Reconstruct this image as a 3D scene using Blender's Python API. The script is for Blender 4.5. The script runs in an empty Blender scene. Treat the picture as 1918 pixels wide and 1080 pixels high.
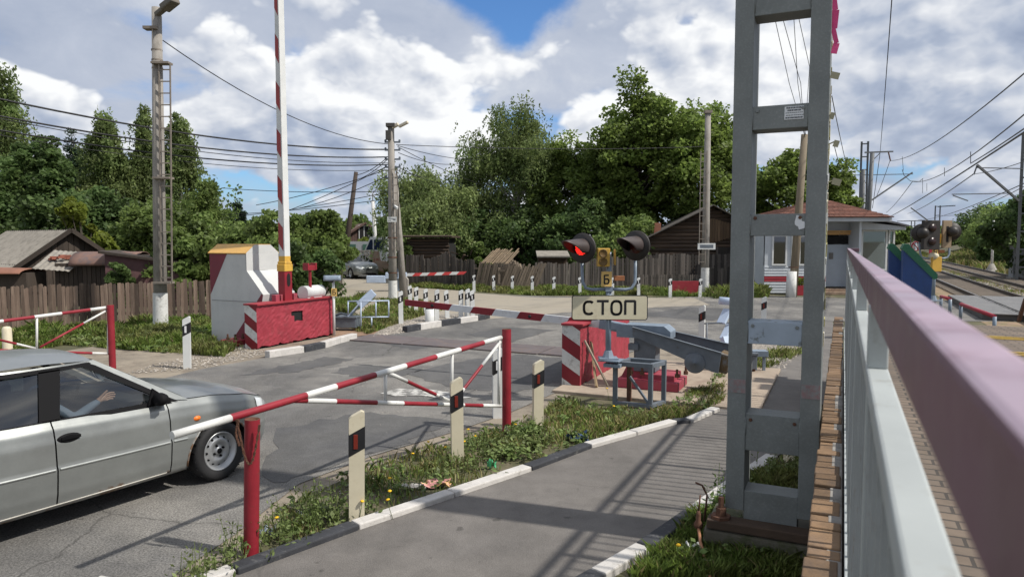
import bpy, bmesh, math, random
import numpy as np
from math import radians, sin, cos, tan, pi, atan2, sqrt, hypot, exp
from mathutils import Vector, Matrix

S = bpy.context.scene
C = S.collection
random.seed(5)

# ------------------------------------------------------------ camera
H = 2.3                       # eye height above the road (standing on the platform)
FPX = 1330.0                  # focal length in photo pixels (1918 wide)
TH = math.atan(90.0 / FPX)    # camera looks down by this much
cd = bpy.data.cameras.new('camera'); cam = bpy.data.objects.new('camera', cd); C.objects.link(cam)
cam.location = (0, 0, H); cam.rotation_euler = (pi / 2 - TH, 0, 0)
cd.sensor_width = 36; cd.lens = 36 * FPX / 1918; cd.clip_start = 0.02; cd.clip_end = 3000
S.camera = cam
cd.dof.use_dof = True; cd.dof.focus_distance = 12.0; cd.dof.aperture_fstop = 7.5   # phone-sized pupil: only the handrail beside the lens goes soft

# ------------------------------------------------------------ sun and sky
SUN_AZ = Vector((0.945, -0.327)).normalized(); SUN_EL = radians(49)
sl = bpy.data.lights.new('sun', 'SUN'); sun = bpy.data.objects.new('sun', sl); C.objects.link(sun)
sl.energy = 4.2; sl.angle = radians(1.1); sl.color = (1, .95, .87)
sd = Vector((SUN_AZ.x * cos(SUN_EL), SUN_AZ.y * cos(SUN_EL), sin(SUN_EL)))
sun.rotation_euler = sd.to_track_quat('Z', 'Y').to_euler()
S.view_settings.view_transform = 'Standard'; S.view_settings.look = 'None'
S.view_settings.exposure = 0.2; S.view_settings.gamma = 1
S.render.film_transparent = False
S.cycles.max_bounces = 8; S.cycles.transparent_max_bounces = 12
S.cycles.use_denoising = True

W = bpy.data.worlds.new('World'); S.world = W; W.use_nodes = True

def build_world():
    nt = W.node_tree; nt.nodes.clear(); N = nt.nodes.new; L = nt.links.new
    out = N('ShaderNodeOutputWorld'); bg = N('ShaderNodeBackground'); bg.inputs[1].default_value = 0.1
    L(bg.outputs[0], out.inputs[0])
    sky = N('ShaderNodeTexSky'); sky.sky_type = 'NISHITA'; sky.sun_disc = False
    sky.sun_elevation = SUN_EL; sky.sun_rotation = atan2(SUN_AZ.x, SUN_AZ.y)
    sky.air_density = 1.0; sky.dust_density = 0.6; sky.ozone_density = 2.0
    def math_(op, a, b=None, c=None):
        n = N('ShaderNodeMath'); n.operation = op
        for i, x in enumerate((a, b, c)):
            if x is None: continue
            if isinstance(x, (int, float)): n.inputs[i].default_value = x
            else: L(x, n.inputs[i])
        return n.outputs[0]
    tc = N('ShaderNodeTexCoord'); sep = N('ShaderNodeSeparateXYZ'); L(tc.outputs['Generated'], sep.inputs[0])
    az = math_('ARCTAN2', sep.outputs[0], sep.outputs[1]); el = math_('ARCSINE', sep.outputs[2])
    # clouds flatten and crowd together towards the horizon
    elc = math_('POWER', math_('MAXIMUM', el, 0.0), 0.8)
    def coords(dx, dy, sx, sy):
        cb = N('ShaderNodeCombineXYZ')
        L(math_('MULTIPLY_ADD', az, sx, dx), cb.inputs[0]); L(math_('MULTIPLY_ADD', elc, sy, dy), cb.inputs[1])
        cb.inputs[2].default_value = 3.7
        return cb.outputs[0]
    def noise(co, scale, det, rough, dist=0.0):
        n = N('ShaderNodeTexNoise'); n.inputs['Scale'].default_value = scale; n.inputs['Detail'].default_value = det
        n.inputs['Roughness'].default_value = rough; n.inputs['Distortion'].default_value = dist
        L(co, n.inputs['Vector']); return n.outputs['Fac']
    def blob(a, e, ra, re, k):
        x = math_('DIVIDE', math_('SUBTRACT', az, a), ra); y = math_('DIVIDE', math_('SUBTRACT', el, e), re)
        r2 = math_('ADD', math_('MULTIPLY', x, x), math_('MULTIPLY', y, y))
        return math_('MULTIPLY', math_('EXPONENT', math_('MULTIPLY', r2, -1.0)), k)
    def billow(dx, dy, octs, sy=1.3):      # rounded heaps with sharp creases between them
        tot = None
        for sc_, w_, ph in octs:
            n = noise(coords(dx + ph, dy + ph*1.7, 1, sy), sc_, 1.5, .5, .0)
            b = math_('MULTIPLY', math_('ABSOLUTE', math_('SUBTRACT', n, .5)), w_); tot = b if tot is None else math_('ADD', tot, b)
        return tot
    def smooth(v, a, b):
        mr = N('ShaderNodeMapRange'); mr.interpolation_type = 'SMOOTHSTEP'; mr.inputs['From Min'].default_value = a; mr.inputs['From Max'].default_value = b
        L(v, mr.inputs['Value']); return mr.outputs[0]
    def ramp(v, stops):
        rp = N('ShaderNodeValToRGB'); L(v, rp.inputs[0]); cr = rp.color_ramp
        cr.elements[0].position, cr.elements[0].color = stops[0][0], (*stops[0][1], 1)
        cr.elements[1].position, cr.elements[1].color = stops[-1][0], (*stops[-1][1], 1)
        for p, c in stops[1:-1]: e = cr.elements.new(p); e.color = (*c, 1)
        return rp.outputs[0]
    def mixc(f, a, b):
        mx = N('ShaderNodeMix'); mx.data_type = 'RGBA'; L(f, mx.inputs[0]); L(a, mx.inputs[6]); L(b, mx.inputs[7]); return mx.outputs[2]
    def add(*a):
        t = a[0]
        for x in a[1:]: t = math_('ADD', t, x)
        return t
    def mul(a, k): return math_('MULTIPLY', a, k)
    OC = ((5.2, 1.0, 0.0), (11, .52, 3.3), (24, .26, 7.1), (52, .13, 2.2))
    holes = None
    for h in [(0.0, .322, .080, .036, .40), (0.012, .268, .030, .022, .24), (-.28, .065, .20, .028, .13), (.45, .09, .12, .02, .14), (-.15, .345, .14, .022, .26), (.235, .285, .022, .014, .14),
              (-.45, .270, .05, .022, .12), (.44, .195, .022, .022, .12), (-.36, .10, .12, .035, .10), (-.27, .36, .05, .03, .12), (.60, .05, .08, .02, .10)]:
        b = blob(*h); holes = b if holes is None else math_('ADD', holes, b)
    # thin high sheet
    low = noise(coords(2.6, 1.1, 1, 1.6), 3.2, 7, .55, .3); fine = noise(coords(1.3, 5.1, 1, 1.5), 9, 8, .6, .3); big = noise(coords(7.3, 2.1, 1, 1.4), 3.0, 3, .5, .2)
    sheet_a = smooth(add(low, mul(fine, .25), mul(holes, -1)), .46, .68)
    sheet_v = add(mul(big, .9), mul(fine, .65), -.12)
    SH = ((.05, (2.2, 2.75, 3.9)), (.45, (3.3, 3.85, 5.0)), (.75, (4.6, 5.05, 6.0)), (.98, (6.6, 6.9, 7.3)))
    sheet_c = ramp(sheet_v, SH)
    # heaped clouds in front
    def heap(dx, dy): return add(mul(noise(coords(4.4 + dx, 8.2 + dy, 1, 1.35), 3.4, 2, .5), 1.05), mul(billow(dx, dy, OC), .62))
    h0 = heap(0, 0); h1 = heap(.011, .019)
    dd = add(h0, mul(holes, -1.0), -.525)
    heap_a = smooth(dd, -.012, .045)
    v = add(mul(math_('SUBTRACT', h0, h1), 3.9), mul(dd, -.85), mul(big, .9), mul(fine, .4), .09)
    for b in [(.20, .20, .24, .10, .22), (-.62, .10, .25, .12, -.12), (.62, .30, .12, .10, -.25), (.47, .34, .07, .035, -.35), (-.05, .16, .10, .06, .14), (.52, .12, .14, .06, -.08)]:
        v = math_('ADD', v, blob(*b))
    heap_c = ramp(v, ((.05, (2.45, 3.0, 4.2)), (.38, (3.75, 4.3, 5.4)), (.68, (6.0, 6.3, 6.9)), (.98, (8.6, 8.7, 8.8))))
    blue = N('ShaderNodeMix'); blue.data_type = 'RGBA'; blue.blend_type = 'MULTIPLY'; blue.inputs[0].default_value = 1
    L(sky.outputs[0], blue.inputs[6]); blue.inputs[7].default_value = (.62, .93, 1.28, 1)
    L(mixc(heap_a, mixc(sheet_a, blue.outputs[2], sheet_c), heap_c), bg.inputs[0])
build_world()

# ------------------------------------------------------------ geometry of the place
def ray(px, py):
    xr = (px - 959) / FPX; yr = (540 - py) / FPX
    return Vector((xr, cos(TH) + yr * sin(TH), -sin(TH) + yr * cos(TH)))
def P(px, py, z=0.0):
    d = ray(px, py); t = (z - H) / d.z
    return Vector((d.x * t, d.y * t, z))
def PD(px, py, Y):
    d = ray(px, py); t = Y / d.y
    return Vector((d.x * t, Y, H + d.z * t))
def PV(px, py, A, B):      # point of the upright plane through ground points A and B
    d = ray(px, py); n = Vector((B.y - A.y, A.x - B.x, 0))
    t = n.dot(Vector((A.x, A.y, 0))) / n.dot(Vector((d.x, d.y, 0)))
    return Vector((d.x * t, d.y * t, H + d.z * t))
ANG = radians(-25.0)                       # the tracks and the platform run along FV, RV points across them
RV = Vector((cos(ANG), sin(ANG), 0)); FV = Vector((-sin(ANG), cos(ANG), 0)); ZV = Vector((0, 0, 1))
def US(u, s, z=0.0): return RV * u + FV * s + ZV * z

# ------------------------------------------------------------ mesh helpers
class MB:
    def __init__(s): s.v = []; s.f = []; s.m = []; s.t = []; s.s = []
    def add(s, vs, fs, m=0, t=None, smooth=False):
        o = len(s.v); s.v += [tuple(v) for v in vs]
        if t is None: t = random.random()
        for f in fs: s.f.append(tuple(i + o for i in f)); s.m.append(m); s.t.append(t); s.s.append(smooth)
    def box(s, c, d, m=0, rot=None, t=None):
        c = Vector(c); x, y, z = d[0] / 2, d[1] / 2, d[2] / 2
        vs = [Vector(p) for p in ((-x,-y,-z),(x,-y,-z),(x,y,-z),(-x,y,-z),(-x,-y,z),(x,-y,z),(x,y,z),(-x,y,z))]
        if rot is not None: vs = [rot @ v for v in vs]
        s.add([c + v for v in vs], ((3,2,1,0),(4,5,6,7),(0,1,5,4),(1,2,6,5),(2,3,7,6),(3,0,4,7)), m, t)
    def beam(s, a, b, w, h, m=0, up=ZV, t=None):
        a = Vector(a); b = Vector(b); d = (b - a); l = d.length; d.normalize()
        x = d.cross(Vector(up));
        if x.length < 1e-4: x = d.cross(Vector((1, 0, 0)))
        x.normalize(); y = x.cross(d).normalized()
        vs = []
        for p in (a, b): vs += [p - x*w/2 - y*h/2, p + x*w/2 - y*h/2, p + x*w/2 + y*h/2, p - x*w/2 + y*h/2]
        s.add(vs, ((3,2,1,0),(4,5,6,7),(0,1,5,4),(1,2,6,5),(2,3,7,6),(3,0,4,7)), m, t)
    def tube(s, pts, r, n=8, m=0, t=None, cap=True, ms=None, smooth=True):
        pts = [Vector(p) for p in pts]; k = len(pts)
        rr = r if isinstance(r, (list, tuple)) else [r] * k
        vs = []; prev = None
        for i, p in enumerate(pts):
            d = (pts[min(i+1, k-1)] - pts[max(i-1, 0)]).normalized()
            if prev is None:
                ref = ZV if abs(d.z) < .9 else Vector((1, 0, 0)); x = d.cross(ref).normalized()
            else: x = (prev - d * prev.dot(d)).normalized()
            prev = x; y = d.cross(x)
            for j in range(n):
                a = 2 * pi * j / n; vs.append(p + (x * cos(a) + y * sin(a)) * rr[i])
        if t is None: t = random.random()
        o = len(s.v); s.v += [tuple(v) for v in vs]
        for i in range(k - 1):
            mm = ms[i] if ms else m
            for j in range(n):
                a = o + i*n + j; b = o + i*n + (j+1) % n
                s.f.append((a, b, b+n, a+n)); s.m.append(mm); s.t.append(t); s.s.append(smooth)
        if cap:
            s.f.append(tuple(o + j for j in reversed(range(n)))); s.m.append(ms[0] if ms else m); s.t.append(t); s.s.append(False)
            s.f.append(tuple(o + (k-1)*n + j for j in range(n))); s.m.append(ms[-1] if ms else m); s.t.append(t); s.s.append(False)
    def prism(s, poly, o, ex, ey, ez, depth, m=0, t=None, smooth_side=False):   # polygon in (ex, ey) pushed along ez
        o = Vector(o); ex = Vector(ex); ey = Vector(ey); ez = Vector(ez).normalized()
        n = len(poly); vs = [o + ex*a + ey*b for a, b in poly]; vs += [v + ez*depth for v in vs]
        s.add(vs, [tuple(reversed(range(n))), tuple(range(n, 2*n))], m, t)
        s.add(vs, [(i, (i+1) % n, (i+1) % n + n, i + n) for i in range(n)], m, t, smooth_side)
    def lathe(s, prof, c=(0,0,0), n=16, m=0, ax=ZV, t=None, smooth=True):
        ax = Vector(ax).normalized(); ref = ZV if abs(ax.z) < .9 else Vector((1, 0, 0))
        x = ax.cross(ref).normalized(); y = ax.cross(x); c = Vector(c); vs = []
        for r, z in prof:
            for j in range(n):
                a = 2*pi*j/n; vs.append(c + ax*z + (x*cos(a) + y*sin(a)) * r)
        fs = [(i*n + j, i*n + (j+1) % n, (i+1)*n + (j+1) % n, (i+1)*n + j) for i in range(len(prof)-1) for j in range(n)]
        s.add(vs, fs, m, t, smooth)
    def grid(s, fn, nu, nv, m=0, smooth=True, t=None, skip=None):
        vs = [fn(i/nu, j/nv) for i in range(nu+1) for j in range(nv+1)]
        fs = []
        for i in range(nu):
            for j in range(nv):
                if skip and skip((i+.5)/nu, (j+.5)/nv): continue
                a = i*(nv+1)+j; fs.append((a, a+nv+1, a+nv+2, a+1))
        s.add(vs, fs, m, t, smooth)
    def build(s, name, mats, parent=None, loc=None, bevel=0, world=False, recalc=True, kind=None):
        me = bpy.data.meshes.new(name)
        loc = Vector(loc) if loc is not None else Vector((0, 0, 0))
        me.from_pydata([tuple(Vector(v) - loc) for v in s.v], [], s.f)
        if not isinstance(mats, (list, tuple)): mats = [mats]
        for q in mats: me.materials.append(q)
        me.polygons.foreach_set('material_index', s.m); me.polygons.foreach_set('use_smooth', s.s)
        at = me.attributes.new('tint', 'FLOAT', 'FACE'); at.data.foreach_set('value', s.t)
        if recalc:
            bm = bmesh.new(); bm.from_mesh(me); bmesh.ops.recalc_face_normals(bm, faces=bm.faces); bm.to_mesh(me); bm.free()
        me.update()
        o = bpy.data.objects.new(name, me); C.objects.link(o); o.location = loc
        if parent is not None:
            o.parent = parent
            if world:
                o.matrix_parent_inverse = (Matrix.Translation(parent.location) @ parent.rotation_euler.to_matrix().to_4x4()).inverted()
        if bevel:
            b = o.modifiers.new('bevel', 'BEVEL'); b.width = bevel; b.segments = 2; b.limit_method = 'ANGLE'; b.angle_limit = radians(40)
        if kind: o['kind'] = kind
        return o

def tag(o, label, cat, group=None):
    o['label'] = label; o['category'] = cat
    if group: o['group'] = group
    return o
def thing(name, label, cat, loc=(0,0,0), rz=0.0, group=None):
    o = bpy.data.objects.new(name, None); C.objects.link(o); o.empty_display_size = .1
    o.location = loc; o.rotation_euler = (0, 0, rz)
    return tag(o, label, cat, group)
def dup(root, loc, rz=None, label=None, group=None, scale=None):
    r = root.copy(); C.objects.link(r); r.location = loc
    if rz is not None: r.rotation_euler = (0, 0, rz)
    if scale is not None: r.scale = scale
    if label: r['label'] = label
    if group: r['group'] = group
    for ch in list(root.children):
        c = ch.copy(); C.objects.link(c); c.parent = r
        for g in list(ch.children):
            d = g.copy(); C.objects.link(d); d.parent = c
    return r

# ------------------------------------------------------------ materials
def M(name, c, r=.6, metal=0.0, var=.18, sc=3.0, c2=None, fac=(.55, .68), sc2=None, bump=.15, bs=60.0, tint=0.0, spec=.4, coat=0.0, stretch=None, trans=0.0):
    m = bpy.data.materials.new(name); m.use_nodes = True; nt = m.node_tree; N = nt.nodes.new; L = nt.links.new
    bs_ = nt.nodes['Principled BSDF']; bs_.inputs['Roughness'].default_value = r; bs_.inputs['Metallic'].default_value = metal
    bs_.inputs['Specular IOR Level'].default_value = spec
    if coat: bs_.inputs['Coat Weight'].default_value = coat; bs_.inputs['Coat Roughness'].default_value = .08
    tc = N('ShaderNodeTexCoord'); co = tc.outputs['Object']
    if stretch:
        mp = N('ShaderNodeMapping'); mp.inputs['Scale'].default_value = stretch; L(co, mp.inputs[0]); co = mp.outputs[0]
    def noise(scale, det=8, rough=.62):
        n = N('ShaderNodeTexNoise'); n.inputs['Scale'].default_value = scale; n.inputs['Detail'].default_value = det; n.inputs['Roughness'].default_value = rough
        L(co, n.inputs['Vector']); return n.outputs['Fac']
    def rng(v, a, b, c_, d):
        n = N('ShaderNodeMapRange'); L(v, n.inputs[0])
        for i, x in enumerate((a, b, c_, d)): n.inputs[i+1].default_value = x
        return n.outputs[0]
    def mul(col, f):
        n = N('ShaderNodeVectorMath'); n.operation = 'SCALE'; L(col, n.inputs[0]); L(f, n.inputs['Scale']); return n.outputs[0]
    rgb = N('ShaderNodeRGB'); rgb.outputs[0].default_value = (*c, 1); col = rgb.outputs[0]
    if c2 is not None:
        f = rng(noise(sc2 or sc * 1.6, 10, .7), fac[0], fac[1], 0, 1)
        mx = N('ShaderNodeMix'); mx.data_type = 'RGBA'; L(f, mx.inputs[0]); L(col, mx.inputs[6]); mx.inputs[7].default_value = (*c2, 1); col = mx.outputs[2]
    n1 = noise(sc)
    col = mul(col, rng(n1, .3, .7, 1 - var, 1 + var))
    if tint:
        at = N('ShaderNodeAttribute'); at.attribute_name = 'tint'; col = mul(col, rng(at.outputs['Fac'], 0, 1, 1 - tint, 1 + tint))
    L(col, bs_.inputs['Base Color'])
    L(rng(n1, .3, .7, max(.05, r - .12), min(1, r + .12)), bs_.inputs['Roughness'])
    if bump:
        b = N('ShaderNodeBump'); b.inputs['Strength'].default_value = bump; b.inputs['Distance'].default_value = .01
        L(noise(bs, 4), b.inputs['Height']); L(b.outputs[0], bs_.inputs['Normal'])
    if trans:
        tr = N('ShaderNodeBsdfTranslucent'); L(mul(col, rng(n1, 0, 1, 1.3, 1.3)), tr.inputs[0]); ms = N('ShaderNodeMixShader'); ms.inputs[0].default_value = trans
        L(bs_.outputs[0], ms.inputs[1]); L(tr.outputs[0], ms.inputs[2]); L(ms.outputs[0], nt.nodes['Material Output'].inputs[0])
    return m

def asphalt(name, c, c2, grain=.35, crack=.6, stone=90.0):
    m = bpy.data.materials.new(name); m.use_nodes = True; nt = m.node_tree; N = nt.nodes.new; L = nt.links.new
    b = nt.nodes['Principled BSDF']; b.inputs['Roughness'].default_value = .85; b.inputs['Specular IOR Level'].default_value = .3
    tc = N('ShaderNodeTexCoord'); co = tc.outputs['Object']
    def noise(scale, det=8, rough=.6, dist=0):
        n = N('ShaderNodeTexNoise'); n.inputs['Scale'].default_value = scale; n.inputs['Detail'].default_value = det; n.inputs['Roughness'].default_value = rough
        n.inputs['Distortion'].default_value = dist; L(co, n.inputs['Vector']); return n.outputs
    def rng(v, a, b_, c_, d):
        n = N('ShaderNodeMapRange'); L(v, n.inputs[0])
        for i, x in enumerate((a, b_, c_, d)): n.inputs[i+1].default_value = x
        return n.outputs[0]
    def mulf(a, b_):
        n = N('ShaderNodeMath'); n.operation = 'MULTIPLY'; L(a, n.inputs[0]); L(b_, n.inputs[1]); return n.outputs[0]
    mx = N('ShaderNodeMix'); mx.data_type = 'RGBA'; L(rng(noise(.45, 9, .62, .6)['Fac'], .42, .60, 0, 1), mx.inputs[0])
    mx.inputs[6].default_value = (*c, 1); mx.inputs[7].default_value = (*c2, 1)
    g = rng(noise(stone, 3, .7)['Fac'], .3, .7, 1 - grain, 1 + grain)
    g2 = rng(noise(3.5, 8, .65)['Fac'], .3, .7, .84, 1.16)
    vo = N('ShaderNodeTexVoronoi'); vo.feature = 'DISTANCE_TO_EDGE'; vo.inputs['Scale'].default_value = .55
    w = N('ShaderNodeMix'); w.data_type = 'RGBA'; w.inputs[0].default_value = .22; L(co, w.inputs[6]); L(noise(1.6, 8, .6)['Color'], w.inputs[7]); L(w.outputs[2], vo.inputs['Vector'])
    cr = rng(vo.outputs['Distance'], .001, .006, 1 - crack, 1)
    mask = rng(noise(.3, 3, .5)['Fac'], .45, .55, 0, 1)
    mxc = N('ShaderNodeMix'); L(mask, mxc.inputs[0]); L(cr, mxc.inputs[2]); mxc.inputs[3].default_value = 1.0
    mp = N('ShaderNodeMapping'); mp.inputs['Rotation'].default_value = (0, 0, radians(25)); mp.inputs['Scale'].default_value = (1.5, .10, 1); L(co, mp.inputs[0])
    tr = N('ShaderNodeTexNoise'); tr.inputs['Scale'].default_value = 1; tr.inputs['Detail'].default_value = 4; L(mp.outputs[0], tr.inputs['Vector'])
    oil = rng(noise(5.5, 2, .5)['Fac'], .69, .74, 1, .62)       # oil drips
    f = mulf(mulf(mulf(g, g2), mxc.outputs[0]), mulf(rng(tr.outputs['Fac'], .3, .7, .86, 1.14), oil))
    s = N('ShaderNodeVectorMath'); s.operation = 'SCALE'; L(mx.outputs[2], s.inputs[0]); L(f, s.inputs['Scale']); L(s.outputs[0], b.inputs['Base Color'])
    bp = N('ShaderNodeBump'); bp.inputs['Strength'].default_value = .5; bp.inputs['Distance'].default_value = .012; L(g, bp.inputs['Height']); L(bp.outputs[0], b.inputs['Normal'])
    return m

def glass(name, tint_, gloss_rough=.02, fac=.12):
    m = bpy.data.materials.new(name); m.use_nodes = True; nt = m.node_tree; N = nt.nodes.new; L = nt.links.new
    nt.nodes.remove(nt.nodes['Principled BSDF'])
    t = N('ShaderNodeBsdfTransparent'); t.inputs[0].default_value = (*tint_, 1)
    g = N('ShaderNodeBsdfGlossy'); g.inputs['Roughness'].default_value = gloss_rough; g.inputs[0].default_value = (1, 1, 1, 1)
    f = N('ShaderNodeFresnel'); f.inputs[0].default_value = 1.5
    mm = N('ShaderNodeMath'); mm.operation = 'ADD'; L(f.outputs[0], mm.inputs[0]); mm.inputs[1].default_value = fac - .04; mm.use_clamp = True
    ms = N('ShaderNodeMixShader'); L(mm.outputs[0], ms.inputs[0]); L(t.outputs[0], ms.inputs[1]); L(g.outputs[0], ms.inputs[2])
    L(ms.outputs[0], nt.nodes['Material Output'].inputs[0]); return m

def emit(name, c, st):
    m = bpy.data.materials.new(name); m.use_nodes = True; b = m.node_tree.nodes['Principled BSDF']
    b.inputs['Base Color'].default_value = (*c, 1); b.inputs['Emission Color'].default_value = (*c, 1); b.inputs['Emission Strength'].default_value = st
    return m

RED = M('red_paint', (.235, .014, .024), .5, var=.16, c2=(.20, .02, .025), fac=(.56, .7), bump=.2, bs=25)
CRIMSON = M('crimson_paint', (.29, .032, .048), .6, var=.15, c2=(.215, .034, .042), fac=(.50, .70), sc2=5, bump=.9, bs=14)
DRED = M('dark_red_paint', (.20, .012, .02), .5, var=.2)
GATER = M('gate_red', (.235, .016, .026), .5, var=.22, c2=(.13, .05, .035), fac=(.62, .68), sc2=30, bump=.25, bs=40)
GATEW = M('gate_white', (.60, .60, .58), .55, var=.10, c2=(.27, .19, .14), fac=(.64, .70), sc2=32, bump=.2, bs=40)
PINK = M('pink_paint', (.32, .05, .075), .6, var=.2, c2=(.25, .08, .07))
WHITE = M('white_paint', (.60, .61, .60), .55, var=.07, c2=(.50, .47, .42), fac=(.60, .72), sc2=9, bump=.08)
CREAM = M('cream_paint', (.56, .51, .38), .55, var=.08, c2=(.45, .38, .26), fac=(.58, .72), sc2=10, bump=.08)
BLACK = M('black_paint', (.012, .012, .014), .5, var=.3, bump=.05)
DARK = M('dark_void', (.010, .010, .010), .9, var=.2, bump=0)
GALV = M('galvanised_steel', (.185, .200, .196), .6, metal=.1, var=.16, sc=4, c2=(.225, .24, .235), fac=(.5, .64), sc2=60, bump=.08)
GREY = M('grey_blue_paint', (.19, .235, .29), .42, var=.12, sc=6, c2=(.12, .12, .12), fac=(.62, .75), bump=.06)
DGREY = M('grey_machine_paint', (.125, .145, .17), .45, var=.16, sc=6, c2=(.10, .075, .055), fac=(.60, .72), bump=.08)
PALEBLUE = M('pale_blue_paint', (.42, .50, .62), .4, var=.1, bump=.03)
CONC = M('concrete', (.30, .28, .25), .85, var=.18, sc=4, c2=(.20, .18, .16), fac=(.5, .64), bump=.4, bs=50)
CONCD = M('old_concrete', (.25, .235, .215), .9, var=.22, sc=5, c2=(.16, .15, .135), fac=(.48, .62), bump=.5, bs=40)
RUST = M('rusty_metal', (.115, .055, .034), .85, var=.35, sc=8, c2=(.09, .045, .03), bump=.4)
YELLOW = M('yellow_paint', (.60, .36, .06), .5, var=.15, c2=(.42, .25, .06), fac=(.55, .7), bump=.06)
OCHRE = M('ochre_roof_paint', (.56, .33, .10), .55, var=.12, bump=.05)
ORANGE = M('orange_plastic', (.75, .16, .015), .35, var=.1, bump=0)
# ============================================================ THE SETTING
def sheet(name, pts, m, z, world_rot=False):
    mb = MB(); mb.add([(p[0], p[1], z) for p in pts], [tuple(range(len(pts)))])
    return mb.build(name, m, kind='structure', recalc=False)
GROUND_M = M('grassy_earth', (.085, .082, .042), .95, var=.3, sc=.5, c2=(.17, .135, .095), fac=(.52, .62), sc2=.9, bump=1.0, bs=12)
VERGE_M = M('sandy_verge', (.235, .20, .155), .95, var=.25, sc=1.2, c2=(.14, .115, .09), fac=(.5, .64), sc2=2.2, bump=1.0, bs=45)
SAND_M = M('sandy_lot', (.30, .265, .21), .95, var=.14, sc=.5, c2=(.21, .19, .16), fac=(.5, .66), sc2=.5, bump=.6, bs=30)
ROAD_M = asphalt('worn_asphalt', (.122, .118, .113), (.200, .190, .174), stone=62, crack=.38, grain=.62)
PATCH_M = asphalt('patch_asphalt', (.088, .087, .088), (.105, .103, .10), grain=.3, crack=.2)
PATH_M = asphalt('path_asphalt', (.138, .128, .119), (.157, .145, .133), grain=.22, crack=.15, stone=110)
BALLAST_M = M('ballast', (.25, .175, .115), .95, var=.3, sc=1.5, c2=(.17, .155, .065), fac=(.5, .6), bump=1.0, bs=25)

R_ = 900
sheet('ground', [(-R_, -R_), (R_, -R_), (R_, R_), (-R_, R_)], GROUND_M, -.012)
def pp(l): return [P(*q) for q in l]
# sandy shoulder between road and grass, both sides
sheet('verge', pp([(-600, 1400), (430, 1080)]) + pp([(560, 930), (760, 850), (960, 800), (1075, 735), (1320, 760), (1420, 690), (1520, 640)]) + pp([(1545, 600), (1240, 600), (1000, 700), (300, 800), (-600, 1000)]), VERGE_M, -.008)
sheet('left_verge', pp([(-400, 800), (-300, 690), (60, 665), (230, 640), (330, 655), (470, 630), (700, 590), (760, 600), (760, 640), (520, 690), (300, 730)]), VERGE_M, -.0085)
# main road: runs beside the platform, then turns right over the tracks
sheet('road', pp([(-900, 2200), (320, 1080), (440, 1000), (560, 905), (700, 852), (850, 808), (960, 770), (1040, 735), (1062, 700), (1240, 640), (1330, 640), (1430, 628), (1545, 602)])
      + [US(0.5, 22.6), US(4.3, 24.2), US(14, 24.2), US(30, 24.2), US(30, 31.6), US(4.3, 31.6)] + pp([(1580, 558), (1420, 553), (1240, 557), (1100, 556), (960, 553), (900, 549), (830, 560), (930, 580), (920, 596), (780, 619), (690, 626), (655, 636), (500, 669), (380, 690), (290, 712), (230, 722), (-300, 860)]), ROAD_M, 0)
sheet('far_lot', pp([(640, 570), (690, 600), (760, 600), (910, 598), (1060, 585), (1240, 575), (1330, 571), (1300, 558), (1000, 557), (880, 548), (770, 538), (740, 527), (705, 519), (640, 521), (600, 524), (560, 545)]), SAND_M, .004)
sheet('far_street', pp([(560, 540), (620, 516), (700, 512), (770, 516), (880, 548), (760, 560)]), SAND_M, .0005)
for poly in ([(455, 702), (500, 690), (560, 680), (612, 668), (668, 672), (620, 684), (560, 696)], [(618, 698), (655, 684), (735, 686), (790, 692), (740, 706), (670, 706)],
             [(760, 700), (880, 672), (985, 664), (1058, 672), (1058, 712), (960, 735), (860, 728)],
             [(720, 645), (800, 634), (850, 640), (780, 655)], [(870, 625), (960, 612), (1040, 618), (960, 640)], [(520, 800), (700, 772), (850, 790), (760, 830), (600, 880), (500, 905)], [(1180, 590), (1300, 575), (1420, 580), (1330, 600)]):
    q_ = pp(poly); o_ = []
    for i in range(len(q_)):
        a, b = q_[i], q_[(i+1) % len(q_)]
        for k in range(7): o_.append(a.lerp(b, k/7) + Vector((random.uniform(-.07, .07), random.uniform(-.10, .10), 0)))
    sheet('road_patch', o_, PATCH_M, .004)
WORN = M('worn_road_paint', (.48, .47, .44), .8, var=.25, sc=9, c2=(.16, .155, .145), fac=(.44, .56), sc2=6, bump=.3)
sheet('road_marking', pp([(712, 737), (745, 728), (800, 729), (850, 736), (884, 745), (835, 748), (790, 741), (740, 742)]), WORN, .008)
PLATE_M = M('rusty_road_plate', (.125, .105, .105), .65, metal=.1, var=.22, sc=3, c2=(.155, .115, .095), fac=(.5, .64), bump=.2)
for k in range(4):
    u0 = -10.4 + k * 1.62; mb = MB(); c = US(u0 + .8, 13.65, .012); mb.box((0, 0, 0), (1.585, 1.05, .018))
    mb.tube([(-.79, -.54, .004), (.79, -.54, .004)], .018, 6)
    o = mb.build('road_barrier_plate', PLATE_M, bevel=.004); o.location = c; o.rotation_euler = (0, 0, ANG)
    tag(o, ('first', 'second', 'third', 'fourth')[k] + ' brown steel plate from the left in the strip lying across the road', 'steel plate', 'steel plates across the road')
SLAB_M = M('beige_slab', (.33, .27, .21), .9, var=.15, sc=2, c2=(.24, .18, .14), fac=(.5, .66), bump=.5, bs=40)
mb = MB(); mb.box((0, 0, .01), (3.0, 3.4, .06)); o = mb.build('barrier_slab', SLAB_M, kind='structure', bevel=.01); o.location = US(-2.45, 11.6); o.rotation_euler = (0, 0, ANG)
RUSTG = M('rust_stained_ground', (.25, .16, .105), .9, var=.2, c2=(.20, .17, .14), bump=.6)
sheet('rust_stained_ground', pp([(630, 634), (705, 625), (760, 622), (700, 612), (640, 612), (600, 625)]), RUSTG, .003)

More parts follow.
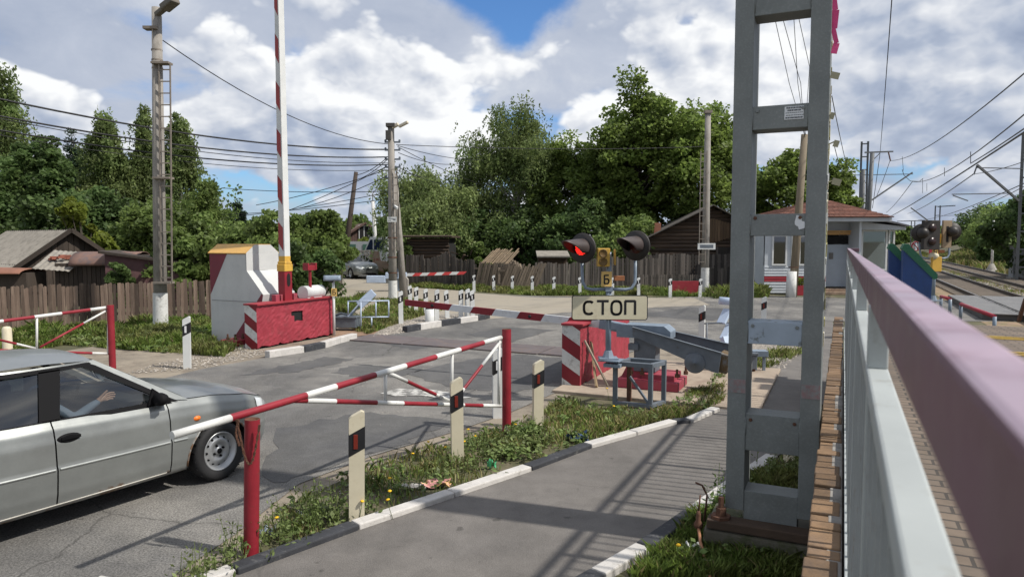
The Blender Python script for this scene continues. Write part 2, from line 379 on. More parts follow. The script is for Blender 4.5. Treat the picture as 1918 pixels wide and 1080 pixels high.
# walkway in front of the platform
sheet('footpath', pp([(200, 1220), (420, 1080), (660, 992), (985, 882), (1100, 839), (1262, 795), (1345, 768), (1385, 735), (1420, 690), (1440, 655), (1470, 628), (1545, 602)])
      + pp([(1560, 602)]) + [US(-.06, 17), US(-.06, 12), US(-.5, 8.3)] + pp([(1445, 862), (1300, 962), (1115, 1082), (900, 1230)]), PATH_M, .002)

# kerb stones, painted black and white
KW = M('kerb_white', (.50, .48, .455), .8, var=.12, sc=6, c2=(.36, .34, .31), fac=(.56, .68), sc2=14, bump=.3)
KB = M('kerb_black', (.035, .037, .043), .8, var=.3, sc=6, c2=(.10, .10, .10), fac=(.56, .68), sc2=14, bump=.3)
def kerb(name, pts, cols, h=.048, w=.13, wedge=()):
    mb = MB()
    for i in range(len(pts) - 1):
        a, b = P(*pts[i]), P(*pts[i+1]); d = (b - a); n = max(1, round(d.length / 1.0))
        for k in range(n):
            p, q = a.lerp(b, k / n), a.lerp(b, (k + 1) / n); g = d.normalized() * .006
            mb.beam(p + g + ZV * (h/2 - .03), q - g + ZV * (h/2 - .03), w, h + .06, cols[i])
    return mb.build(name, [KW, KB], kind='structure', bevel=.012)
kerb('kerb', [(330, 1110), (436, 1072), (664, 988), (988, 879), (1100, 837), (1261, 792), (1290, 790), (1340, 768)], [0, 1, 0, 1, 0, 1, 0])
kerb('kerb', [(1000, 1150), (1120, 1080), (1205, 1030), (1300, 962), (1360, 918), (1446, 858)], [1, 0, 1, 0, 0])
kerb('kerb', [(500, 669), (566, 659), (604, 651), (632, 642), (664, 634)], [0, 1, 0, 0], h=.13, w=.16)
kerb('kerb', [(758, 622), (784, 617), (823, 610), (859, 605), (892, 600), (914, 596)], [1, 0, 1, 0, 1], h=.15, w=.16)
kerb('kerb', [(150, 1120), (205, 1090)], [0])
GRAVEL_M = M('gravel', (.30, .27, .23), .95, var=.35, sc=20, c2=(.16, .14, .12), fac=(.45, .6), sc2=26, bump=1.0, bs=30)
sheet('gravel_strip', pp([(690, 632), (760, 622), (830, 608), (916, 594), (900, 585), (840, 588), (790, 590), (740, 600)]), GRAVEL_M, .006)
sheet('gravel_strip', pp([(1430, 690), (1515, 640), (1515, 610), (1440, 612), (1400, 640), (1395, 690)]), GRAVEL_M, .010)

# ------------------------------------------------------------ railway
TRK = [4.7, 6.2, 7.75, 9.25]
BALZ = .0
mb = MB(); mb.add([US(3.6, 12, -.004), US(10.6, 12, -.004), US(10.6, 700, -.004), US(3.6, 700, -.004)], [(0, 1, 2, 3)])
mb.build('track_bed', BALLAST_M, kind='structure', recalc=False)
SLEEP = M('weathered_sleeper', (.22, .185, .15), .9, var=.25, bump=.4)
mb = MB()
for k in range(230):
    s_ = 32.5 + k * .58
    if s_ > 150: break
    for c in (5.45, 8.5): mb.beam(US(c - 1.2, s_, .02), US(c + 1.2, s_, .02), .24, .10)
mb.build('sleepers', SLEEP, kind='structure')
RAILM = M('rusty_rail', (.055, .04, .032), .6, metal=.3, var=.3, bump=.1); RAILT = M('rail_top', (.35, .33, .31), .3, metal=.8, var=.1, bump=0)
for u in TRK:
    mb = MB(); a, b = US(u, 0, 0), US(u, 420, 0)
    mb.beam(a + ZV*.115, b + ZV*.115, .07, .15); mb.beam(a + ZV*.19, b + ZV*.19, .055, .01, 1)
    o = mb.build('rail', [RAILM, RAILT], kind='structure')
DECK = M('steel_deck', (.25, .245, .24), .6, metal=.2, var=.2, bump=.2)
mb = MB()
for k in range(54):
    s_ = 24.3 + k * .142
    for u0, u1 in ((3.7, 4.62), (4.78, 6.12), (6.28, 7.67), (7.83, 9.17), (9.33, 10.3)): mb.beam(US(u0, s_, .195), US(u1, s_, .195), .10, .02)
mb.beam(US(3.7, 28.1, .09), US(10.3, 28.1, .09), 7.5, .16, 1)
mb.build('crossing_deck', [DECK, M('deck_slot', (.09, .088, .085), .8)], kind='structure')

# ------------------------------------------------------------ platform
def brick_mat(name, c1, c2, mort, rough=.85, off=.5, w=.2, h=.1):
    m = bpy.data.materials.new(name); m.use_nodes = True; nt = m.node_tree; N = nt.nodes.new; L = nt.links.new
    b = nt.nodes['Principled BSDF']; b.inputs['Roughness'].default_value = rough
    tc = N('ShaderNodeTexCoord'); br = N('ShaderNodeTexBrick'); L(tc.outputs['Object'], br.inputs['Vector'])
    br.inputs['Scale'].default_value = 1; br.inputs['Mortar Size'].default_value = .008; br.inputs['Brick Width'].default_value = w; br.inputs['Row Height'].default_value = h
    br.inputs['Color1'].default_value = (*c1, 1); br.inputs['Color2'].default_value = (*c2, 1); br.inputs['Mortar'].default_value = (*mort, 1); br.offset = off
    n = N('ShaderNodeTexNoise'); n.inputs['Scale'].default_value = 2.2; n.inputs['Detail'].default_value = 9; n.inputs['Roughness'].default_value = .7; L(tc.outputs['Object'], n.inputs['Vector'])
    mr = N('ShaderNodeMapRange'); L(n.outputs['Fac'], mr.inputs[0]); mr.inputs[1].default_value = .3; mr.inputs[2].default_value = .7; mr.inputs[3].default_value = .65; mr.inputs[4].default_value = 1.3
    s = N('ShaderNodeVectorMath'); s.operation = 'SCALE'; L(br.outputs['Color'], s.inputs[0]); L(mr.outputs[0], s.inputs['Scale']); L(s.outputs[0], b.inputs['Base Color'])
    bp = N('ShaderNodeBump'); bp.inputs['Strength'].default_value = .8; bp.inputs['Distance'].default_value = .01; bp.invert = True; L(br.outputs['Fac'], bp.inputs['Height']); L(bp.outputs[0], b.inputs['Normal'])
    return m
PAVE_M = brick_mat('tan_paving', (.165, .125, .092), (.14, .11, .085), (.055, .045, .037))
PZ = 1.05; PEND = 12.6
mb = MB(); mb.box((1.55, 4.6, PZ/2 - .01), (3.0, 16.0, PZ - .02)); o = mb.build('platform', PAVE_M, kind='structure'); o.rotation_euler = (0, 0, ANG)
EDGE = M('edge_brick', (.175, .11, .062), .85, var=.25, sc=9, c2=(.15, .10, .065), fac=(.5, .62), sc2=5, tint=.35, bump=.4)
mb = MB(); k = 0; s_ = .3
while s_ < PEND:
    ln = random.choice((.1, .1, .2, .2, .2)); dz = random.uniform(-.012, .006)
    mb.box((-.042 + random.uniform(-.006, .006), s_ + ln/2, PZ - .055 + dz), (.125, ln - .012, .11), 0, t=random.random()); s_ += ln
mb.box((-.0, 6.3, PZ - .06), (.06, 12.6, .10), 1)
mb.box((-.07, 6.3, PZ/2 - .09), (.05, 12.6, PZ - .12), 1)
mb.box((.070, 6.3, PZ - .04), (.018, 12.6, .10), 2)
o = mb.build('platform_edge', [EDGE, CONCD, RUST], kind='structure', bevel=.006); o.rotation_euler = (0, 0, ANG)
TACT = M('tactile_strip', (.40, .27, .06), .8, var=.25, c2=(.25, .17, .07), fac=(.5, .6), bump=.3)
mb = MB()
for s_, du in ((9.4, 0), (10.9, 0)):
    for j in range(3): mb.box((2.1, s_ + j * .12, PZ - .018 + .004), (1.7, .05, .008))
o = mb.build('tactile_strip', TACT, kind='structure'); o.rotation_euler = (0, 0, ANG)
# ============================================================ FOREGROUND: handrail, mast, gates, posts
HANDRAIL = M('shaded_plum_handrail', (.15, .075, .10), .42, var=.16, sc=9, c2=(.13, .06, .08), fac=(.52, .70), bump=.12, bs=22, spec=.6)  # handrail sides coloured darker to stand for their shade
HANDTOP = M('sunlit_pink_top', (.31, .225, .28), .36, var=.14, sc=7, c2=(.22, .135, .175), sc2=13, fac=(.48, .64), bump=.10, bs=22, spec=.8)   # sunlight and glare on the upper face, painted in as a paler colour
RAILWHITE = M('white_rail_paint', (.36, .385, .38), .55, var=.08, sc=5, c2=(.27, .27, .245), fac=(.56, .7), bump=.06)
BALGREY = M('grey_baluster_paint', (.25, .27, .27), .55, var=.15, sc=9, c2=(.22, .215, .20), fac=(.56, .66), bump=.15)
t = thing('platform_railing', 'long platform railing with a pink handrail coloured paler on its sunlit top, white middle rail and grey balusters', 'railing', (0, 0, 0), ANG)
t.rotation_euler = (radians(-.30), 0, ANG)
q = .57; RL = 11.2
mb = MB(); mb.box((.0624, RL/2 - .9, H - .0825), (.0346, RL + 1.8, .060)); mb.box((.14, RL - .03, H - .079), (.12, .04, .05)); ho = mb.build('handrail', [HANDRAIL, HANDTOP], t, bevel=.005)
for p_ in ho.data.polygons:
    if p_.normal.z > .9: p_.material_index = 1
mb = MB(); mb.box((.0587, RL/2 - .95, H - .2123 - .018), (.0346, RL + 1.7, .036)); mb.build('middle_rail', RAILWHITE, t, bevel=.004)
for k in range(10):
    s_ = .18 + 1.19 * k; mb = MB(); mb.box((.0587, s_, H - .159), (.032, .05, .107)); mb.box((.0587, s_, (H - .2483 + PZ)/2), (.031, .045, H - .2483 - PZ)); mb.build('post', RAILWHITE, t, bevel=.003)
for k in range(90):
    s_ = .22 + k * .122; mb = MB(); mb.box((.052, s_, (H - .26 + PZ + .06)/2), (.014, .018, H - .26 - PZ - .06)); mb.build('baluster', BALGREY, t)
mb = MB(); mb.box((.052, RL/2 - .2, PZ + .055), (.032, RL + .3, .03)); mb.build('bottom_rail', RAILWHITE, t, bevel=.003)

# ---- steel mast made of two channels and batten plates
A = P(1358, 950, .3)
t = thing('steel_mast', 'tall grey galvanised steel mast of two uprights joined by wide flat plates', 'mast', (A.x, A.y, 0), ANG)
MW, MD = .635, .36
def mleg(x0, name='upright'):
    mb = MB(); mb.box((x0 + .066, MD/2, 4.7), (.132, MD, 8.8)); return mb.build(name, GALV, t, bevel=.004)
mleg(0); mleg(MW - .132)
GALVP = M('whitened_steel', (.33, .39, .46), .6, var=.12, sc=5, c2=(.17, .19, .195), fac=(.58, .64), sc2=9, bump=.05)
for z, h in ((.30, .30), (.935, .19), (.80, .09), (1.63, .165), (2.41, .155), (3.17, .165), (3.98, .19), (4.75, .19), (5.5, .19), (6.3, .19)):
    mb = MB(); mb.box((MW/2, .004 + .11, z), (MW - .132*2, .21, h)); mb.build('batten_plate', GALVP if z == 1.63 else GALV, t, bevel=.004)
for z in (.935, 1.63, 2.41, 3.17, 3.98):
    for x in (.132 + .035, MW - .132 - .035):
        mb = MB(); mb.lathe([(.014, 0), (.012, .010), (0, .011)], (x, .009, z + .05), 6, ax=(0, -1, 0), smooth=False); mb.build('rivet', RUST if z in (2.41, .935) else GALV, t)
    for x in (.133, MW - .133):
        mb = MB(); mb.tube([(x, .008, z - .07), (x + .002, .006, z), (x, .008, z + .07)], .005, 5); mb.build('weld_seam', GALV, t)
FADED = M('faded_red_band', (.25, .16, .16), .6, var=.15, sc=12, c2=(.22, .23, .23), fac=(.4, .6), sc2=20, bump=.05)
for x0 in (0, MW - .132):
    mb = MB(); mb.box((x0 + .066, -.0025, 1.23), (.124, .003, .10)); mb.build('painted_band', FADED, t)
YPAP = M('yellowed_paper', (.45, .42, .2), .8)
for k in range(46):
    z = random.uniform(1.5, 4.3); w = random.uniform(.02, .07); mb = MB(); mb.box((MW + .004, random.uniform(.03, .30), z), (.006, w, random.uniform(.03, .10)), 0, rot=Matrix.Rotation(random.uniform(-.3, .3), 3, 'X')); mb.build('torn_paper', random.choice((WHITE, CREAM, YPAP)), t)
PAPER = M('paper_notice', (.70, .72, .73), .7, var=.04, bump=0); INK = M('ink', (.10, .11, .13), .7, bump=0)
nb = MB(); nb.box((.41, .006, 3.19), (.125, .004, .09))
for j, (w, h) in enumerate(((.10, .010), (.085, .010), (.11, .004), (.105, .004), (.11, .010))):
    z = 3.225 - j * .017
    x = .41 - w/2
    while x < .41 + w/2: q = random.uniform(.006, .014); nb.box((x + q/2, .0032, z), (q, .002, h), 1); x += q + .003
tag(nb.build('paper_notice', [PAPER, INK], world=False), 'small white printed notice pasted on the upper plate of the steel mast', 'notice')
no = C.objects['paper_notice']; no.location = t.location; no.rotation_euler = (0, 0, ANG)
nb = MB()
for _ in range(9):
    a = random.uniform(.0, .10); nb.box((.43 + a * .5, .0070 - random.uniform(0, .001), 2.42 + random.uniform(-.03, .03)), (random.uniform(.02, .05), .002, random.uniform(.015, .05)), 0, rot=Matrix.Rotation(random.uniform(-.4, .4), 3, 'Y'))
o = tag(nb.build('torn_sticker', [PAPER]), 'torn white remains of a sticker on the mast plate at eye level', 'sticker'); o.location = t.location; o.rotation_euler = (0, 0, ANG)
RIB = M('pink_ribbon', (.60, .06, .20), .6, var=.2)
nb = MB(); pts = [(.638, .02, 3.98), (.655, .01, 3.86), (.645, .02, 3.74), (.668, .02, 3.64), (.652, .01, 3.57)]
for a, b, w in zip(pts[:-1], pts[1:], (.035, .05, .03, .04)): nb.beam(a, b, w, .004, up=(0, 1, 0))
o = tag(nb.build('ribbon', RIB), 'ragged pink ribbon tied to the side of the mast', 'ribbon'); o.location = t.location; o.rotation_euler = (0, 0, ANG)
for dz, dx, l in ((3.42, .03, .08), (2.96, .05, .05), (2.70, .06, .08), (3.15, .02, .04)):
    nb = MB(); nb.beam((MW, .02, dz), (MW + dx, .01, dz + .02), .008, .008); nb.box((MW + dx, .0, dz), (l*.7, .004, .045), 0, rot=Matrix.Rotation(.3, 3, 'Y'))
    o = nb.build('paper_scrap', M('scrap', (.35, .33, .22), .8, var=.2)); o.location = t.location; o.rotation_euler = (0, 0, ANG)
    tag(o, {3.42: 'curled grey paper scrap sticking out of the mast edge just under the pink ribbon', 2.96: 'small grey scrap on the mast edge level with the printed notice', 2.70: 'lowest and largest paper scrap flapping on the mast edge', 3.15: 'tiny torn scrap on the mast edge right beside the printed notice'}[dz], 'paper scrap', 'paper scraps on the mast')
# concrete footing with anchor bolts
ft = thing('concrete_footing', 'concrete footing with rusty steel beams and anchor bolts under the steel mast', 'footing', (A.x, A.y, 0), ANG)
mb = MB(); mb.box((.36, .18, .05), (1.0, .60, .22)); mb.build('block', M('mossy_concrete', (.12, .11, .085), .95, var=.3, c2=(.07, .075, .04), fac=(.5, .6), bump=.5), ft, bevel=.02)
mb = MB(); mb.box((.36, -.06, .205), (.95, .14, .07)); mb.build('steel_beam', M('dark_rust', (.075, .05, .035), .9, var=.3, bump=.4), ft, bevel=.01)
for x in (-.02, .72):
    mb = MB(); mb.lathe([(.0, .24), (.075, .24), (.075, .262), (.04, .262), (.04, .32), (.022, .32), (.022, .40), (0, .40)], (x, -.06, 0), 6, smooth=False); mb.build('anchor_bolt', RUST, ft)
# rusty cable with insulator beside the footing
cb = MB(); cb.tube([P(1335, 1100, .02), P(1322, 1050, .05), P(1312, 1015, .10), P(1308, 985, .16)], .012, 7); o = None
t2 = thing('earthing_cable', 'rust coloured earthing cable with an insulator rising from the grass by the mast', 'cable', tuple(P(1322, 1050, 0)))
cb.build('cable', M('orange_rust_cable', (.36, .17, .09), .7, var=.2), t2, world=True)
cb = MB(); q = P(1308, 985, .16); cb.lathe([(.0, -.02), (.03, -.01), (.034, .02), (.018, .05), (.018, .09), (.012, .12), (0, .12)], q, 10); cb.build('insulator', RUST, t2, world=True)
cb = MB(); cb.tube([q + ZV*.11, q + Vector((.01, 0, .24))], .006, 6); cb.tube([q + Vector((.07, .1, .0)), q + Vector((.09, .1, .2)), q + Vector((.05, .1, .28)), q + Vector((-.0, .1, .30))], .008, 6); cb.build('wire_end', RUST, t2, world=True)

# ---- pipe gates
def striped(mb, a, b, r, cuts, first=0, n=10, r2=None):     # cuts: fractions where the colour flips
    ts = [0] + list(cuts) + [1]; a = Vector(a); b = Vector(b); c = first
    for i in range(len(ts) - 1):
        p, q = a.lerp(b, ts[i]), a.lerp(b, ts[i+1])
        if r2: mb.tube([p, q], [r + (r2 - r)*ts[i], r + (r2 - r)*ts[i+1]], n, c, cap=(i in (0, len(ts)-2)))
        else: mb.tube([p, q], r, n, c, cap=(i in (0, len(ts)-2)))
        c = 1 - c
def post_tube(name, base, h, r, label, lean=(0, 0)):
    t = thing(name, label, 'post', tuple(base))
    mb = MB(); mb.tube([(0, 0, -.05), (lean[0], lean[1], h)], r, 16, cap=False); mb.build('pipe', GATER, t)
    mb = MB(); mb.lathe([(r, h - .001), (r - .006, h + .001), (r - .006, h - .05), (0, h - .05)], (lean[0], lean[1], 0), 16); mb.build('open_end', RUST, t)
    return t
PA = P(470, 1040); PB = P(949, 805)
post_tube('red_post', PA, 1.015, .054, 'thick red pipe post with a chain, holding the free end of the long pipe gate', (.035, .0))
post_tube('red_post', PB, 1.235, .055, 'tall red pipe post carrying the hinged end of the long pipe gate')
GA = PA + Vector((-.0, .10, 0)); GB = PB + Vector((-.06, -.02, 0))
def g(px, py): return PV(px, py, GA, GB)
t = thing('pipe_gate', 'long swing gate of red and white striped pipes beside the silver car', 'gate', tuple(GB))
L0, L1 = g(322, 815), g(938, 632)
def frac(px): return (g(px, 700).xy - L0.xy).length / (L1.xy - L0.xy).length
mb = MB(); striped(mb, L0, L1, .028, [frac(v) for v in (429, 572, 628, 702, 759, 816, 861, 905)], 1); mb.build('top_pipe', [GATER, GATEW], t, world=True)
mb = MB(); B0, B1 = g(548, 749), g(938, 760)
def fr2(px): return (g(px, 700).xy - B0.xy).length / (B1.xy - B0.xy).length
striped(mb, B0, B1, .022, [fr2(v) for v in (573, 627, 704, 754, 817, 868, 903)], 0); mb.build('lower_pipe', [GATER, GATEW], t, world=True)
for a, b in (((722, 693), (722, 752)), ((847, 655), (846, 755)), ((935, 634), (934, 762))):
    mb = MB(); mb.tube([g(*a), g(*b)], .017, 8); mb.build('upright', GATEW, t, world=True)
mb = MB(); striped(mb, g(726, 697), g(846, 752), .018, [.27, .72], 1); mb.build('brace', [GATER, GATEW], t, world=True)
mb = MB(); striped(mb, g(937, 640), g(850, 752), .018, [.42, .80], 1); mb.build('brace', [GATER, GATEW], t, world=True)
# chain hanging on the near post
mb = MB(); hp = PA + Vector((.035, -.005, 1.0)); pts = []
for i in range(26):
    f = i / 25; pts.append(hp + Vector((-.085 + .16 * f, -.065, .03 - .30 * sin(pi * f) * (1 if i < 26 else 1) - .05*f)))
for i in range(25):
    a, b = pts[i], pts[i+1]; mb.beam(a, b + (b-a)*.3, .016 if i % 2 else .006, .006 if i % 2 else .016)
for i in range(12):
    f = i / 11; a = hp + Vector((-.07 - .02*sin(pi*f), -.07, .02 - .17 * f)); mb.box(a, (.012, .012, .020), rot=Matrix.Rotation(i, 3, 'Z'))
tag(mb.build('chain', RUST), 'rusty chain looped round the top of the near red post', 'chain')

PL = P(211, 690)
post_tube('red_post', PL, 1.15, .058, 'red pipe post on the left verge in front of the plank fence')
LA = PL + Vector((-.06, 0, 0)); LB = LA - FV * 3.0
def gl(px, py): return PV(px, py, LA, LB)
t = thing('pipe_gate', 'opened pipe gate with red and white stripes behind the roof of the silver car', 'gate', tuple(LA))
mb = MB(); striped(mb, gl(205, 575), gl(-110, 616), .028, [.14, .33, .50, .68, .86], 1); mb.build('top_pipe', [GATER, GATEW], t, world=True)
mb = MB(); striped(mb, gl(203, 662), gl(-110, 652), .022, [.12, .40, .52, .78], 1); mb.build('lower_pipe', [GATER, GATEW], t, world=True)
for a, b in (((203, 577), (202, 664)), ((69, 592), (69, 658))):
    mb = MB(); mb.tube([gl(*a), gl(*b)], .018, 8); mb.build('upright', GATEW, t, world=True)
mb = MB(); striped(mb, gl(202, 580), gl(75, 650), .018, [.38], 1); mb.build('brace', [GATER, GATEW], t, world=True)
mb = MB(); striped(mb, gl(66, 652), gl(-60, 622), .018, [.3, .6], 1); mb.build('brace', [GATER, GATEW], t, world=True)

# ---- marker posts (wedge-topped plastic posts with a black band and reflector)
def marker(bodym, reflm, name='marker_post', label='', group='roadside marker posts', w=.125, d=.07, h=.9, white=False):
    t = thing(name, label, 'marker post', (0, 0, 0), 0, group)
    mb = MB(); mb.prism([(-w/2, -.15), (w/2, -.15), (w/2, h), (w/2 - .025, h + .012), (-w/2 + .02, h - .03), (-w/2, h - .05)], (0, -d/2, 0), (1, 0, 0), (0, 0, 1), (0, 1, 0), d); mb.build('shaft', bodym, t, bevel=.012)
    z0 = h - .36 if not white else h - .34
    mb = MB(); mb.prism([(-w/2 - .003, z0), (w/2 + .003, z0 + .07), (w/2 + .003, z0 + .25), (-w/2 - .003, z0 + .18)], (0, -d/2 - .003, 0), (1, 0, 0), (0, 0, 1), (0, 1, 0), d + .006); mb.build('black_band', BLACK, t)
    mb = MB(); mb.box((-.01, -d/2 - .006, z0 + .125), (.034, .008, .12)); mb.build('reflector', reflm, t, bevel=.002)
    return t
REFR = M('orange_reflector', (.16, .022, .014), .3, bump=0); REFW = M('white_reflector', (.65, .65, .65), .3, bump=0)
mk = marker(CREAM, REFR); first = True
def place(proto, used, loc, rz, label, hs=1.0, lean=(0, 0)):
    o = proto if not used[0] else dup(proto, loc, rz); used[0] = True
    o.location = loc; o.rotation_euler = (lean[0], lean[1], rz); o.scale = (1, 1, hs); o['label'] = label; return o
us = [False]
place(mk, us, P(668, 973), .25, 'cream marker post nearest the camera beside the thick red chain post', 1.0, (0, .015))
place(mk, us, P(857, 866), .25, 'cream marker post standing in front of the striped pipe gate', .98, (0, -.01))
place(mk, us, P(1007, 802), .3, 'cream marker post just right of the tall red gate post', .93, (0, .01))
mw = marker(WHITE, REFW, white=True, label='x', group='white marker posts'); uw = [False]
place(mw, uw, P(351, 689), .2, 'single white marker post on the left gravel verge near the leftmost tall pole', 1.03, (0, .01))
place(mw, uw, P(932, 781), .2, 'white marker post with a black top hidden right behind the pipe gate hinge', 1.0)
isl = [(751, 606, 'white marker post at the near left end of the kerb island', 1.0), (769, 579, 'farthest left thin white marker post on the island grass', .88), (779, 585, 'white marker post second from the far left on the island', .9),
       (798, 590, 'white marker post behind the round white bollard', .9), (818, 601, 'white marker post just right of the round white bollard', 1.0), (838, 596, 'white marker post alone in the middle of the island row', .92),
       (863, 595, 'left post of the close trio of white marker posts', .92), (874, 595, 'tallest middle post of the close trio of white marker posts', .96), (886, 596, 'right end post of the close trio of white marker posts', .92)]
for px, py, lb, hs in isl: place(mw, uw, P(px, py), .3, lb, hs, (random.uniform(-.03, .03), random.uniform(-.05, .05)))
frow = [(888, 546, 'leftmost white marker post in the grass along the plank fence'), (925, 547, 'second white marker post from the left along the leaning plank fence'), (959, 548, 'third white marker post from the left along the leaning plank fence'),
        (997, 549, 'white marker post at the right end of the leaning fence boards'), (1037, 551, 'white marker post left of the red signal lamp, before the fence'), (1086, 552, 'white marker post in the grass under the lit red lamp'),
        (1147, 553, 'white marker post behind the signal column by the fence'), (1196, 553, 'white marker post under the unlit right signal lamp'), (1255, 556, 'white marker post on the left side of the red board'), (1311, 556, 'white marker post on the right side of the red board')]
for px, py, lb in frow: place(mw, uw, P(px, py), .1, lb, .83, (0, random.uniform(-.03, .03)))
MR = marker(WHITE, REFR, label='x', group='white marker posts'); ur = [False]
place(MR, ur, P(1314, 650), -.5, 'white marker post with a red and black band behind the lowered barrier arm', 1.0)
place(MR, ur, P(1430, 618), -.3, 'white marker post seen through the steel mast, its foot hidden by a plate', .95)
place(MR, ur, P(1353, 688), -.3, 'low white marker stub among the grey lifting gear by the mast', .55)
t = thing('concrete_stub', 'short pale concrete stub in the grass by the fence at far left', 'post', tuple(P(15, 668)))
mb = MB(); mb.lathe([(.09, -.1), (.085, .56), (.06, .60), (0, .61)], (0, 0, 0), 12); mb.build('shaft', CREAM, t)
mb = MB(); mb.lathe([(.0905, .0), (.0895, .16)], (0, 0, 0), 12); mb.build('dark_foot', BLACK, t)
t = thing('round_bollard', 'stubby round white bollard with a black cap on the gravel island', 'bollard', tuple(P(805, 602)))
mb = MB(); mb.lathe([(.13, 0), (.125, .36), (0, .365)], (0, 0, 0), 14); mb.build('drum', WHITE, t)
mb = MB(); mb.box((0, 0, .40), (.22, .18, .08)); mb.build('cap', BLACK, t, bevel=.015)
o = MB(); a = P(1258, 553); b = P(1308, 553); o.beam(a + ZV*.33, b + ZV*.33, .05, .55)
tag(o.build('red_board', M('red_board_paint', (.26, .02, .03), .6, var=.2, stretch=(1, 1, 5), bump=.2), bevel=.01), 'dark red board fixed between two white posts before the old wooden house', 'board')
# ============================================================ THE CROSSING GEAR
def clip_poly(poly, w, h):
    def cl(p, ins, inter):
        o = []
        for i in range(len(p)):
            a, b = p[i-1], p[i]
            if ins(b):
                if not ins(a): o.append(inter(a, b))
                o.append(b)
            elif ins(a): o.append(inter(a, b))
        return o
    def lx(x): return lambda a, b: (x, a[1] + (b[1]-a[1])*(x-a[0])/(b[0]-a[0]))
    def ly(y): return lambda a, b: (a[0] + (b[0]-a[0])*(y-a[1])/(b[1]-a[1]), y)
    for ins, it in ((lambda q: q[0] >= 0, lx(0)), (lambda q: q[0] <= w, lx(w)), (lambda q: q[1] >= 0, ly(0)), (lambda q: q[1] <= h, ly(h))):
        if poly: poly = cl(poly, ins, it)
    return poly
def stripes(mb, o, ex, ey, w, h, band, slope, ma, mb_, start=0.0):   # diagonal stripes filling a w x h face
    y = start - abs(slope) * w - band; k = 0
    while y < h + abs(slope) * w:
        p = clip_poly([(0, y), (w, y + slope*w), (w, y + slope*w + band), (0, y + band)], w, h)
        if len(p) > 2: mb.add([Vector(o) + Vector(ex)*a + Vector(ey)*b for a, b in p], [tuple(range(len(p)))], ma if k % 2 == 0 else mb_)
        y += band; k += 1
OLDW = M('old_white_paint', (.60, .60, .58), .7, var=.12, c2=(.33, .31, .28), fac=(.52, .66), sc2=10, bump=.3)
CREV = M('crimson_shade', (.30, .03, .04), .7, var=.2, bump=.5)

def ragged_block(name, label, loc, L, wid, h, niche=None):
    t = thing(name, label, 'concrete block', tuple(loc), ANG)
    mb = MB(); rnd = random.Random(L)
    nx = 40
    # long side facing the road, with a crumbling lower edge
    def side(u, v):
        y = u * L; zb = .02 + .05 * abs(sin(u*17)) * rnd.random()
        return (0 + rnd.uniform(-.007, .007), y, zb + (h - zb) * v)
    sk = (lambda u, v: niche and niche[0] < u < niche[1] and niche[2] < v < niche[3])
    mb.grid(side, nx, 16, 0, False, skip=sk)
    mb.add([(0, 0, h), (0, L, h), (-wid, L, h), (-wid, 0, h)], [(0, 1, 2, 3)], 0)
    mb.box((-wid/2 + .02, L/2, h + .012), (wid + .06, L + .04, .03), 3)
    mb.add([(0, L, 0), (-wid, L, 0), (-wid, L, h), (0, L, h)], [(0, 1, 2, 3)], 0)
    mb.add([(-wid, 0, 0), (-wid, L, 0), (-wid, L, h), (-wid, 0, h)], [(0, 1, 2, 3)], 0)
    if niche:
        y0, y1, z0, z1 = niche[0]*L, niche[1]*L, niche[2]*h, niche[3]*h
        mb.box((-.10, (y0+y1)/2, (z0+z1)/2), (.14, (y1-y0)*1.1, (z1-z0)*1.1), 4); mb.box((-.03, y0 + .06, z0 + .08), (.06, .09, .16), 0)
    stripes(mb, (-wid, -.001, 0), (1, 0, 0), (0, 0, 1), wid, h, h/4.2, -.62, 1, 2, start=.1)
    mb.build('block', [CRIMSON, DRED, OLDW, CREV, DARK], t, recalc=False)
    return t
CL = P(482, 654); CN = P(1086, 727)
ragged_block('concrete_block', 'crimson block with striped end at the foot of the raised boom', CL, 2.45, .34, .93, (.42, .58, .48, .74))
ragged_block('concrete_block', 'red block with white striped end under the lowered boom, planks leaning on it', CN, 2.8, .30, .98)

# ---- the white cabinet behind the raised boom
CABL = P(397, 636)
t = thing('relay_cabinet', 'white and grey steel cabinet with ochre roof and sloping front behind the crimson block', 'cabinet', tuple(CABL), ANG)
CABG = M('cabinet_white', (.50, .51, .50), .65, var=.07, sc=2, c2=(.44, .45, .45), fac=(.5, .7), sc2=3, bump=.1)
prof = [(0, -.05), (1.38, -.05), (1.60, 1.10), (1.13, 1.62), (1.13, 2.02), (0, 2.02)]
mb = MB(); mb.prism(prof, (0, 0, 0), (1, 0, 0), (0, 0, 1), (0, 1, 0), 1.0)
mb.add([(1.13, 0, 2.02), (1.13, 1, 2.02), (1.13, .75, 2.20), (1.13, .25, 2.20)], [(0, 1, 2, 3)]); mb.add([(0, 0, 2.02), (0, 1, 2.02), (0, .75, 2.20), (0, .25, 2.20)], [(0, 1, 2, 3)])
mb.build('body', CABG, t, bevel=.008)
mb = MB(); mb.add([(-.03, -.03, 2.015), (1.12, -.03, 2.015), (1.12, .26, 2.212), (-.03, .26, 2.212), (-.03, .74, 2.212), (1.12, .74, 2.212), (1.12, 1.03, 2.015), (-.03, 1.03, 2.015)], [(0, 1, 2, 3), (3, 2, 5, 4), (4, 5, 6, 7)])
mb.build('roof', OCHRE, t).modifiers.new('solid', 'SOLIDIFY').thickness = .025
CABD = M('maroon_paint', (.17, .03, .045), .6, var=.15)
mb = MB(); mb.add([(.0, -.003, 2.0), (.55, -.003, 2.0), (.0, -.003, 1.05)], [(0, 1, 2)])
mb.add([(.62, -.003, 0), (1.39, -.003, 0), (1.595, -.003, 1.09), (1.56, -.003, 1.12)], [(0, 1, 2, 3)]); mb.build('painted_corner', CABD, t)
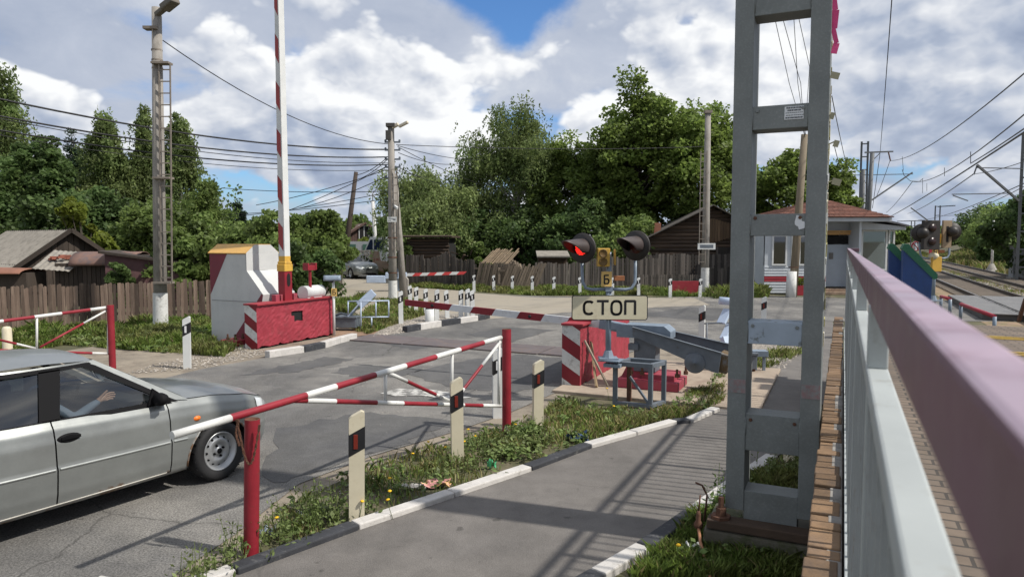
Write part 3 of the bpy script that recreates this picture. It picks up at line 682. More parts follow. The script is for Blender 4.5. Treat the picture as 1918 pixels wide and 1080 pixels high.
mb = MB(); mb.box((.74, -.004, .93), (1.40, .006, .012)); mb.box((1.125, -.004, 1.83), (.012, .006, .38)); mb.build('seam', M('seam_grey', (.22, .22, .22), .7), t)
mb = MB(); mb.beam((1.136, .35, 1.63), (1.136, .65, 1.63), .004, .01); mb.build('front_hatch', CABG, t)
for y in (.05, .72):
    mb = MB(); mb.box((1.44, y + .1, .98), (.22, .16, .26)); mb.build('support_bracket', PINK, t, bevel=.01)
# bolted plate by the cabinet
t = thing('bolted_base', 'small red bolted base plate in the grass beside the white cabinet', 'base plate', tuple(P(441, 645)), ANG)
mb = MB(); mb.box((0, 0, .06), (.48, .4, .12)); mb.build('plate', CRIMSON, t, bevel=.01)
for x, y in ((-.12, -.1), (.05, -.05), (.12, .1)):
    mb = MB(); mb.lathe([(.035, .12), (.035, .17), (.02, .17), (.02, .24), (0, .24)], (x, y, 0), 6, smooth=False); mb.build('bolt', RUST, t)

# ---- raised boom
RB = CL + RV * -.14 + FV * 1.02
t = thing('raised_boom', 'red and white boom barrier raised upright on a red and yellow column', 'boom barrier', tuple(RB), ANG)
mb = MB(); mb.box((0, 0, .8), (.20, .24, 1.62)); mb.box((.0, .0, 1.69), (.23, .26, .16), 1); mb.box((0, 0, 1.80), (.22, .22, .06), 1); mb.build('column', [RED, YELLOW], t, bevel=.012)
mb = MB(); n = 14; mb.prism([(.055*cos(2*pi*i/n), .10*sin(2*pi*i/n) + (.05 if sin(2*pi*i/n) > 0 else -.05)) for i in range(n)], (.101, 0, 1.42), (0, 1, 0), (0, 0, 1), (1, 0, 0), .004); mb.build('slot', DARK, t)
mb = MB(); zt = 8.6; z = 1.83; w0, w1 = .17, .10
mb.prism([(-.085, 1.8), (.085, 1.8), (.05, zt), (-.05, zt)], (0, -.085, 0), (1, 0, 0), (0, 0, 1), (0, 1, 0), .17)
mb.box((0, 0, 1.88), (.176, .178, .14), 2)
z = 2.06
while z < zt - 1:
    w = .085 + (.05 - .085) * (z - 1.8) / (zt - 1.8); w2 = .085 + (.05 - .085) * (z + .6 - 1.8) / (zt - 1.8)
    mb.add([(-w - .003, -.0885, z + .18), (w*.62, -.0885, z), (w2*.62, -.0885, z + .52), (-w2 - .003, -.0885, z + .66)], [(0, 1, 2, 3)], 1)
    mb.add([(-w - .003, -.0885, z + .18), (-w - .003, .0885, z + .18), (-w2 - .003, .0885, z + .66), (-w2 - .003, -.0885, z + .66)], [(0, 1, 2, 3)], 1); z += 1.02
mb.build('boom', [WHITE, M('boom_red', (.30, .045, .045), .5, var=.15), YELLOW], t, recalc=False)
mb = MB(); mb.tube([(-.05, .62, 1.08), (-.05, 1.25, 1.08)], .16, 18); mb.box((-.05, .9, .98), (.24, .5, .14)); mb.build('motor_housing', WHITE, t)
for x, y in ((-.02, -.28), (-.02, -.12), (.02, .24)):
    mb = MB(); mb.box((x, y, 1.02), (.12, .12, .16)); mb.build('clamp', PINK, t, bevel=.008)
t = thing('red_stand', 'red upright stand with a crosspiece on top, standing on the crimson block', 'stand', tuple(CL + RV * -.12 + FV * 1.82 + ZV * .95), ANG)
mb = MB(); mb.lathe([(.10, .0), (.07, .03), (.035, .14), (.035, .66), (0, .67)], (0, 0, 0), 8, smooth=False); mb.build('upright', RED, t)
mb = MB(); mb.box((0, 0, .71), (.14, .30, .12)); mb.box((0, -.13, .74), (.16, .05, .16)); mb.box((0, .13, .74), (.16, .05, .16)); mb.build('crosspiece', RED, t, bevel=.006)

# ---- letters built as strokes
def stroke(mb, pts, w, o, ex, ey, ez, d, m=0):
    for a, b in zip(pts[:-1], pts[1:]):
        a = Vector(a); b = Vector(b); dd = (b - a); l = dd.length
        if l < 1e-6: continue
        dd /= l; n = Vector((-dd.y, dd.x)); a2 = a - dd*w*.12; b2 = b + dd*w*.12
        q = [a2 + n*w/2, a2 - n*w/2, b2 - n*w/2, b2 + n*w/2]
        mb.add([o + ex*p.x + ey*p.y + ez*d for p in q], [(0, 1, 2, 3)], m)
def arc(cx, cy, rx, ry, a0, a1, n=18): return [(cx + rx*cos(radians(a0 + (a1-a0)*i/n)), cy + ry*sin(radians(a0 + (a1-a0)*i/n))) for i in range(n+1)]
def sup(cx, cy, rx, ry, a0, a1, n=28, e=.72):
    o = []
    for i in range(n + 1):
        a = radians(a0 + (a1-a0)*i/n); c, s = cos(a), sin(a)
        o.append((cx + rx*math.copysign(abs(c)**e, c), cy + ry*math.copysign(abs(s)**e, s)))
    return o
def letter_B(mb, o, ex, ey, ez, w, h, sw, m):
    stroke(mb, [(w*.45, h/2), (-w/2, h/2), (-w/2, -h/2), (w*.3, -h/2)], sw, o, ex, ey, ez, 0, m)
    stroke(mb, [(-w/2, h*.05), (w*.25, h*.05)] + arc(w*.22, -h*.225, w*.28, h*.275, 90, -90, 8), sw, o, ex, ey, ez, .0003, m)

# ---- hooded lamp on a white post beside the crimson block
HB = P(626, 629)
t = thing('hooded_lamp_post', 'grey hooded lamp on a thin white post with a lettered plate beside the crimson block', 'lamp post', tuple(HB), .15)
mb = MB(); mb.tube([(0, 0, -.05), (0, 0, 1.32)], .032, 8); mb.build('post', WHITE, t)
mb = MB()
for k in range(10): pass
mb.grid(lambda u, v: (-.22 + .40*u, -.02 + .085*cos(pi*v*1.15 - .25), 1.36 + .105*sin(pi*v*1.15 - .25)), 6, 10); mb.build('hood', GREY, t).modifiers.new('s', 'SOLIDIFY').thickness = .008
mb = MB(); mb.lathe([(0, 0), (.07, 0), (.07, .10), (0, .10)], (-.10, -.02, 1.36), 10, ax=(1, 0, 0)); mb.build('lamp', BLACK, t)
PLY = M('plate_yellow', (.62, .42, .14), .6, var=.15, c2=(.38, .22, .08), fac=(.55, .66))
mb = MB(); mb.box((.02, -.045, 1.06), (.13, .012, .19)); letter_B(mb, Vector((.02, -.0522, 1.06)), Vector((1, 0, 0)), ZV, Vector((0, -1, 0)), .06, .11, .018, 1); mb.build('letter_plate', [PLY, BLACK], t)

# ---- lifting gear of the road plates
def lift_gear(name, label, loc, rz, cat='lifting gear'):
    t = thing(name, label, cat, tuple(loc), rz)
    mb = MB(); mb.box((0, 0, .20), (.70, .34, .24)); mb.box((0, 0, .345), (.74, .38, .05)); mb.box((-.36, -.02, .26), (.12, .2, .12)); mb.build('base_box', DGREY, t, bevel=.012)
    mb = MB()
    for x in (-.3, .3): mb.box((x, -.1, .04), (.06, .06, .12)); mb.box((x, .1, .04), (.06, .06, .12))
    mb.build('feet', RUST, t)
    return t
LG = P(646, 618)
t = lift_gear('lifting_gear', 'pale blue lifting gear with a raised slanting beam left of the kerb island', LG, -.1)
mb = MB(); a = Vector((-.05, 0, .18)); b = Vector((.42, .15, .72)); mb.beam(a + Vector((0, -.07, 0)), b + Vector((0, -.07, 0)), .03, .15, up=(0, 1, 0)); mb.beam(a + Vector((0, .07, 0)), b + Vector((0, .07, 0)), .03, .15, up=(0, 1, 0)); mb.build('beam', PALEBLUE, t, bevel=.006)
mb = MB(); mb.beam(Vector((.34, .12, .62)), Vector((.70, .25, .97)), .24, .20); mb.build('head', PALEBLUE, t, bevel=.02)
mb = MB(); mb.tube([(-.3, -.1, .36), (-.05, -.1, .44), (.1, -.05, .40)], .03, 8); mb.build('hydraulic_pipe', DGREY, t)
FA = P(652, 620); FB = FA + RV*.0 + Vector((1.0, .12, 0))
t = thing('tube_guard', 'thin grey tubular guard frame round the pale blue lifting gear', 'guard frame', tuple(FA))
fp = lambda px, py: PV(px, py, FA, FB)
for a, b in (((651, 564), (729, 563)), ((652, 564), (652, 590)), ((676, 564), (676, 621)), ((704, 565), (704, 593)), ((728, 563), (728, 594)), ((676, 594), (728, 593)), ((696, 594), (696, 612))):
    mb = MB(); mb.tube([fp(*a), fp(*b)], .018, 8); mb.build('tube', PALEBLUE, t, world=True)
RG = P(1375, 696)
t = lift_gear('lifting_gear', 'grey lifting gear with a tilted head half hidden behind the steel mast', RG, ANG*.3)
mb = MB(); mb.beam((-.10, 0, .37), (-.16, .1, .60), .14, .10); mb.beam((-.18, .1, .55), (-.02, .3, .80), .13, .09); mb.build('beam', PALEBLUE, t, bevel=.008)
mb = MB(); mb.beam((-.20, .25, .82), (-.06, .4, 1.06), .17, .05); mb.build('slanted_plate', PALEBLUE, t, bevel=.008)
mb = MB(); mb.tube([(-.22, .38, 1.22), (.26, .38, 1.18)], .07, 12); mb.build('head_tube', PALEBLUE, t)
mb = MB(); mb.tube([(-.5, .2, .82), (.0, .25, .84), (.1, .3, .84)], .014, 6); mb.tube([(-.45, .2, .0), (-.45, .2, .83)], .014, 6); mb.build('frame_tube', DGREY, t)
mb = MB(); mb.box((.42, .0, .34), (.26, .22, .10)); mb.box((.36, 0, .15), (.05, .05, .32)); mb.box((.5, 0, .15), (.05, .05, .32)); mb.build('side_box', GREY, t, bevel=.006)

# ---- lowered boom with its machine
BO = US(-3.45, 10.75, 0); 
t = thing('lowered_boom', 'red and white boom lowered across the road with grey counterweight arm and machine', 'boom barrier', tuple(BO), ANG)
mb = MB(); tip = Vector((-3.68, 0, 1.185)); root = Vector((.15, 0, .965))
cuts = [0, .245, .355, .465, .585, .70, .815, .915, 1.0]; mi = 0
for i in range(len(cuts) - 1):
    a = tip.lerp(root, cuts[i]); b = tip.lerp(root, cuts[i+1]); h0 = .052 + .006*cuts[i]; h1 = .052 + .006*cuts[i+1]; sk = .035
    s0 = 0 if i == 0 else sk; s1 = sk if i < len(cuts)-2 else 0
    vs = []
    for y in (-.025, .025): vs += [a + Vector((-s0, y, -h0)), b + Vector((-s1, y, -h1)), b + Vector((s1, y, h1)), a + Vector((s0, y, h0))]
    mb.add(vs, [(0, 1, 2, 3), (7, 6, 5, 4), (0, 4, 5, 1), (1, 5, 6, 2), (2, 6, 7, 3), (3, 7, 4, 0)], i % 2)
for f in (.15, .64):
    c = tip.lerp(root, f) + Vector((0, -.026, 0)); mb.lathe([(.028, -.004), (.028, .008), (0, .008)], c, 10, 2, ax=(0, -1, 0))
mb.build('boom', [DRED, M('boom_white', (.60, .61, .62), .5, var=.08, c2=(.45, .44, .42), fac=(.55, .7)), BLACK], t)
mb = MB(); mb.beam((-.02, 0, .985), (.85, 0, .865), .11, .15); mb.box((.30, -.062, .95), (.28, .014, .12), rot=Matrix.Rotation(radians(8), 3, 'Y')); mb.build('boom_clamp', GREY, t, bevel=.008)
mb = MB()
for y, y2 in ((-.16, 0), (.30, 0)):
    x1 = 1.86 if y < 0 else 2.12; zt = .665 if y < 0 else .70; zb = .38 if y < 0 else .36
    mb.prism([(.55, .98), (.55, .84), (x1 - .12, zb), (x1 - .02, zb - .02), (x1 + .02, zt)], (0, y, 0), (1, 0, 0), (0, 0, 1), (0, 1, 0), .02)
    mb.beam((.55, y - .015, .98), (x1 + .02, y - .015, zt + .003), .05, .012)
mb.build('counterweight_arm', DGREY, t, bevel=.004)
mb = MB(); mb.lathe([(0, -.03), (.15, -.03), (.155, 0), (.15, .01), (.14, .015), (.02, .015), (.02, .03), (0, .03)], (1.50, -.165, .49), 28, ax=(0, -1, 0)); mb.build('disc', DGREY, t)
mb = MB(); mb.box((1.90, .08, .50), (.16, .40, .28), rot=Matrix.Rotation(radians(12), 3, 'Y')); mb.build('counterweight', M('rusty_counterweight', (.10, .065, .03), .8, var=.4, c2=(.14, .14, .14), fac=(.5, .6)), t, bevel=.01)
mb = MB(); n = 6
mb.prism([(.28, .80), (1.12, .80), (1.12, .92), (1.02, 1.0), (.40, 1.0), (.28, .92)], (0, -.10, 0), (1, 0, 0), (0, 0, 1), (0, 1, 0), .36); mb.build('drive_cover', GREY, t, bevel=.01)
mb = MB(); mb.box((.72, .08, .56), (.34, .30, .56)); mb.box((.55, -.06, .66), (.16, .12, .10)); mb.build('drive_box', DGREY, t, bevel=.01)
mb = MB(); mb.box((.80, .10, .11), (.95, .7, .14)); mb.box((.95, .1, .22), (.50, .5, .10)); mb.prism([(0, 0), (.5, 0), (.36, .2), (.1, .2)], (.35, -.05, .18), (1, 0, 0), (0, 0, 1), (0, 1, 0), .4); mb.build('bolted_base', PINK, t, bevel=.012)
for x, y in ((.55, -.22), (.72, -.20), (.86, -.24), (1.25, -.2), (1.32, .1)):
    mb = MB(); mb.lathe([(.036, .26), (.036, .31), (.02, .31), (.02, .38), (0, .38)], (x, y, 0), 6, smooth=False); mb.build('bolt', RUST, t)
WOOD = M('weathered_plank', (.30, .22, .13), .85, var=.25, stretch=(9, 9, .8), sc=3, bump=.4); WOODG = M('grey_plank', (.27, .23, .18), .85, var=.3, stretch=(9, 9, .8), sc=3, bump=.4)
for (a, za), (b, zb), w, m, lb in ((((1133, 722), 0), ((1118, 700), .72), .10, WOOD, 'wide brown plank leaning on the red block behind the signal column'), (((1141, 730), 0), ((1112, 706), .70), .045, WOODG, 'thin grey stick crossing the wide plank on the red block')):
    p = P(*a); q = P(1098 if w > .06 else 1101, 715) + ZV * .0
    top = CN + RV * .03 + FV * (.45 if w > .06 else .12) + ZV * (.66 if w > .06 else .74)
    bot = CN + RV * (.28 if w > .06 else .42) + FV * (-.02 if w > .06 else .12)
    mb = MB(); mb.beam(bot + ZV*.05, top, w, .025, up=RV); o = mb.build('plank', m, loc=bot); tag(o, lb, 'plank')

# ---- the signal column with the STOP board
LEDM = bpy.data.materials.new('red_led'); LEDM.use_nodes = True
_b = LEDM.node_tree.nodes['Principled BSDF']; _b.inputs['Base Color'].default_value = (.6, .01, .01, 1); _b.inputs['Emission Color'].default_value = (1, .03, .02, 1); _b.inputs['Emission Strength'].default_value = 1.6
LENS_OFF = M('dark_lens', (.05, .008, .008), .25, bump=0)
HOODM = M('black_hood', (.028, .024, .022), .5, var=.25, bump=.05); HOODIN = M('hood_brown_black', (.055, .042, .04), .5, var=.2, bump=0)
SIGNM = M('sign_cream', (.60, .55, .40), .45, var=.06, sc=3, c2=(.48, .42, .30), fac=(.56, .72), sc2=5, bump=0)
BELL = M('bell_yellow', (.50, .30, .05), .5, var=.15, c2=(.36, .22, .05), fac=(.55, .66), bump=.05)
def lamp_unit(t, cx, z, yaw, lit):
    Rm = Matrix.Rotation(yaw, 3, 'Z'); f = Rm @ Vector((0, -1, 0)); x = Rm @ Vector((1, 0, 0)); c = Vector((cx, -.02, z))
    mb = MB(); mb.lathe([(0, -.02), (.205, -.02), (.21, 0), (.205, .012), (.0, .012)], c, 28, ax=f); d = mb.build('lamp_disc', HOODM, t)
    mb = MB(); mb.lathe([(0, .012), (.115, .012), (.12, -.14), (.06, -.20), (0, -.20)], c - f*.02, 18, ax=f); mb.build('lamp_housing', HOODM, t)
    mb = MB()
    def hood(u, v):   # long peak above the lens, open below
        a = radians(-35 + 250*v); ln = .46 * (.5 + .5*sin(a)*.9 + .05) * u; rr = .135 - .03*u
        return c + f*(.012 + ln) + x*(rr*cos(a)) + ZV*(rr*sin(a))
    mb.grid(hood, 8, 20); h = mb.build('hood', HOODIN, t); h.modifiers.new('s', 'SOLIDIFY').thickness = .006
    mb = MB(); mb.lathe([(.11, .013), (.08, .04), (0, .05)], c, 20, ax=f); mb.build('lens', LENS_OFF, t)
    if lit:
        mb = MB(); 
        for i in range(-5, 6):
            for j in range(-5, 6):
                a, b = (i + .5*(j % 2))*.019, j*.0175
                if hypot(a, b) < .095: mb.lathe([(.0075, 0), (.006, .006), (0, .007)], c + f*(.05 - .25*hypot(a, b)**1.3) + x*a + ZV*b, 6, ax=f)
        mb.build('leds', LEDM, t)
def signal(label, loc, rz, yaw, lit, board, gauge=(-.37, .37)):
    t = thing('crossing_signal', label, 'railway signal', tuple(loc), rz)
    zt = 1.49
    mb = MB(); mb.tube([(0, 0, .02), (0, 0, .95)], .040, 12); mb.tube([(0, 0, .93), (0, 0, zt)], .036, 12); mb.box((0, 0, .01), (.26, .22, .025)); mb.lathe([(.085, .02), (.05, .12), (.0, .13)], (0, 0, 0), 8, smooth=False); mb.build('column', GREY, t)
    mb = MB()
    for sg, cx in ((-1, gauge[0]), (1, gauge[1])):
        mb.tube([(0, .0, .98), (cx*.62, 0, .97), (cx*.86, 0, .99), (cx*.98, .0, 1.07), (cx, .02, 1.20), (cx, .03, 1.38)], .022, 8)
    mb.box((0, -.0, .98), (.10, .10, .07)); mb.build('bracket', GREY, t)
    for (cx, l) in ((gauge[0], lit), (gauge[1], False)): lamp_unit(t, cx, 1.545 if cx < 0 else 1.58, yaw, l)
    mb = MB(); mb.box((-.09, -.06, 1.42), (.17, .17, .25)); mb.box((.075, -.02, 1.42), (.02, .12, .22)); mb.build('bell_box', BELL, t, bevel=.012)
    for z in (1.475, 1.36):
        mb = MB(); mb.lathe([(0, .004), (.045, .004), (.052, .012), (.06, 0)], (-.10, -.146, z), 16, ax=(0, -1, 0)); mb.build('speaker', M('speaker_dark', (.13, .075, .02), .6, bump=0), t)
    mb = MB(); mb.box((-.04, -.055, 1.12), (.145, .014, .21)); letter_B(mb, Vector((-.04, -.0632, 1.115)), Vector((1, 0, 0)), ZV, Vector((0, -1, 0)), .062, .115, .02, 1); mb.build('letter_plate', [PLY, BLACK], t, bevel=.002)
    mb = MB(); mb.box((.14, -.0, 1.13), (.14, .10, .07)); mb.build('junction_box', M('rusty_orange', (.30, .12, .05), .7, var=.25), t, bevel=.006)
    if board:
        W_, H_ = 1.05, .345; o = Vector((0.005, -.075, .725)); ex, ey, ez = Vector((1, 0, 0)), ZV, Vector((0, -1, 0))
        def rr(w, h, r, n=6):
            p = []
            for (sx, sy, a0) in ((1, 1, 0), (-1, 1, 90), (-1, -1, 180), (1, -1, 270)):
                for i in range(n+1):
                    a = radians(a0 + 90*i/n); p.append((sx*(w/2 - r) + r*cos(a), sy*(h/2 - r) + r*sin(a)))
            return p
        mb = MB(); mb.prism(rr(W_, H_, .035), o - ez*.02, ex, ey, ez, .02, 1)
        mb.add([o + ex*a + ey*b + ez*.0015 for a, b in rr(W_ - .022, H_ - .022, .027)], [tuple(range(28))], 0)
        fr = mb.build('stop_board', [SIGNM, BLACK], t, recalc=False)
        mb = MB(); lw, lh, sw = .135, .185, .034; xs = [-.288, -.096, .092, .282]; ezd = .0030
        stroke(mb, sup(xs[0], 0, lw/2, lh/2 - sw*.2, 48, 312), sw, o, ex, ey, ez, ezd)
        stroke(mb, [(xs[1] - lw/2 - .01, lh/2), (xs[1] + lw/2 + .01, lh/2)], sw, o, ex, ey, ez, ezd); stroke(mb, [(xs[1], lh/2), (xs[1], -lh/2)], sw, o, ex, ey, ez, ezd + .0003)
        stroke(mb, sup(xs[2], 0, lw/2, lh/2, 0, 360, 36), sw, o, ex, ey, ez, ezd)
        stroke(mb, [(xs[3] - lw/2, -lh/2), (xs[3] - lw/2, lh/2)], sw, o, ex, ey, ez, ezd); stroke(mb, [(xs[3] + lw/2, -lh/2), (xs[3] + lw/2, lh/2)], sw, o, ex, ey, ez, ezd); stroke(mb, [(xs[3] - lw/2, lh/2), (xs[3] + lw/2, lh/2)], sw, o, ex, ey, ez, ezd + .0003)
        b = mb.build('lettering', BLACK, t, recalc=False)
        mb = MB(); mb.box((0, -.045, .73), (.12, .06, .10)); mb.build('board_clamp', GREY, t)
    return t
FL = P(1152, 758); FTOP = .60
t = thing('steel_frame_stand', 'grey welded angle steel frame standing in the grass, carrying the signal column', 'stand', tuple(FL), ANG)
mb = MB()
for x, y in ((0, 0), (.50, 0), (.10, .36), (.60, .36)):
    mb2 = MB(); mb2.box((x, y, FTOP/2), (.06, .06, FTOP)); mb2.build('leg', DGREY if x != .10 else RUST, t, bevel=.004)
mb = MB(); mb.beam((-.03, 0, FTOP - .01), (.53, 0, FTOP - .01), .062, .064); mb.beam((.07, .36, FTOP - .01), (.63, .36, FTOP - .01), .062, .064); mb.beam((.0, .03, FTOP - .012), (.10, .33, FTOP - .012), .058, .06); mb.beam((.50, .03, FTOP - .012), (.60, .33, FTOP - .012), .058, .06); mb.build('top_frame', DGREY, t, bevel=.004)
mb = MB(); mb.beam((-.03, -.002, .035), (.53, -.002, .035), .066, .05); mb.beam((.50, .03, .033), (.60, .33, .033), .06, .05); mb.build('bottom_rail', DGREY, t, bevel=.004)
mb = MB(); mb.beam((.18, .1, FTOP - .2), (.47, .03, .06), .03, .03); mb.build('brace', DGREY, t)
mb = MB(); mb.box((-.06, -.02, FTOP + .035), (.30, .26, .022)); mb.box((-.02, -.02, FTOP - .03), (.24, .2, .05)); mb.build('column_plate', GREY, t, bevel=.003)
mb = MB(); mb.tube([tuple(FL + RV*.62 + FV*.05 + ZV*.5), tuple(FL + RV*.70 + FV*-.05)], .018, 6)
SB = FL + RV * -.10 + FV * -.02 + ZV * (FTOP + .047)
ZS = -.05
signal('railway crossing signal with one red lamp lit, a bell box and a СТОП board', SB, 0.0, radians(-38), True, True)
for (px, py), h, rz in (((1758, 572), 0, 0),):
    pass
SG2 = PD(1752, 450, 16.2); SG2.z = .92
s2 = signal('second crossing signal seen by the tracks above the far end of the pink handrail', SG2, radians(8), radians(155), False, False)
mb = MB(); mb.tube([(0, 0, -.95), (0, 0, .05)], .06, 12); mb.build('lower_column', GALV, s2)
mb = MB(); mb.box((-.02, -.08, .84), (.24, .06, .34)); mb.build('yellow_box', BELL, s2, bevel=.01)
mb = MB(); mb.box((.22, -.07, 1.52), (.22, .05, .62)); mb.box((.22, -.098, 1.52), (.06, .008, .36), 1); mb.build('backing_panel', [M('brown_panel', (.27, .20, .13), .7, var=.15), DARK], s2, bevel=.006)
mb = MB(); mb.box((-.22, -.12, 1.50), (.40, .10, .66)); mb.build('black_panel', HOODM, s2, bevel=.01)
for z in (1.66, 1.36):
    mb = MB(); mb.lathe([(.09, 0), (.09, .02), (0, .02)], (-.22, -.171, z), 16, ax=(0, -1, 0)); mb.build('dark_lens', M('dim_lens', (.025, .012, .012), .3, bump=0), s2)
mb = MB(); mb.lathe([(.07, 0), (.09, .16), (.0, .17)], (.02, -.02, 1.02), 12, ax=(-1, -.4, 0)); mb.build('horn', CREAM, s2)
# ============================================================ POLES
POLEC = M('pole_concrete', (.27, .25, .225), .85, var=.16, sc=3, c2=(.19, .175, .155), fac=(.5, .64), bump=.3, bs=40, stretch=(1, 1, .5))
POLEW = M('pole_whitewash', (.58, .58, .56), .8, var=.1, sc=6, c2=(.36, .35, .33), fac=(.52, .66), sc2=9, bump=.3)
POLEWOOD = M('pole_wood', (.185, .15, .105), .85, var=.25, stretch=(8, 8, .5), bump=.4)
DARKWOODP = M('dark_pole_wood', (.055, .04, .032), .85, var=.25, stretch=(8, 8, .5), bump=.3)
LADDER = M('ladder_metal', (.22, .19, .16), .7, metal=.2, var=.25, bump=.2)
def pole(name, label, base, h, r0, r1, m, lean=(0, 0), white=0.0, n=14, cat='pole', wm=None):
    t = thing(name, label, cat, tuple(base))
    mb = MB(); mb.tube([(0, 0, -.3), (lean[0]*.5, lean[1]*.5, h*.5), (lean[0], lean[1], h)], [r0, (r0+r1)/2, r1], n); mb.build('shaft', m, t)
    if white:
        mb = MB(); mb.tube([(0, 0, -.02), (lean[0]*white/h, lean[1]*white/h, white)], [r0 + .012, r0 + .012 - (r0-r1)*white/h], n, cap=False); mb.build('painted_base', wm or POLEW, t)
    return t
# left pole with ladder and floodlight
B = P(301, 616); t = pole('lighting_pole', 'tallest concrete pole with a ladder and floodlight before the plank fence', B, 8.15, .175, .118, POLEC, white=.95, lean=(.17, 0))
def ladder(t, x0, x1, y, z0, z1, step=.29, r=.016, sh=0):
    mb = MB()
    for x in (x0, x1): mb.beam((x, y, z0), (x + sh, y, z1), .035, .03)
    z = z0 + .1
    while z < z1: f_ = sh*(z-z0)/(z1-z0); mb.beam((x0 + f_, y, z), (x1 + f_, y, z), .028, .026); z += step
    return mb.build('ladder', LADDER, t)
ladder(t, .15, .43, -.20, 1.25, 6.72, sh=.13)
for q_ in ((.32, 6.74), (.26, 3.88), (.19, 1.22)): mb = MB(); mb.box((q_[0], -.14, q_[1]), (.44, .26, .05)); mb.build('ladder_bracket', LADDER, t)
mb = MB(); ax = Vector((.86, -.35, .42)); mb.beam(Vector((.17, -.05, 7.95)), Vector((.17, -.05, 7.95)) + ax*.34, .14, .12); a = Vector((.17, -.05, 7.95)) + ax*.3; mb.beam(a, a + ax*.42, .28, .16); mb.build('floodlight', M('lamp_shell', (.13, .115, .095), .6, var=.2), t, bevel=.03)
mb = MB(); mb.box((.06, -.08, 7.62), (.34, .22, .07)); mb.build('lamp_bracket', LADDER, t)
for z in (7.1, 6.85, 6.65): mb = MB(); mb.lathe([(.135, -.02), (.135, .02)], (.14, 0, z), 12); mb.build('clamp_band', LADDER, t)
PT = {'left': B + Vector((.1, 0, 7.05))}
# middle pole
B = P(736, 561); t = pole('utility_pole', 'concrete utility pole with floodlight, whitewashed foot and tangled wires on the island', B, 6.75, .165, .12, POLEC, white=.75)
ladder(t, .02, .24, -.17, 1.9, 5.0, .30)
mb = MB(); mb.beam((.05, -.05, 6.6), (.30, -.1, 6.72), .16, .12); mb.beam((.32, -.1, 6.62), (.68, -.2, 6.78), .15, .10); mb.build('floodlight', M('lamp_shell_pale', (.55, .50, .40), .6, var=.15), t, bevel=.02)
mb = MB(); mb.box((-.08, -.1, 6.3), (.2, .2, .35)); mb.box((-.0, -.05, 6.68), (.34, .3, .14)); mb.build('switch_box', M('dark_box', (.06, .055, .05), .7), t, bevel=.01)
mb = MB()
for z in (6.05, 5.75, 5.4, 5.1, 4.7): mb.beam((-.25, 0, z), (.35, -.02, z), .05, .06); mb.lathe([(.03, 0), (.045, .05), (.03, .1)], (-.22, 0, z), 8); mb.lathe([(.03, 0), (.045, .05), (.03, .1)], (.32, 0, z), 8)
mb.build('insulator_bracket', DGREY, t)
mb = MB(); mb.box((.03, -.20, 3.1), (.36, .012, .20)); mb.box((.0, -.208, 3.13), (.16, .004, .02), 1); mb.box((.12, -.208, 3.10), (.10, .004, .05), 1); mb.box((-.06, -.208, 3.06), (.12, .004, .02), 1); mb.build('notice_plate', [WHITE, INK], t)
mb = MB(); mb.beam((.12, -.1, 3.62), (.26, -.3, 3.52), .09, .09); mb.build('camera_housing', WHITE, t, bevel=.01)
for z in (1.05, 1.65, 2.4): mb = MB(); mb.lathe([(.185, -.02), (.185, .02)], (0, 0, z), 12); mb.build('clamp_band', RUST, t)
PT['mid'] = B + Vector((0, 0, 6.2)); PM = B
B2 = P(757, 559); pole('brace_pole', 'old grey brace pole leaning against the utility pole with the floodlight', B2, 4.9, .15, .10, POLEC, lean=(-.33, .0))
t = thing('concrete_stub', 'pale concrete stub with rounded top at the foot of the brace pole', 'post', tuple(P(760, 557)))
mb = MB(); mb.prism([(-.14, -.1), (.14, -.1), (.14, .75), (.06, .85), (-.06, .85), (-.14, .75)], (.0, -.35, 0), (1, 0, 0), (0, 0, 1), (0, 1, 0), .25); mb.build('stub', CONC, t, bevel=.02)
# leaning dark pole, street lamp, poles at right
B = P(641, 520); tp = PD(667, 322, B.y); pole('old_pole', 'dark wooden pole leaning to the right above the bushes', B, tp.z, .19, .12, DARKWOODP, lean=(tp.x - B.x, 0))
B = P(706, 506); t = pole('street_lamp', 'slim white concrete street lamp far down the side street', B, PD(703, 376, B.y).z, .20, .12, POLEW, lean=(-.25, 0), cat='street lamp')
z = PD(703, 376, B.y).z; mb = MB(); mb.tube([(-.25, 0, z - .1), (-.25, 0, z + .55), (.0, 0, z + .85), (.45, 0, z + .95)], .035, 6); mb.build('arm', LADDER, t)
mb = MB(); mb.beam((.3, 0, z + .92), (.85, 0, z + 1.0), .22, .14); mb.build('lamp_head', WHITE, t, bevel=.03)
mb = MB(); mb.beam((-.45, 0, z - .1), (.0, 0, z - .1), .06, .06); mb.build('crossarm', LADDER, t)
B = P(1320, 552); t = pole('utility_pole', 'concrete pole with ladder rungs and a small sign in front of the old wooden house', B, 7.6, .17, .115, POLEC, white=1.15)
ladder(t, -.32, -.06, -.19, 1.3, 6.0, .32)
mb = MB(); mb.box((-.02, -.22, 2.05), (.74, .02, .26)); mb.box((-.02, -.232, 2.05), (.56, .006, .14), 1); mb.build('name_plate', [WHITE, DGREY], t)
mb = MB(); mb.box((0, -.02, 7.62), (.3, .26, .12)); mb.build('pole_cap', LADDER, t)
PT['right'] = B + Vector((0, 0, 7.2))
B = P(1484, 556); t = pole('wooden_pole', 'brown wooden pole on a white concrete stub in front of the signal booth', B, PD(1499, 252, B.y).z, .17, .13, POLEWOOD, lean=(.32, 0))
mb = MB(); mb.tube([(-.12, -.14, -.1), (-.1, -.14, 1.05)], [.20, .19], 10); mb.build('concrete_stub', POLEW, t)
mb = MB(); mb.lathe([(.2, 0), (.2, .03)], (.02, 0, 1.2), 10); mb.build('wire_band', RUST, t)
PT['wood'] = B + Vector((.3, 0, PD(1499, 252, B.y).z - .15))
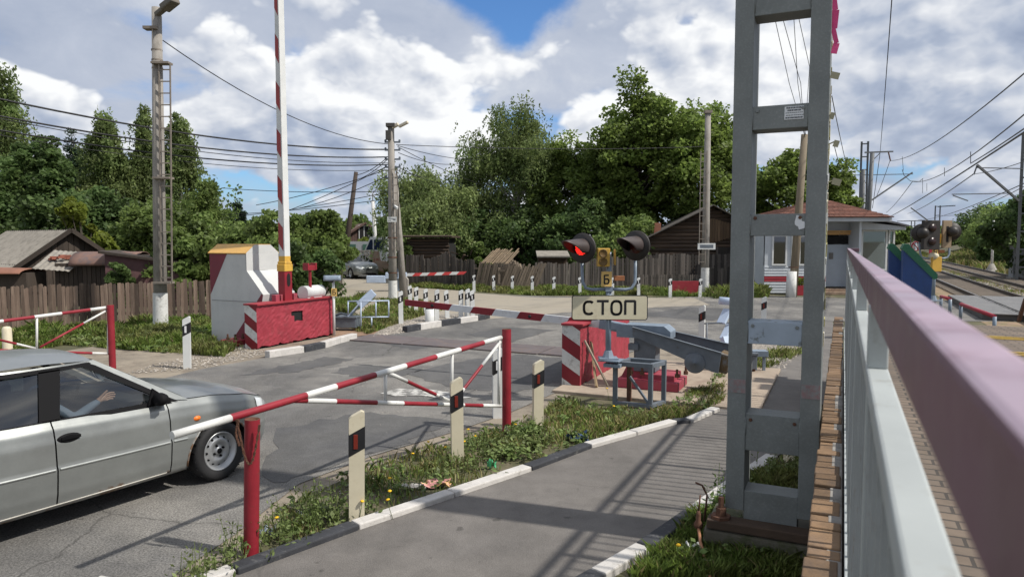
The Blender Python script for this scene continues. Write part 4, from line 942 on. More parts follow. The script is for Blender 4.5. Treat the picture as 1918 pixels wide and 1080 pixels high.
B = P(1857, 509); t = pole('thin_pole', 'thin white pole on a concrete foot in the grass beyond the tracks', B, PD(1859, 412, B.y).z, .09, .06, POLEW, cat='pole')
mb = MB(); mb.lathe([(.5, 0), (.3, .25), (.14, .6), (0, .6)], (0, 0, 0), 8); mb.build('foot', CONC, t)
B = P(1849, 470); B = PD(1849, 470, 100); B.z = 0; pole('thin_pole', 'farther faint white pole in front of the bank bushes', B, PD(1849, 415, 100).z, .12, .09, POLEW, cat='pole')

# ---- catenary masts
def lattice(label, base, top_z, w, d=.3, rz=ANG, step=None, m=None, cat='catenary mast'):
    t = thing('catenary_mast', label, cat, tuple(base), rz); m = m or GALV
    for x in (-w/2, w/2):
        mb = MB(); mb.beam((x, 0, -.2), (x, 0, top_z), .08, d*.5); mb.build('upright', m, t)
    mb = MB(); z = .8; step = step or 1.0
    while z < top_z: mb.box((0, 0, z), (w, d*.4, .08)); z += step
    mb.build('battens', m, t)
    return t
FARM = M('far_steel', (.105, .11, .115), .6, var=.1, bump=0)
def basept(px, Y): q = PD(px, 450, Y); q.z = 0; return q
b1 = basept(1614, 56); t = lattice('tallest lattice mast rising behind the booth roof', b1, PD(1618, 265, 56).z, .45, m=FARM)
b2 = basept(1610, 58); pole('catenary_pole', 'short round pole directly left of the leaning beam pole behind the booth', basept(1613, 54), PD(1613, 318, 54).z, .17, .15, FARM, cat='catenary pole')
b3 = basept(1622, 52); t = pole('catenary_pole', 'round catenary pole with a long crossarm behind the booth roof', b3, PD(1628, 287, 52).z, .18, .15, FARM, lean=(.25, 0), cat='catenary pole')
zt = PD(1628, 287, 52).z; mb = MB(); mb.beam((-.3, 0, zt + .05), (1.75, 0, zt + .12), .08, .10); mb.beam((.3, 0, zt - .5), (.8, 0, zt), .05, .05); mb.build('crossarm', FARM, t)
a = PD(1622, 382, 52) - b3; b = PD(1709, 323, 52) - b3; mb = MB(); mb.beam(a, b, .09, .09); mb.build('cantilever', FARM, t)
a = PD(1710, 326, 52) - b3; c = PD(1600, 328, 52) - b3; mb = MB(); mb.beam(c, a, .05, .05); mb.build('tie_rod', FARM, t)
b4 = basept(1754, 95); t = lattice('distant lattice catenary mast above the black signal discs', b4, PD(1755, 385, 95).z, .55, m=FARM, step=1.2)
z = PD(1755, 387, 95).z; mb = MB(); mb.beam((0, 0, z), (2.0, 0, z + .1), .1, .12); mb.build('crossarm', FARM, t)
a = PD(1750, 422, 95) - b4; mb = MB(); mb.beam(Matrix.Rotation(-ANG, 3, 'Z') @ a, Matrix.Rotation(-ANG, 3, 'Z') @ (PD(1706, 389, 95) - b4), .12, .12); mb.build('cantilever', FARM, t)
b5 = basept(1709, 120); t = lattice('lowest distant lattice mast right beside the booth corner', b5, PD(1709, 413, 120).z, .5, m=FARM, step=1.3)
z = PD(1709, 413, 120).z; mb = MB(); mb.beam((-2.4, 0, z - .1), (2.2, 0, z), .12, .12); mb.build('crossarm', FARM, t)
b6 = basept(1916, 40); t = lattice('lattice catenary mast at the far right edge with a long slanting bracket', b6, PD(1918, 250, 40).z, .42, m=FARM)
Ri = Matrix.Rotation(-ANG, 3, 'Z')
for p, q, w in (((1908, 376), (1830, 309), .11), ((1916, 316), (1830, 314), .05), ((1893, 362), (1783, 364), .05), ((1785, 366), (1813, 376), .05)):
    mb = MB(); mb.beam(Ri @ (PD(*p, 40) - b6), Ri @ (PD(*q, 40) - b6), w, w); mb.build('bracket_tube', FARM, t)
t = thing('steel_cabinet', 'grey ribbed steel cabinet beside the track at the right edge', 'cabinet', tuple(P(1925, 524)), ANG)
hh = PD(1920, 462, P(1925, 524).y).z; mb = MB(); mb.box((0, 0, hh/2), (1.7, 1.2, hh))
for k in range(7): mb.box((-.75 + k*.25, -.61, hh/2), (.05, .03, hh*.96))
mb.build('box', M('cabinet_steel', (.26, .27, .28), .5, metal=.2, var=.12), t); mb = MB(); mb.box((0, 0, hh + .03), (1.8, 1.3, .06)); mb.box((0, 0, .08), (1.9, 1.4, .16)); mb.build('lid_and_plinth', CONC, t)

# ============================================================ FENCES AND BUILDINGS
FW = M('fence_brown', (.130, .092, .070), .9, var=.22, sc=1.2, stretch=(7, 7, .7), c2=(.20, .15, .115), fac=(.5, .66), tint=.58, bump=.4, bs=40)
FWD = M('fence_dark', (.088, .076, .066), .9, var=.25, sc=1.2, stretch=(7, 7, .7), c2=(.12, .10, .085), fac=(.5, .66), tint=.62, bump=.4, bs=40)
FWT = M('fence_tan', (.155, .122, .09), .9, var=.22, sc=1.2, stretch=(7, 7, .7), c2=(.12, .095, .07), fac=(.5, .66), tint=.35, bump=.4, bs=40)
LOG = M('old_log', (.075, .050, .034), .9, var=.3, sc=1, stretch=(.6, 6, 6), c2=(.035, .027, .022), fac=(.5, .64), tint=.35, bump=.5, bs=30)
def fence(label, a, b, h, pw, m, jit=.04, lean=0.0, gap=.014, top=None, group=None, miss=0):
    a = Vector(a); b = Vector(b); d = b - a; L = d.length; d.normalize(); n = Vector((d.y, -d.x, 0))
    t = thing('plank_fence', label, 'fence', tuple(a), 0, group); mb = MB(); x = 0
    while x < L:
        w = pw * random.uniform(.8, 1.2); hh = (h if top is None else top(x / L)) + random.uniform(-jit, jit); l = lean + random.uniform(-.02, .02)
        if random.random() >= miss:
            o = d*x + n*random.uniform(-.012, .012); k = hh * l
            vs = [o, o + d*(w - gap), o + d*(w - gap + k) + ZV*(hh - .01), o + d*(w*.5 + k) + ZV*(hh + random.uniform(0, .02)), o + d*k + ZV*(hh - random.uniform(0, .03))]
            vs = [v + n*.011 for v in vs] + [v - n*.011 for v in vs]
            mb.add(vs, [(0, 1, 2, 3, 4), (9, 8, 7, 6, 5)] + [(i, i+5, (i+1) % 5 + 5, (i+1) % 5) for i in range(5)])
        x += w
    mb.build('plank_panel', m, t)
    for f in (.25, .78):
        mb = MB(); mb.beam(-n*.04 + ZV*h*f, d*L - n*.04 + ZV*h*f, .05, .08); mb.build('rail', m, t)
    k = max(1, int(L / 3))
    for i in range(k + 1):
        mb = MB(); mb.box(d*(L*i/k) - n*.10 + ZV*(h*.45), (.1, .1, h*.9)); mb.build('post', m, t)
    return t
def hz(px, py, Y): return PD(px, py, Y).z
yl = 19.6
fence('brown plank fence behind the leftmost tall pole, running to the white cabinet', (PD(-60, 600, yl-1.2).x, yl - 1.2, 0), (PD(397, 600, 20.2).x, 20.2, 0), 1.15, .105, FW, jit=.05, top=lambda f: hz(0, 541, yl - 1.2) + (hz(390, 524, 20.2) - hz(0, 541, yl - 1.2)) * f)
ym = 30
fence('dark plank fence between the crimson block and the leaning dark pole', (PD(545, 500, 26).x, 26, 0), (PD(641, 500, 33).x, 33, 0), 1.4, .12, FWD)
yf = 32.5
fence('tall dark plank fence in front of the dark log shed', (PD(760, 500, 36).x, 36, 0), (PD(792, 500, 35.5).x, 35.5, 0), hz(770, 478, 36), .13, FWD, jit=.06)
fence('dark plank fence behind the far boom', (PD(790, 500, 35.3).x, 35.3, 0), (PD(888, 500, 33.6).x, 33.6, 0), hz(800, 488, 35), .11, FWD, top=lambda f: 1.35 + .35*exp(-((f - .45)/.2)**2), jit=.06)
fence('weathered fence with boards leaning heavily to the right', (PD(888, 500, 33.6).x, 33.6, 0), (PD(955, 500, 33.2).x, 33.2, 0), 1.25, .11, FWT, lean=.22, jit=.08)
fence('collapsing tan fence boards slanting behind the white marker posts', (PD(935, 500, 33.0).x, 33.0, 0), (PD(1003, 500, 33.0).x, 33.0, 0), 1.15, .12, FWT, lean=.38, jit=.10, gap=.02)
fence('brown plank fence left of the lit signal lamp', (PD(1003, 500, 33.4).x, 33.4, 0), (PD(1085, 500, 33.6).x, 33.6, 0), hz(1040, 492, 33.5), .12, FWD, jit=.07)
fence('dark upright plank fence behind the signal column', (PD(1085, 500, 33.8).x, 33.8, 0), (PD(1235, 500, 34.0).x, 34.0, 0), hz(1150, 482, 34), .12, FWD, jit=.06)
fence('tall dark plank fence joined to the old wooden house', (PD(1196, 500, 34.6).x, 34.6, 0), (PD(1370, 500, 34.6).x, 34.6, 0), hz(1250, 476, 34.6), .14, FWD, jit=.05)
fence('low picket fence at the foot of the old wooden house', (PD(1196, 500, 33.2).x, 33.2, 0), (PD(1312, 500, 33.2).x, 33.2, 0), hz(1250, 514, 33.2), .10, FWD, jit=.02, gap=.03)
fence('dark boards between the right utility pole and the booth', (PD(1326, 500, 33.6).x, 33.6, 0), (PD(1432, 500, 33.8).x, 33.8, 0), hz(1380, 500, 33.6), .15, FWD, jit=.15)
for i, (p, q) in enumerate((((1424, 548), (1408, 492)), ((1428, 550), (1411, 498)), ((1432, 548), (1420, 494)), ((1418, 551), (1402, 505)))):
    a = PD(*p, 31.5 - i*.1); a.z = 0; mb = MB(); mb.beam(a, PD(*q, 32.2 - i*.1), .16, .03, up=(0, 1, 0))
    tag(mb.build('plank', [FWT, RUST, FW, FWT][i], loc=a), ('tan plank leaning nearest the booth corner among the scrap boards', 'rust brown plank leaning second from the booth corner', 'thin brown board propped upright beside the booth corner', 'leftmost pale board leaning in the pile beside the booth')[i], 'plank', 'planks leaning by the booth')

SLATE = M('slate_sheet', (.235, .215, .185), .9, var=.14, sc=2.5, c2=(.17, .155, .13), fac=(.48, .62), sc2=4, tint=.12, bump=.3)
def sheetroof(mb, o, ex, ey, nw, amp=.03, per=.18, m=0):   # corrugated sheet spanned by ex, ey; waves along ex
    o, ex, ey = Vector(o), Vector(ex), Vector(ey); n = ex.cross(ey).normalized(); k = max(8, int(ex.length / per * 4))
    for r in range(nw):
        mb.grid(lambda u, v: o + ex*u + ey*((r + v*1.02)/nw) + n*(amp*sin(2*pi*u*ex.length/per)*.5 + .012*(nw - r)*0 + .01*(1-v)), k, 1, m, False)
def gable(name, label, base, w, d, h, rh, rz, wall_m, roof_m, over=.3, cat='shed', boards=True):
    t = thing(name, label, cat, tuple(base), rz); mb = MB()
    # walls of upright or lying boards; ridge along y
    def wall(a, b, hf):
        a = Vector(a); b = Vector(b); L = (b - a).length; dd = (b - a).normalized(); x = 0
        nn = Vector((dd.y, -dd.x, 0))
        while x < L:
            ww = min(.2, L - x); z1, z2 = hf(x / L), hf(min(1, (x + ww)/L)); p = a + dd*x; q = a + dd*(x + ww - .012); off = nn*random.uniform(0, .02)
            mb.add([p + off, q + off, q + off + ZV*z2, p + off + ZV*z1], [(0, 1, 2, 3)]); x += ww
    gf = lambda f: h + rh * (1 - abs(2*f - 1))
    wall((-w/2, 0, 0), (w/2, 0, 0), gf); wall((w/2, d, 0), (-w/2, d, 0), gf); wall((-w/2, d, 0), (-w/2, 0, 0), lambda f: h); wall((w/2, 0, 0), (w/2, d, 0), lambda f: h)
    mb.add([(-w/2 + .05, .03, 0), (w/2 - .05, .03, 0), (w/2 - .05, .03, h), (-w/2 + .05, .03, h)], [(0, 1, 2, 3)], 1)
    mb.build('wall', [wall_m, DARK], t, recalc=False)
    mb = MB(); sl = rh / (w/2)
    sheetroof(mb, (-w/2 - over, -over, h - sl*over), (0, d + 2*over, 0), (w/2 + over, 0, sl*(w/2 + over)), 3); sheetroof(mb, (w/2 + over, -over, h - sl*over), (0, d + 2*over, 0), (-w/2 - over, 0, sl*(w/2 + over)), 3)
    mb.build('roof', roof_m, t, recalc=False)
    mb = MB(); mb.beam((-w/2 - over, -over - .02, h - sl*over), (0, -over - .02, h + rh), .03, .16); mb.beam((w/2 + over, -over - .02, h - sl*over), (0, -over - .02, h + rh), .03, .16); mb.build('barge_board', wall_m, t)
    return t
# left shed: slate roof, gable towards the right
Ys = 27.0; px2m = Ys / FPX
gb = basept(135, Ys)
SHW = M('shed_board', (.050, .038, .030), .9, var=.3, stretch=(6, 6, .6), tint=.4, bump=.4)
t = gable('shed', 'dark board shed with a grey slate roof behind the plank fence at left', basept(128, 27.5), 3.6, 5.0, 1.42, 1.28, radians(57), SHW, SLATE, over=.25)
t2 = thing('lean_to', 'lean-to with a curved rusty sheet roof in front of the slate roofed shed', 'shed', tuple(basept(165, 25)), radians(8))
mb = MB(); ww = 2.0
for k in range(14): mb.box((-1.05 + k*.15, 0, .75), (.135, .03, 1.5))
mb.box((0, .9, .7), (2.2, 1.7, 1.4), 1); mb.build('wall', [SHW, DARK], t2)
RUSTR = M('rusty_sheet', (.16, .095, .075), .75, var=.2, sc=2, c2=(.11, .085, .085), fac=(.5, .65), bump=.15)
mb = MB(); mb.grid(lambda u, v: (-.55 + 2.2*u, .55 - .85*cos(pi*v*.98), 1.42 + .48*sin(pi*v*.98)), 8, 14); mb.build('curved_roof', RUSTR, t2).modifiers.new('s', 'SOLIDIFY').thickness = .02
mb = MB(); sheetroof(mb, (-1.75, -.25, 1.32), (1.25, -.1, -.10), (.05, 1.5, .62), 2, amp=.03); mb.build('slate_patch', SLATE, t2, recalc=False)
mb = MB()
for k in range(9): mb.box((-1.4 + random.uniform(0, .7), .3 + random.uniform(0, .7), 1.62 + random.uniform(0, .14)), (.22, .11, .07), rot=Matrix.Rotation(random.random(), 3, 'Z'))
mb.build('loose_bricks', M('brick_red', (.26, .09, .06), .9, var=.25), t2)
t3 = thing('garage', 'low garage with a purple brown wall and flat roof right of the curved rusty roof', 'garage', tuple(basept(255, 24.6)), radians(14))
mb = MB(); mb.add([(-1.0, 0, 0), (1.35, 0, 0), (1.35, 0, 1.5), (-1.0, 0, 1.88)], [(0, 1, 2, 3)]); mb.add([(1.35, 0, 0), (1.35, 2, 0), (1.35, 2, 1.5), (1.35, 0, 1.5)], [(0, 1, 2, 3)]); mb.build('wall', M('purple_brown_wall', (.115, .06, .062), .9, var=.25, c2=(.07, .05, .05), bump=.4), t3, recalc=False)
mb = MB(); mb.prism([(-1.15, 1.86), (1.5, 1.46), (1.5, 1.54), (-1.15, 1.95)], (0, -.2, 0), (1, 0, 0), (0, 0, 1), (0, 1, 0), 2.4); mb.build('roof', SHW, t3)
t4 = thing('rusty_shed', 'small rusty roofed shed cut off by the left edge of the picture', 'shed', tuple(basept(5, 24)), radians(5))
mb = MB(); mb.box((-.2, .6, .6), (1.8, 1.2, 1.2)); mb.build('wall', SHW, t4); mb = MB(); mb.grid(lambda u, v: (-1.2 + 1.85*u, .5 - .8*cos(pi*v), 1.18 + .22*sin(pi*v)*(1 - .3*u)), 6, 10); mb.build('roof', M('orange_rust_sheet', (.22, .10, .065), .8, var=.2), t4).modifiers.new('s', 'SOLIDIFY').thickness = .02
t5 = thing('shed', 'pale slate roof edge of a shed at the far left behind the trees', 'shed', tuple(basept(-25, 33)), radians(20))
mb = MB(); mb.box((0, 1, .9), (3, 2, 1.8)); mb.build('wall', SHW, t5); mb = MB(); sheetroof(mb, (-1.8, -.3, 1.75), (3.4, 0, 0), (0, 1.6, .7), 2); mb.build('roof', SLATE, t5, recalc=False)
# dark log shed and ruins on the right
Yb = 38
t = thing('log_shed', 'blackened log shed with a flat roof behind the far boom', 'shed', tuple(basept(803, Yb)), radians(-3))
mb = MB(); hs = hz(803, 446, Yb)
for k in range(int(hs / .17)): mb.tube([(-1.12 - random.uniform(0, .05), 0, .1 + k*.17), (1.05 + random.uniform(0, .12), 0, .1 + k*.17 + random.uniform(-.015, .015))], .085, 6, 0, smooth=False)
mb.box((0, 1.6, hs/2), (2.1, 3.0, hs), 1); mb.build('wall', [LOG, DARK], t); mb = MB(); mb.box((0, 1.4, hs + .08), (2.6, 3.6, .10)); mb.box((0, -.42, hs + .13), (2.6, .05, .06), 1); mb.build('roof', [LOG, FWT], t)
t = thing('collapsed_shed', 'collapsed black timber shed right of the log shed', 'shed', tuple(basept(862, 37.5)), 0)
mb = MB()
for k in range(34):
    a = Vector((random.uniform(-.6, .6), random.uniform(0, 1.6), random.uniform(0, 1.6))); b = a + Vector((random.uniform(-.8, .8), random.uniform(-.4, .4), random.uniform(-.5, .5))); mb.beam(a, b, .14, .05)
mb.box((0, 1, .5), (1.4, 1.2, 1.0)); mb.build('timber_heap', LOG, t)
t = thing('ruined_shed', 'ruined shed with a slanting tan slatted roof among the bushes', 'shed', tuple(basept(940, 36)), 0)
SLAT = M('tan_slate', (.19, .14, .092), .9, var=.25, c2=(.15, .11, .07), fac=(.5, .6), tint=.25, bump=.3)
mb = MB(); o = PD(902, 492, 36) - t.location; ex = (PD(940, 494, 35) - t.location) - o; ey = (PD(934, 459, 38) - t.location) - o
for k in range(13):
    f = k / 13; mb.beam(o + ex*f*1.35 + ZV*random.uniform(-.03, .03), o + ex*f*1.35 + ey*random.uniform(.62, .85), .066, .03)
mb.build('slatted_roof', SLAT, t); mb = MB(); o2 = PD(945, 476, 36.2) - t.location
for k in range(7): mb.beam(o2 + Vector((k*.13, 0, -.08*k)), o2 + Vector((.12 + k*.13, -.2, -.55 - .05*k)), .11, .03)
mb.build('fallen_slats', FWT, t); mb = MB(); mb.box((.1, 1.4, .5), (2.0, 1.6, 1.0)); mb.beam((.6, .3, 0), (.62, .3, 1.1), .1, .1); mb.beam((-.5, .3, 0), (-.5, .3, 1.0), .1, .1); mb.build('timber', DARK, t)
t = thing('low_shed', 'low black shed with a pale weathered roof edge left of the lit signal lamp', 'shed', tuple(basept(1036, 37)), 0)
mb = MB(); h_ = hz(1036, 478, 37); mb.box((0, .8, h_/2), (1.5, 1.4, h_)); mb.build('wall', LOG, t); mb = MB(); mb.box((0, .5, h_ + .06), (1.7, 1.8, .08), rot=Matrix.Rotation(radians(8), 3, 'X')); mb.build('roof', SLATE, t)
# old wooden house
Yh = 36; bx = basept(1310, Yh)
t = thing('wooden_house', 'old dark log house with a gabled roof behind the right utility pole', 'house', tuple(bx), radians(-6))
mb = MB(); W0 = (1215 - 1310)*Yh/FPX; W1 = (1440 - 1310)*Yh/FPX; he = hz(1230, 445, Yh); hp = hz(1330, 388, Yh)
k = 0; z = .1
while z < hp:
    x0 = W0 + max(0, (z - he)) / (hp - he) * (.55 - W0); x1 = W1 - max(0, (z - he)) / (hp - he) * (W1 - .6)
    if x1 - x0 > .1: mb.tube([(x0, 0, z), (x1, 0, z)], .10, 6, 0, smooth=False)
    z += .19
mb.add([(W0, .05, 0), (W1, .05, 0), (W1, .05, he), (.58, .05, hp), (W0, .05, he)], [(0, 1, 2, 3, 4)], 1); mb.box(((W0+W1)/2, 3, he/2), (W1 - W0 - .1, 5.8, he), 1)
mb.build('wall', [LOG, LOG], t, recalc=False)
mb = MB()
for sx, xe in ((-1, W0 - .35), (1, W1 + .3)):
    zz = he - .35 * (hp - he) / abs(.58 - W0); vs = [(xe, -.55, zz), (.58, -.55, hp + .06), (.58, 6, hp + .06), (xe, 6, zz)]
    mb.add(vs + [(a, b, c + .05) for a, b, c in vs], [(0, 1, 2, 3), (4, 5, 6, 7), (0, 1, 5, 4), (0, 3, 7, 4)])
mb.build('roof', M('old_roof', (.085, .075, .065), .9, var=.25, c2=(.15, .135, .12), fac=(.55, .65)), t)
mb = MB()
for k in range(int(1.6 / .13)): mb.box((.1 + k*.14, -.12, he + .35), (.125, .03, 1.25 - abs(k*.14 - .5)*.6))
mb.build('gable_boards', M('brown_gable', (.13, .085, .05), .9, var=.25, stretch=(6, 6, .6), tint=.3), t)
mb = MB(); mb.box((1.4, -.12, 1.0), (.95, .06, 1.9)); mb.build('door', FWD, t); mb = MB(); mb.box((1.4, -.16, 1.05), (1.15, .02, .07)); mb.box((.86, -.14, 1.0), (.1, .05, 1.95)); mb.box((1.94, -.14, 1.0), (.1, .05, 1.95)); mb.build('door_frame', FWD, t)
mb = MB(); mb.box((-2.05, .6, hz(1232, 430, 36.6)), (.34, .4, .7)); mb.build('chimney', M('chimney_brick', (.28, .12, .08), .9, var=.2), t)

# ---- signal booth
BB = basept(1433, 30.4); t = thing('signal_booth', 'pale grey sided crossing booth with brown tiled roof, red stripe and grey door', 'booth', tuple(BB), 0)
SID = M('booth_siding', (.47, .50, .53), .6, var=.08, sc=2, bump=.05); m_ = 30.4 / FPX
def bx_(px): return (px - 1433) * m_
def bz_(py): return hz(1433, py, 30.4)
SIDR = M('booth_red', (.28, .02, .03), .6, var=.15)
mb = MB(); xw = bx_(1548); zs0, zs1 = bz_(528), bz_(519); z = .06
while z < bz_(498):
    mm = 1 if zs0 - .02 <= z < zs1 else 0
    mb.add([(0, 0, z), (xw, 0, z), (xw, -.02 + .018, z + .118), (0, -.02 + .018, z + .118)], [(0, 1, 2, 3)], mm); mb.add([(0, -.02, z), (xw, -.02, z), (xw, 0, z + .115), (0, 0, z + .115)], [(0, 1, 2, 3)], mm); z += .12
ze = bz_(404); zsill = bz_(497)
mb.box((xw/2, 2.0, zsill/2), (xw - .01, 3.96, zsill - .05)); mb.box((xw/2, .07, (bz_(440) + ze)/2), (xw, .14, ze - bz_(440)))
for xa, xb in ((0, bx_(1446)), (bx_(1474), bx_(1482)), (bx_(1488), bx_(1496)), (bx_(1517), xw)): mb.box(((xa+xb)/2, .06, (zsill + bz_(440))/2), (xb - xa, .12, bz_(440) - zsill))
mb.box((bx_(1650), 1.6, ze/2), (bx_(1612 + 88) - bx_(1612), .2, ze)); mb.box((0.05, 2, ze/2), (.10, 3.96, ze)); mb.box((bx_(1612), 1.0, ze/2), (.1, 1.9, ze)); mb.box((xw, .8, ze/2), (.08, 1.5, ze))
mb.box(((bx_(1552) + bx_(1612))/2, 1.05, (bz_(432) + ze)/2), (bx_(1612) - bx_(1552), .08, ze - bz_(432)))
mb.build('wall', [SID, SIDR], t)
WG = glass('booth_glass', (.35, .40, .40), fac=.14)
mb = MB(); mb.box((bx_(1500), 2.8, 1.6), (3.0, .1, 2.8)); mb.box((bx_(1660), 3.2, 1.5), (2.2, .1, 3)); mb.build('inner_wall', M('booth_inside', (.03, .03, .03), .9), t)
def win(x0, x1, z0, z1, y=.0, mull=()):
    f = MB(); w = .065
    for a, b in (((x0, x1), (z0, z0 + w)), ((x0, x1), (z1 - w, z1))): f.box(((a[0]+a[1])/2, y - .02, (b[0]+b[1])/2), (a[1]-a[0], .07, w))
    for xx in [x0 + w/2, x1 - w/2] + list(mull): f.box((xx, y - .022, (z0+z1)/2), (w, .066, z1 - z0 - 2*w))
    fr = f.build('window', WHITE, t); p = MB(); p.add([(x0 + w/2, y, z0 + w/2), (x1 - w/2, y, z0 + w/2), (x1 - w/2, y, z1 - w/2), (x0 + w/2, y, z1 - w/2)], [(0, 1, 2, 3)]); p.build('pane', WG, fr); return fr
win(bx_(1446), bx_(1474), zsill, bz_(440)); win(bx_(1496), bx_(1517), zsill, bz_(440)); win(bx_(1482) , bx_(1488), zsill, bz_(440))
mb = MB()
mb.box((bx_(1582), 1.0, bz_(500)/1 * .0 + (bz_(539) + bz_(458))/2), (bx_(1610) - bx_(1554), .06, bz_(458) - bz_(539))); mb.build('door', M('door_grey_blue', (.36, .40, .45), .5, var=.06), t)
mb = MB(); mb.box((bx_(1576), .95, bz_(480)), (.18, .02, .28)); mb.build('door_plate', M('door_plate', (.16, .15, .14), .6), t)
mb = MB(); mb.box((bx_(1582), 1.02, bz_(449)), (bx_(1610) - bx_(1556), .04, .35)); mb.build('transom', DARK, t)
mb = MB(); 
for k in range(3): mb.box((bx_(1582), .90 - .03*k, bz_(438) + k*.065), (bx_(1612) - bx_(1552), .08, .055))
mb.build('lintel_boards', M('orange_board', (.55, .32, .12), .6, var=.12), t)
win(bx_(1614), bx_(1634), bz_(508), bz_(430), 1.0); win(bx_(1634), bx_(1684), bz_(508), bz_(430), 1.0); win(bx_(1686), bx_(1698), bz_(508), bz_(430), 1.0)
mb = MB(); mb.box((bx_(1657), 1.06, bz_(443)), (bx_(1682) - bx_(1638), .02, bz_(432) - bz_(456))); mb.box((bx_(1624), 1.06, bz_(443)), (.36, .02, bz_(432) - bz_(456))); mb.build('roller_blind', M('blind', (.60, .58, .52), .8, var=.05), t)
mb = MB(); mb.box((bx_(1656), 1.02, bz_(508)/2), (bx_(1699) - bx_(1613), .1, bz_(508))); mb.build('veranda_base', SID, t)
TILE = M('brown_tile', (.17, .075, .052), .8, var=.2, tint=.22, bump=.2)
mb = MB(); ex0, ex1 = bx_(1436), bx_(1662); yr0, yr1 = -.45, 4.4; zr = bz_(407); pk = Vector((bx_(1560), 2.0, hz(1560, 376, 32.4))); pk2 = Vector((bx_(1590), 2.0, pk.z))
def tri_roof(a, b, c, d, rows):   # a-b eave, d-c ridge
    a, b, c, d = map(Vector, (a, b, c, d))
    for r in range(rows):
        f0, f1 = r/rows, (r+1)/rows; p, q = a.lerp(d, f0), b.lerp(c, f0); p1, q1 = a.lerp(d, f1), b.lerp(c, f1); L = (q - p).length; n = max(1, int(L / .22)); nn = (b - a).cross(d - a).normalized()
        for k in range(n):
            u0, u1 = k/n, (k+.94)/n; mb.add([p.lerp(q, u0) + nn*.035, p.lerp(q, u1) + nn*.035, p1.lerp(q1, u1) + nn*.008, p1.lerp(q1, u0) + nn*.008], [(0, 1, 2, 3)])
            mb.add([p.lerp(q, u0) + nn*.035, p.lerp(q, u1) + nn*.035, p.lerp(q, u1) - nn*.01, p.lerp(q, u0) - nn*.01], [(0, 1, 2, 3)])
    mb.add([a, b, c, d], [(0, 1, 2, 3)], 0, .3)
tri_roof((ex0, yr0, zr), (ex1, yr0, zr), pk2, pk, 12); tri_roof((ex1, yr0, zr), (ex1, yr1, zr), pk2, pk2, 12); tri_roof((ex0, yr1, zr), (ex0, yr0, zr), pk, pk, 12); tri_roof((ex1, yr1, zr), (ex0, yr1, zr), pk, pk2, 12)
mb.build('roof', TILE, t, recalc=False)
mb = MB(); mb.box(((ex0+ex1)/2, 2.0, zr - .10), (ex1 - ex0 - .06, 4.7, .16)); mb.prism([(bx_(1612), bz_(414)), (bx_(1704), bz_(424)), (bx_(1704), bz_(430)), (bx_(1612), bz_(430))], (0, .35, 0), (1, 0, 0), (0, 0, 1), (0, 1, 0), 2.2); mb.build('eaves', M('eaves_grey', (.40, .42, .44), .6, var=.1), t)
mb = MB(); mb.prism([(bx_(1655), bz_(409)), (bx_(1706), bz_(421)), (bx_(1706), bz_(424)), (bx_(1655), bz_(413))], (0, .2, 0), (1, 0, 0), (0, 0, 1), (0, 1, 0), 2.6); mb.build('veranda_roof', M('dark_roof_edge', (.10, .10, .11), .7), t)
mb = MB(); mb.box((bx_(1580), .6, .10), (1.6, 1.0, .2)); mb.box((bx_(1575), -.1, .05), (2.0, .5, .1)); mb.build('step', M('brick_step', (.24, .17, .12), .9, var=.25), t)
fb = basept(1502, 29.9); t = thing('flower_box', 'red flower box with green plants under the booth window', 'flower box', tuple(fb)); mb = MB(); mb.box((0, 0, .2), (.55, .3, .4)); mb.build('box', SIDR, t)
RIMG = None
# ---- things at the far left end of the street
gb = basept(684, 62); t = gable('house', 'brown gabled house with a white window far behind the parked car', gb, 3.4, 6, hz(684, 437, 62) - .2, 1.1, radians(20), M('house_brown', (.09, .055, .045), .9, var=.2, tint=.2), RUSTR, over=.3, cat='house')
f = MB(); f.box((.1, -.06, hz(684, 437, 62) - .05), (1.3, .08, 1.5)); f.build('window', WHITE, t); f = MB()
for x in (-.3, .12, .52): f.box((x, -.11, hz(684, 437, 62) - .05), (.34, .02, 1.3))
f.build('pane', DARK, t)
A_ = basept(652, 50); t = thing('concrete_wall', 'pierced grey concrete panel wall behind the parked car', 'wall', tuple(A_)); h_ = hz(670, 470, 50); L_ = (692 - 652)*50/FPX
mb = MB()
for k in range(5): mb.box((L_*k/4, 0, h_/2), (.10, .12, h_))
for k in range(6): mb.box((L_/2, 0, .2 + (h_ - .2)*k/5), (L_, .09, .12))
for k in range(4):
    for j in range(5):
        c_ = ((k+.5)*L_/4, 0, .2 + (h_-.2)*(j+.5)/5); mb.box(c_, (.06, .07, .4), rot=Matrix.Rotation(.7, 3, 'Y')); mb.box(c_, (.06, .068, .4), rot=Matrix.Rotation(-.7, 3, 'Y'))
mb.build('panel', CONCD, t)
A_ = basept(693, 47); t = thing('concrete_wall', 'pale pinkish plastered wall stub with red graffiti behind the street lamp', 'wall', tuple(A_)); L_ = (730 - 693)*47/FPX; h_ = hz(700, 470, 47)
mb = MB(); mb.prism([(0, 0), (L_, 0), (L_, h_*.55), (.5*L_, h_*.6), (.42*L_, h_), (0, h_)], (0, 0, 0), (1, 0, 0), (0, 0, 1), (0, 1, 0), .25); mb.build('plaster', M('pink_plaster', (.46, .33, .25), .85, var=.2, c2=(.40, .14, .10), fac=(.55, .6), sc2=2.5), t)
A_ = basept(676, 56); t = thing('site_trailer', 'grey flat roofed trailer behind the pierced concrete wall', 'trailer', tuple(A_)); mb = MB(); h_ = hz(676, 452, 56); mb.box((.3, 1, h_/2), (3.0, 2, h_)); mb.build('body', M('trailer_grey', (.33, .34, .36), .6, var=.1), t)
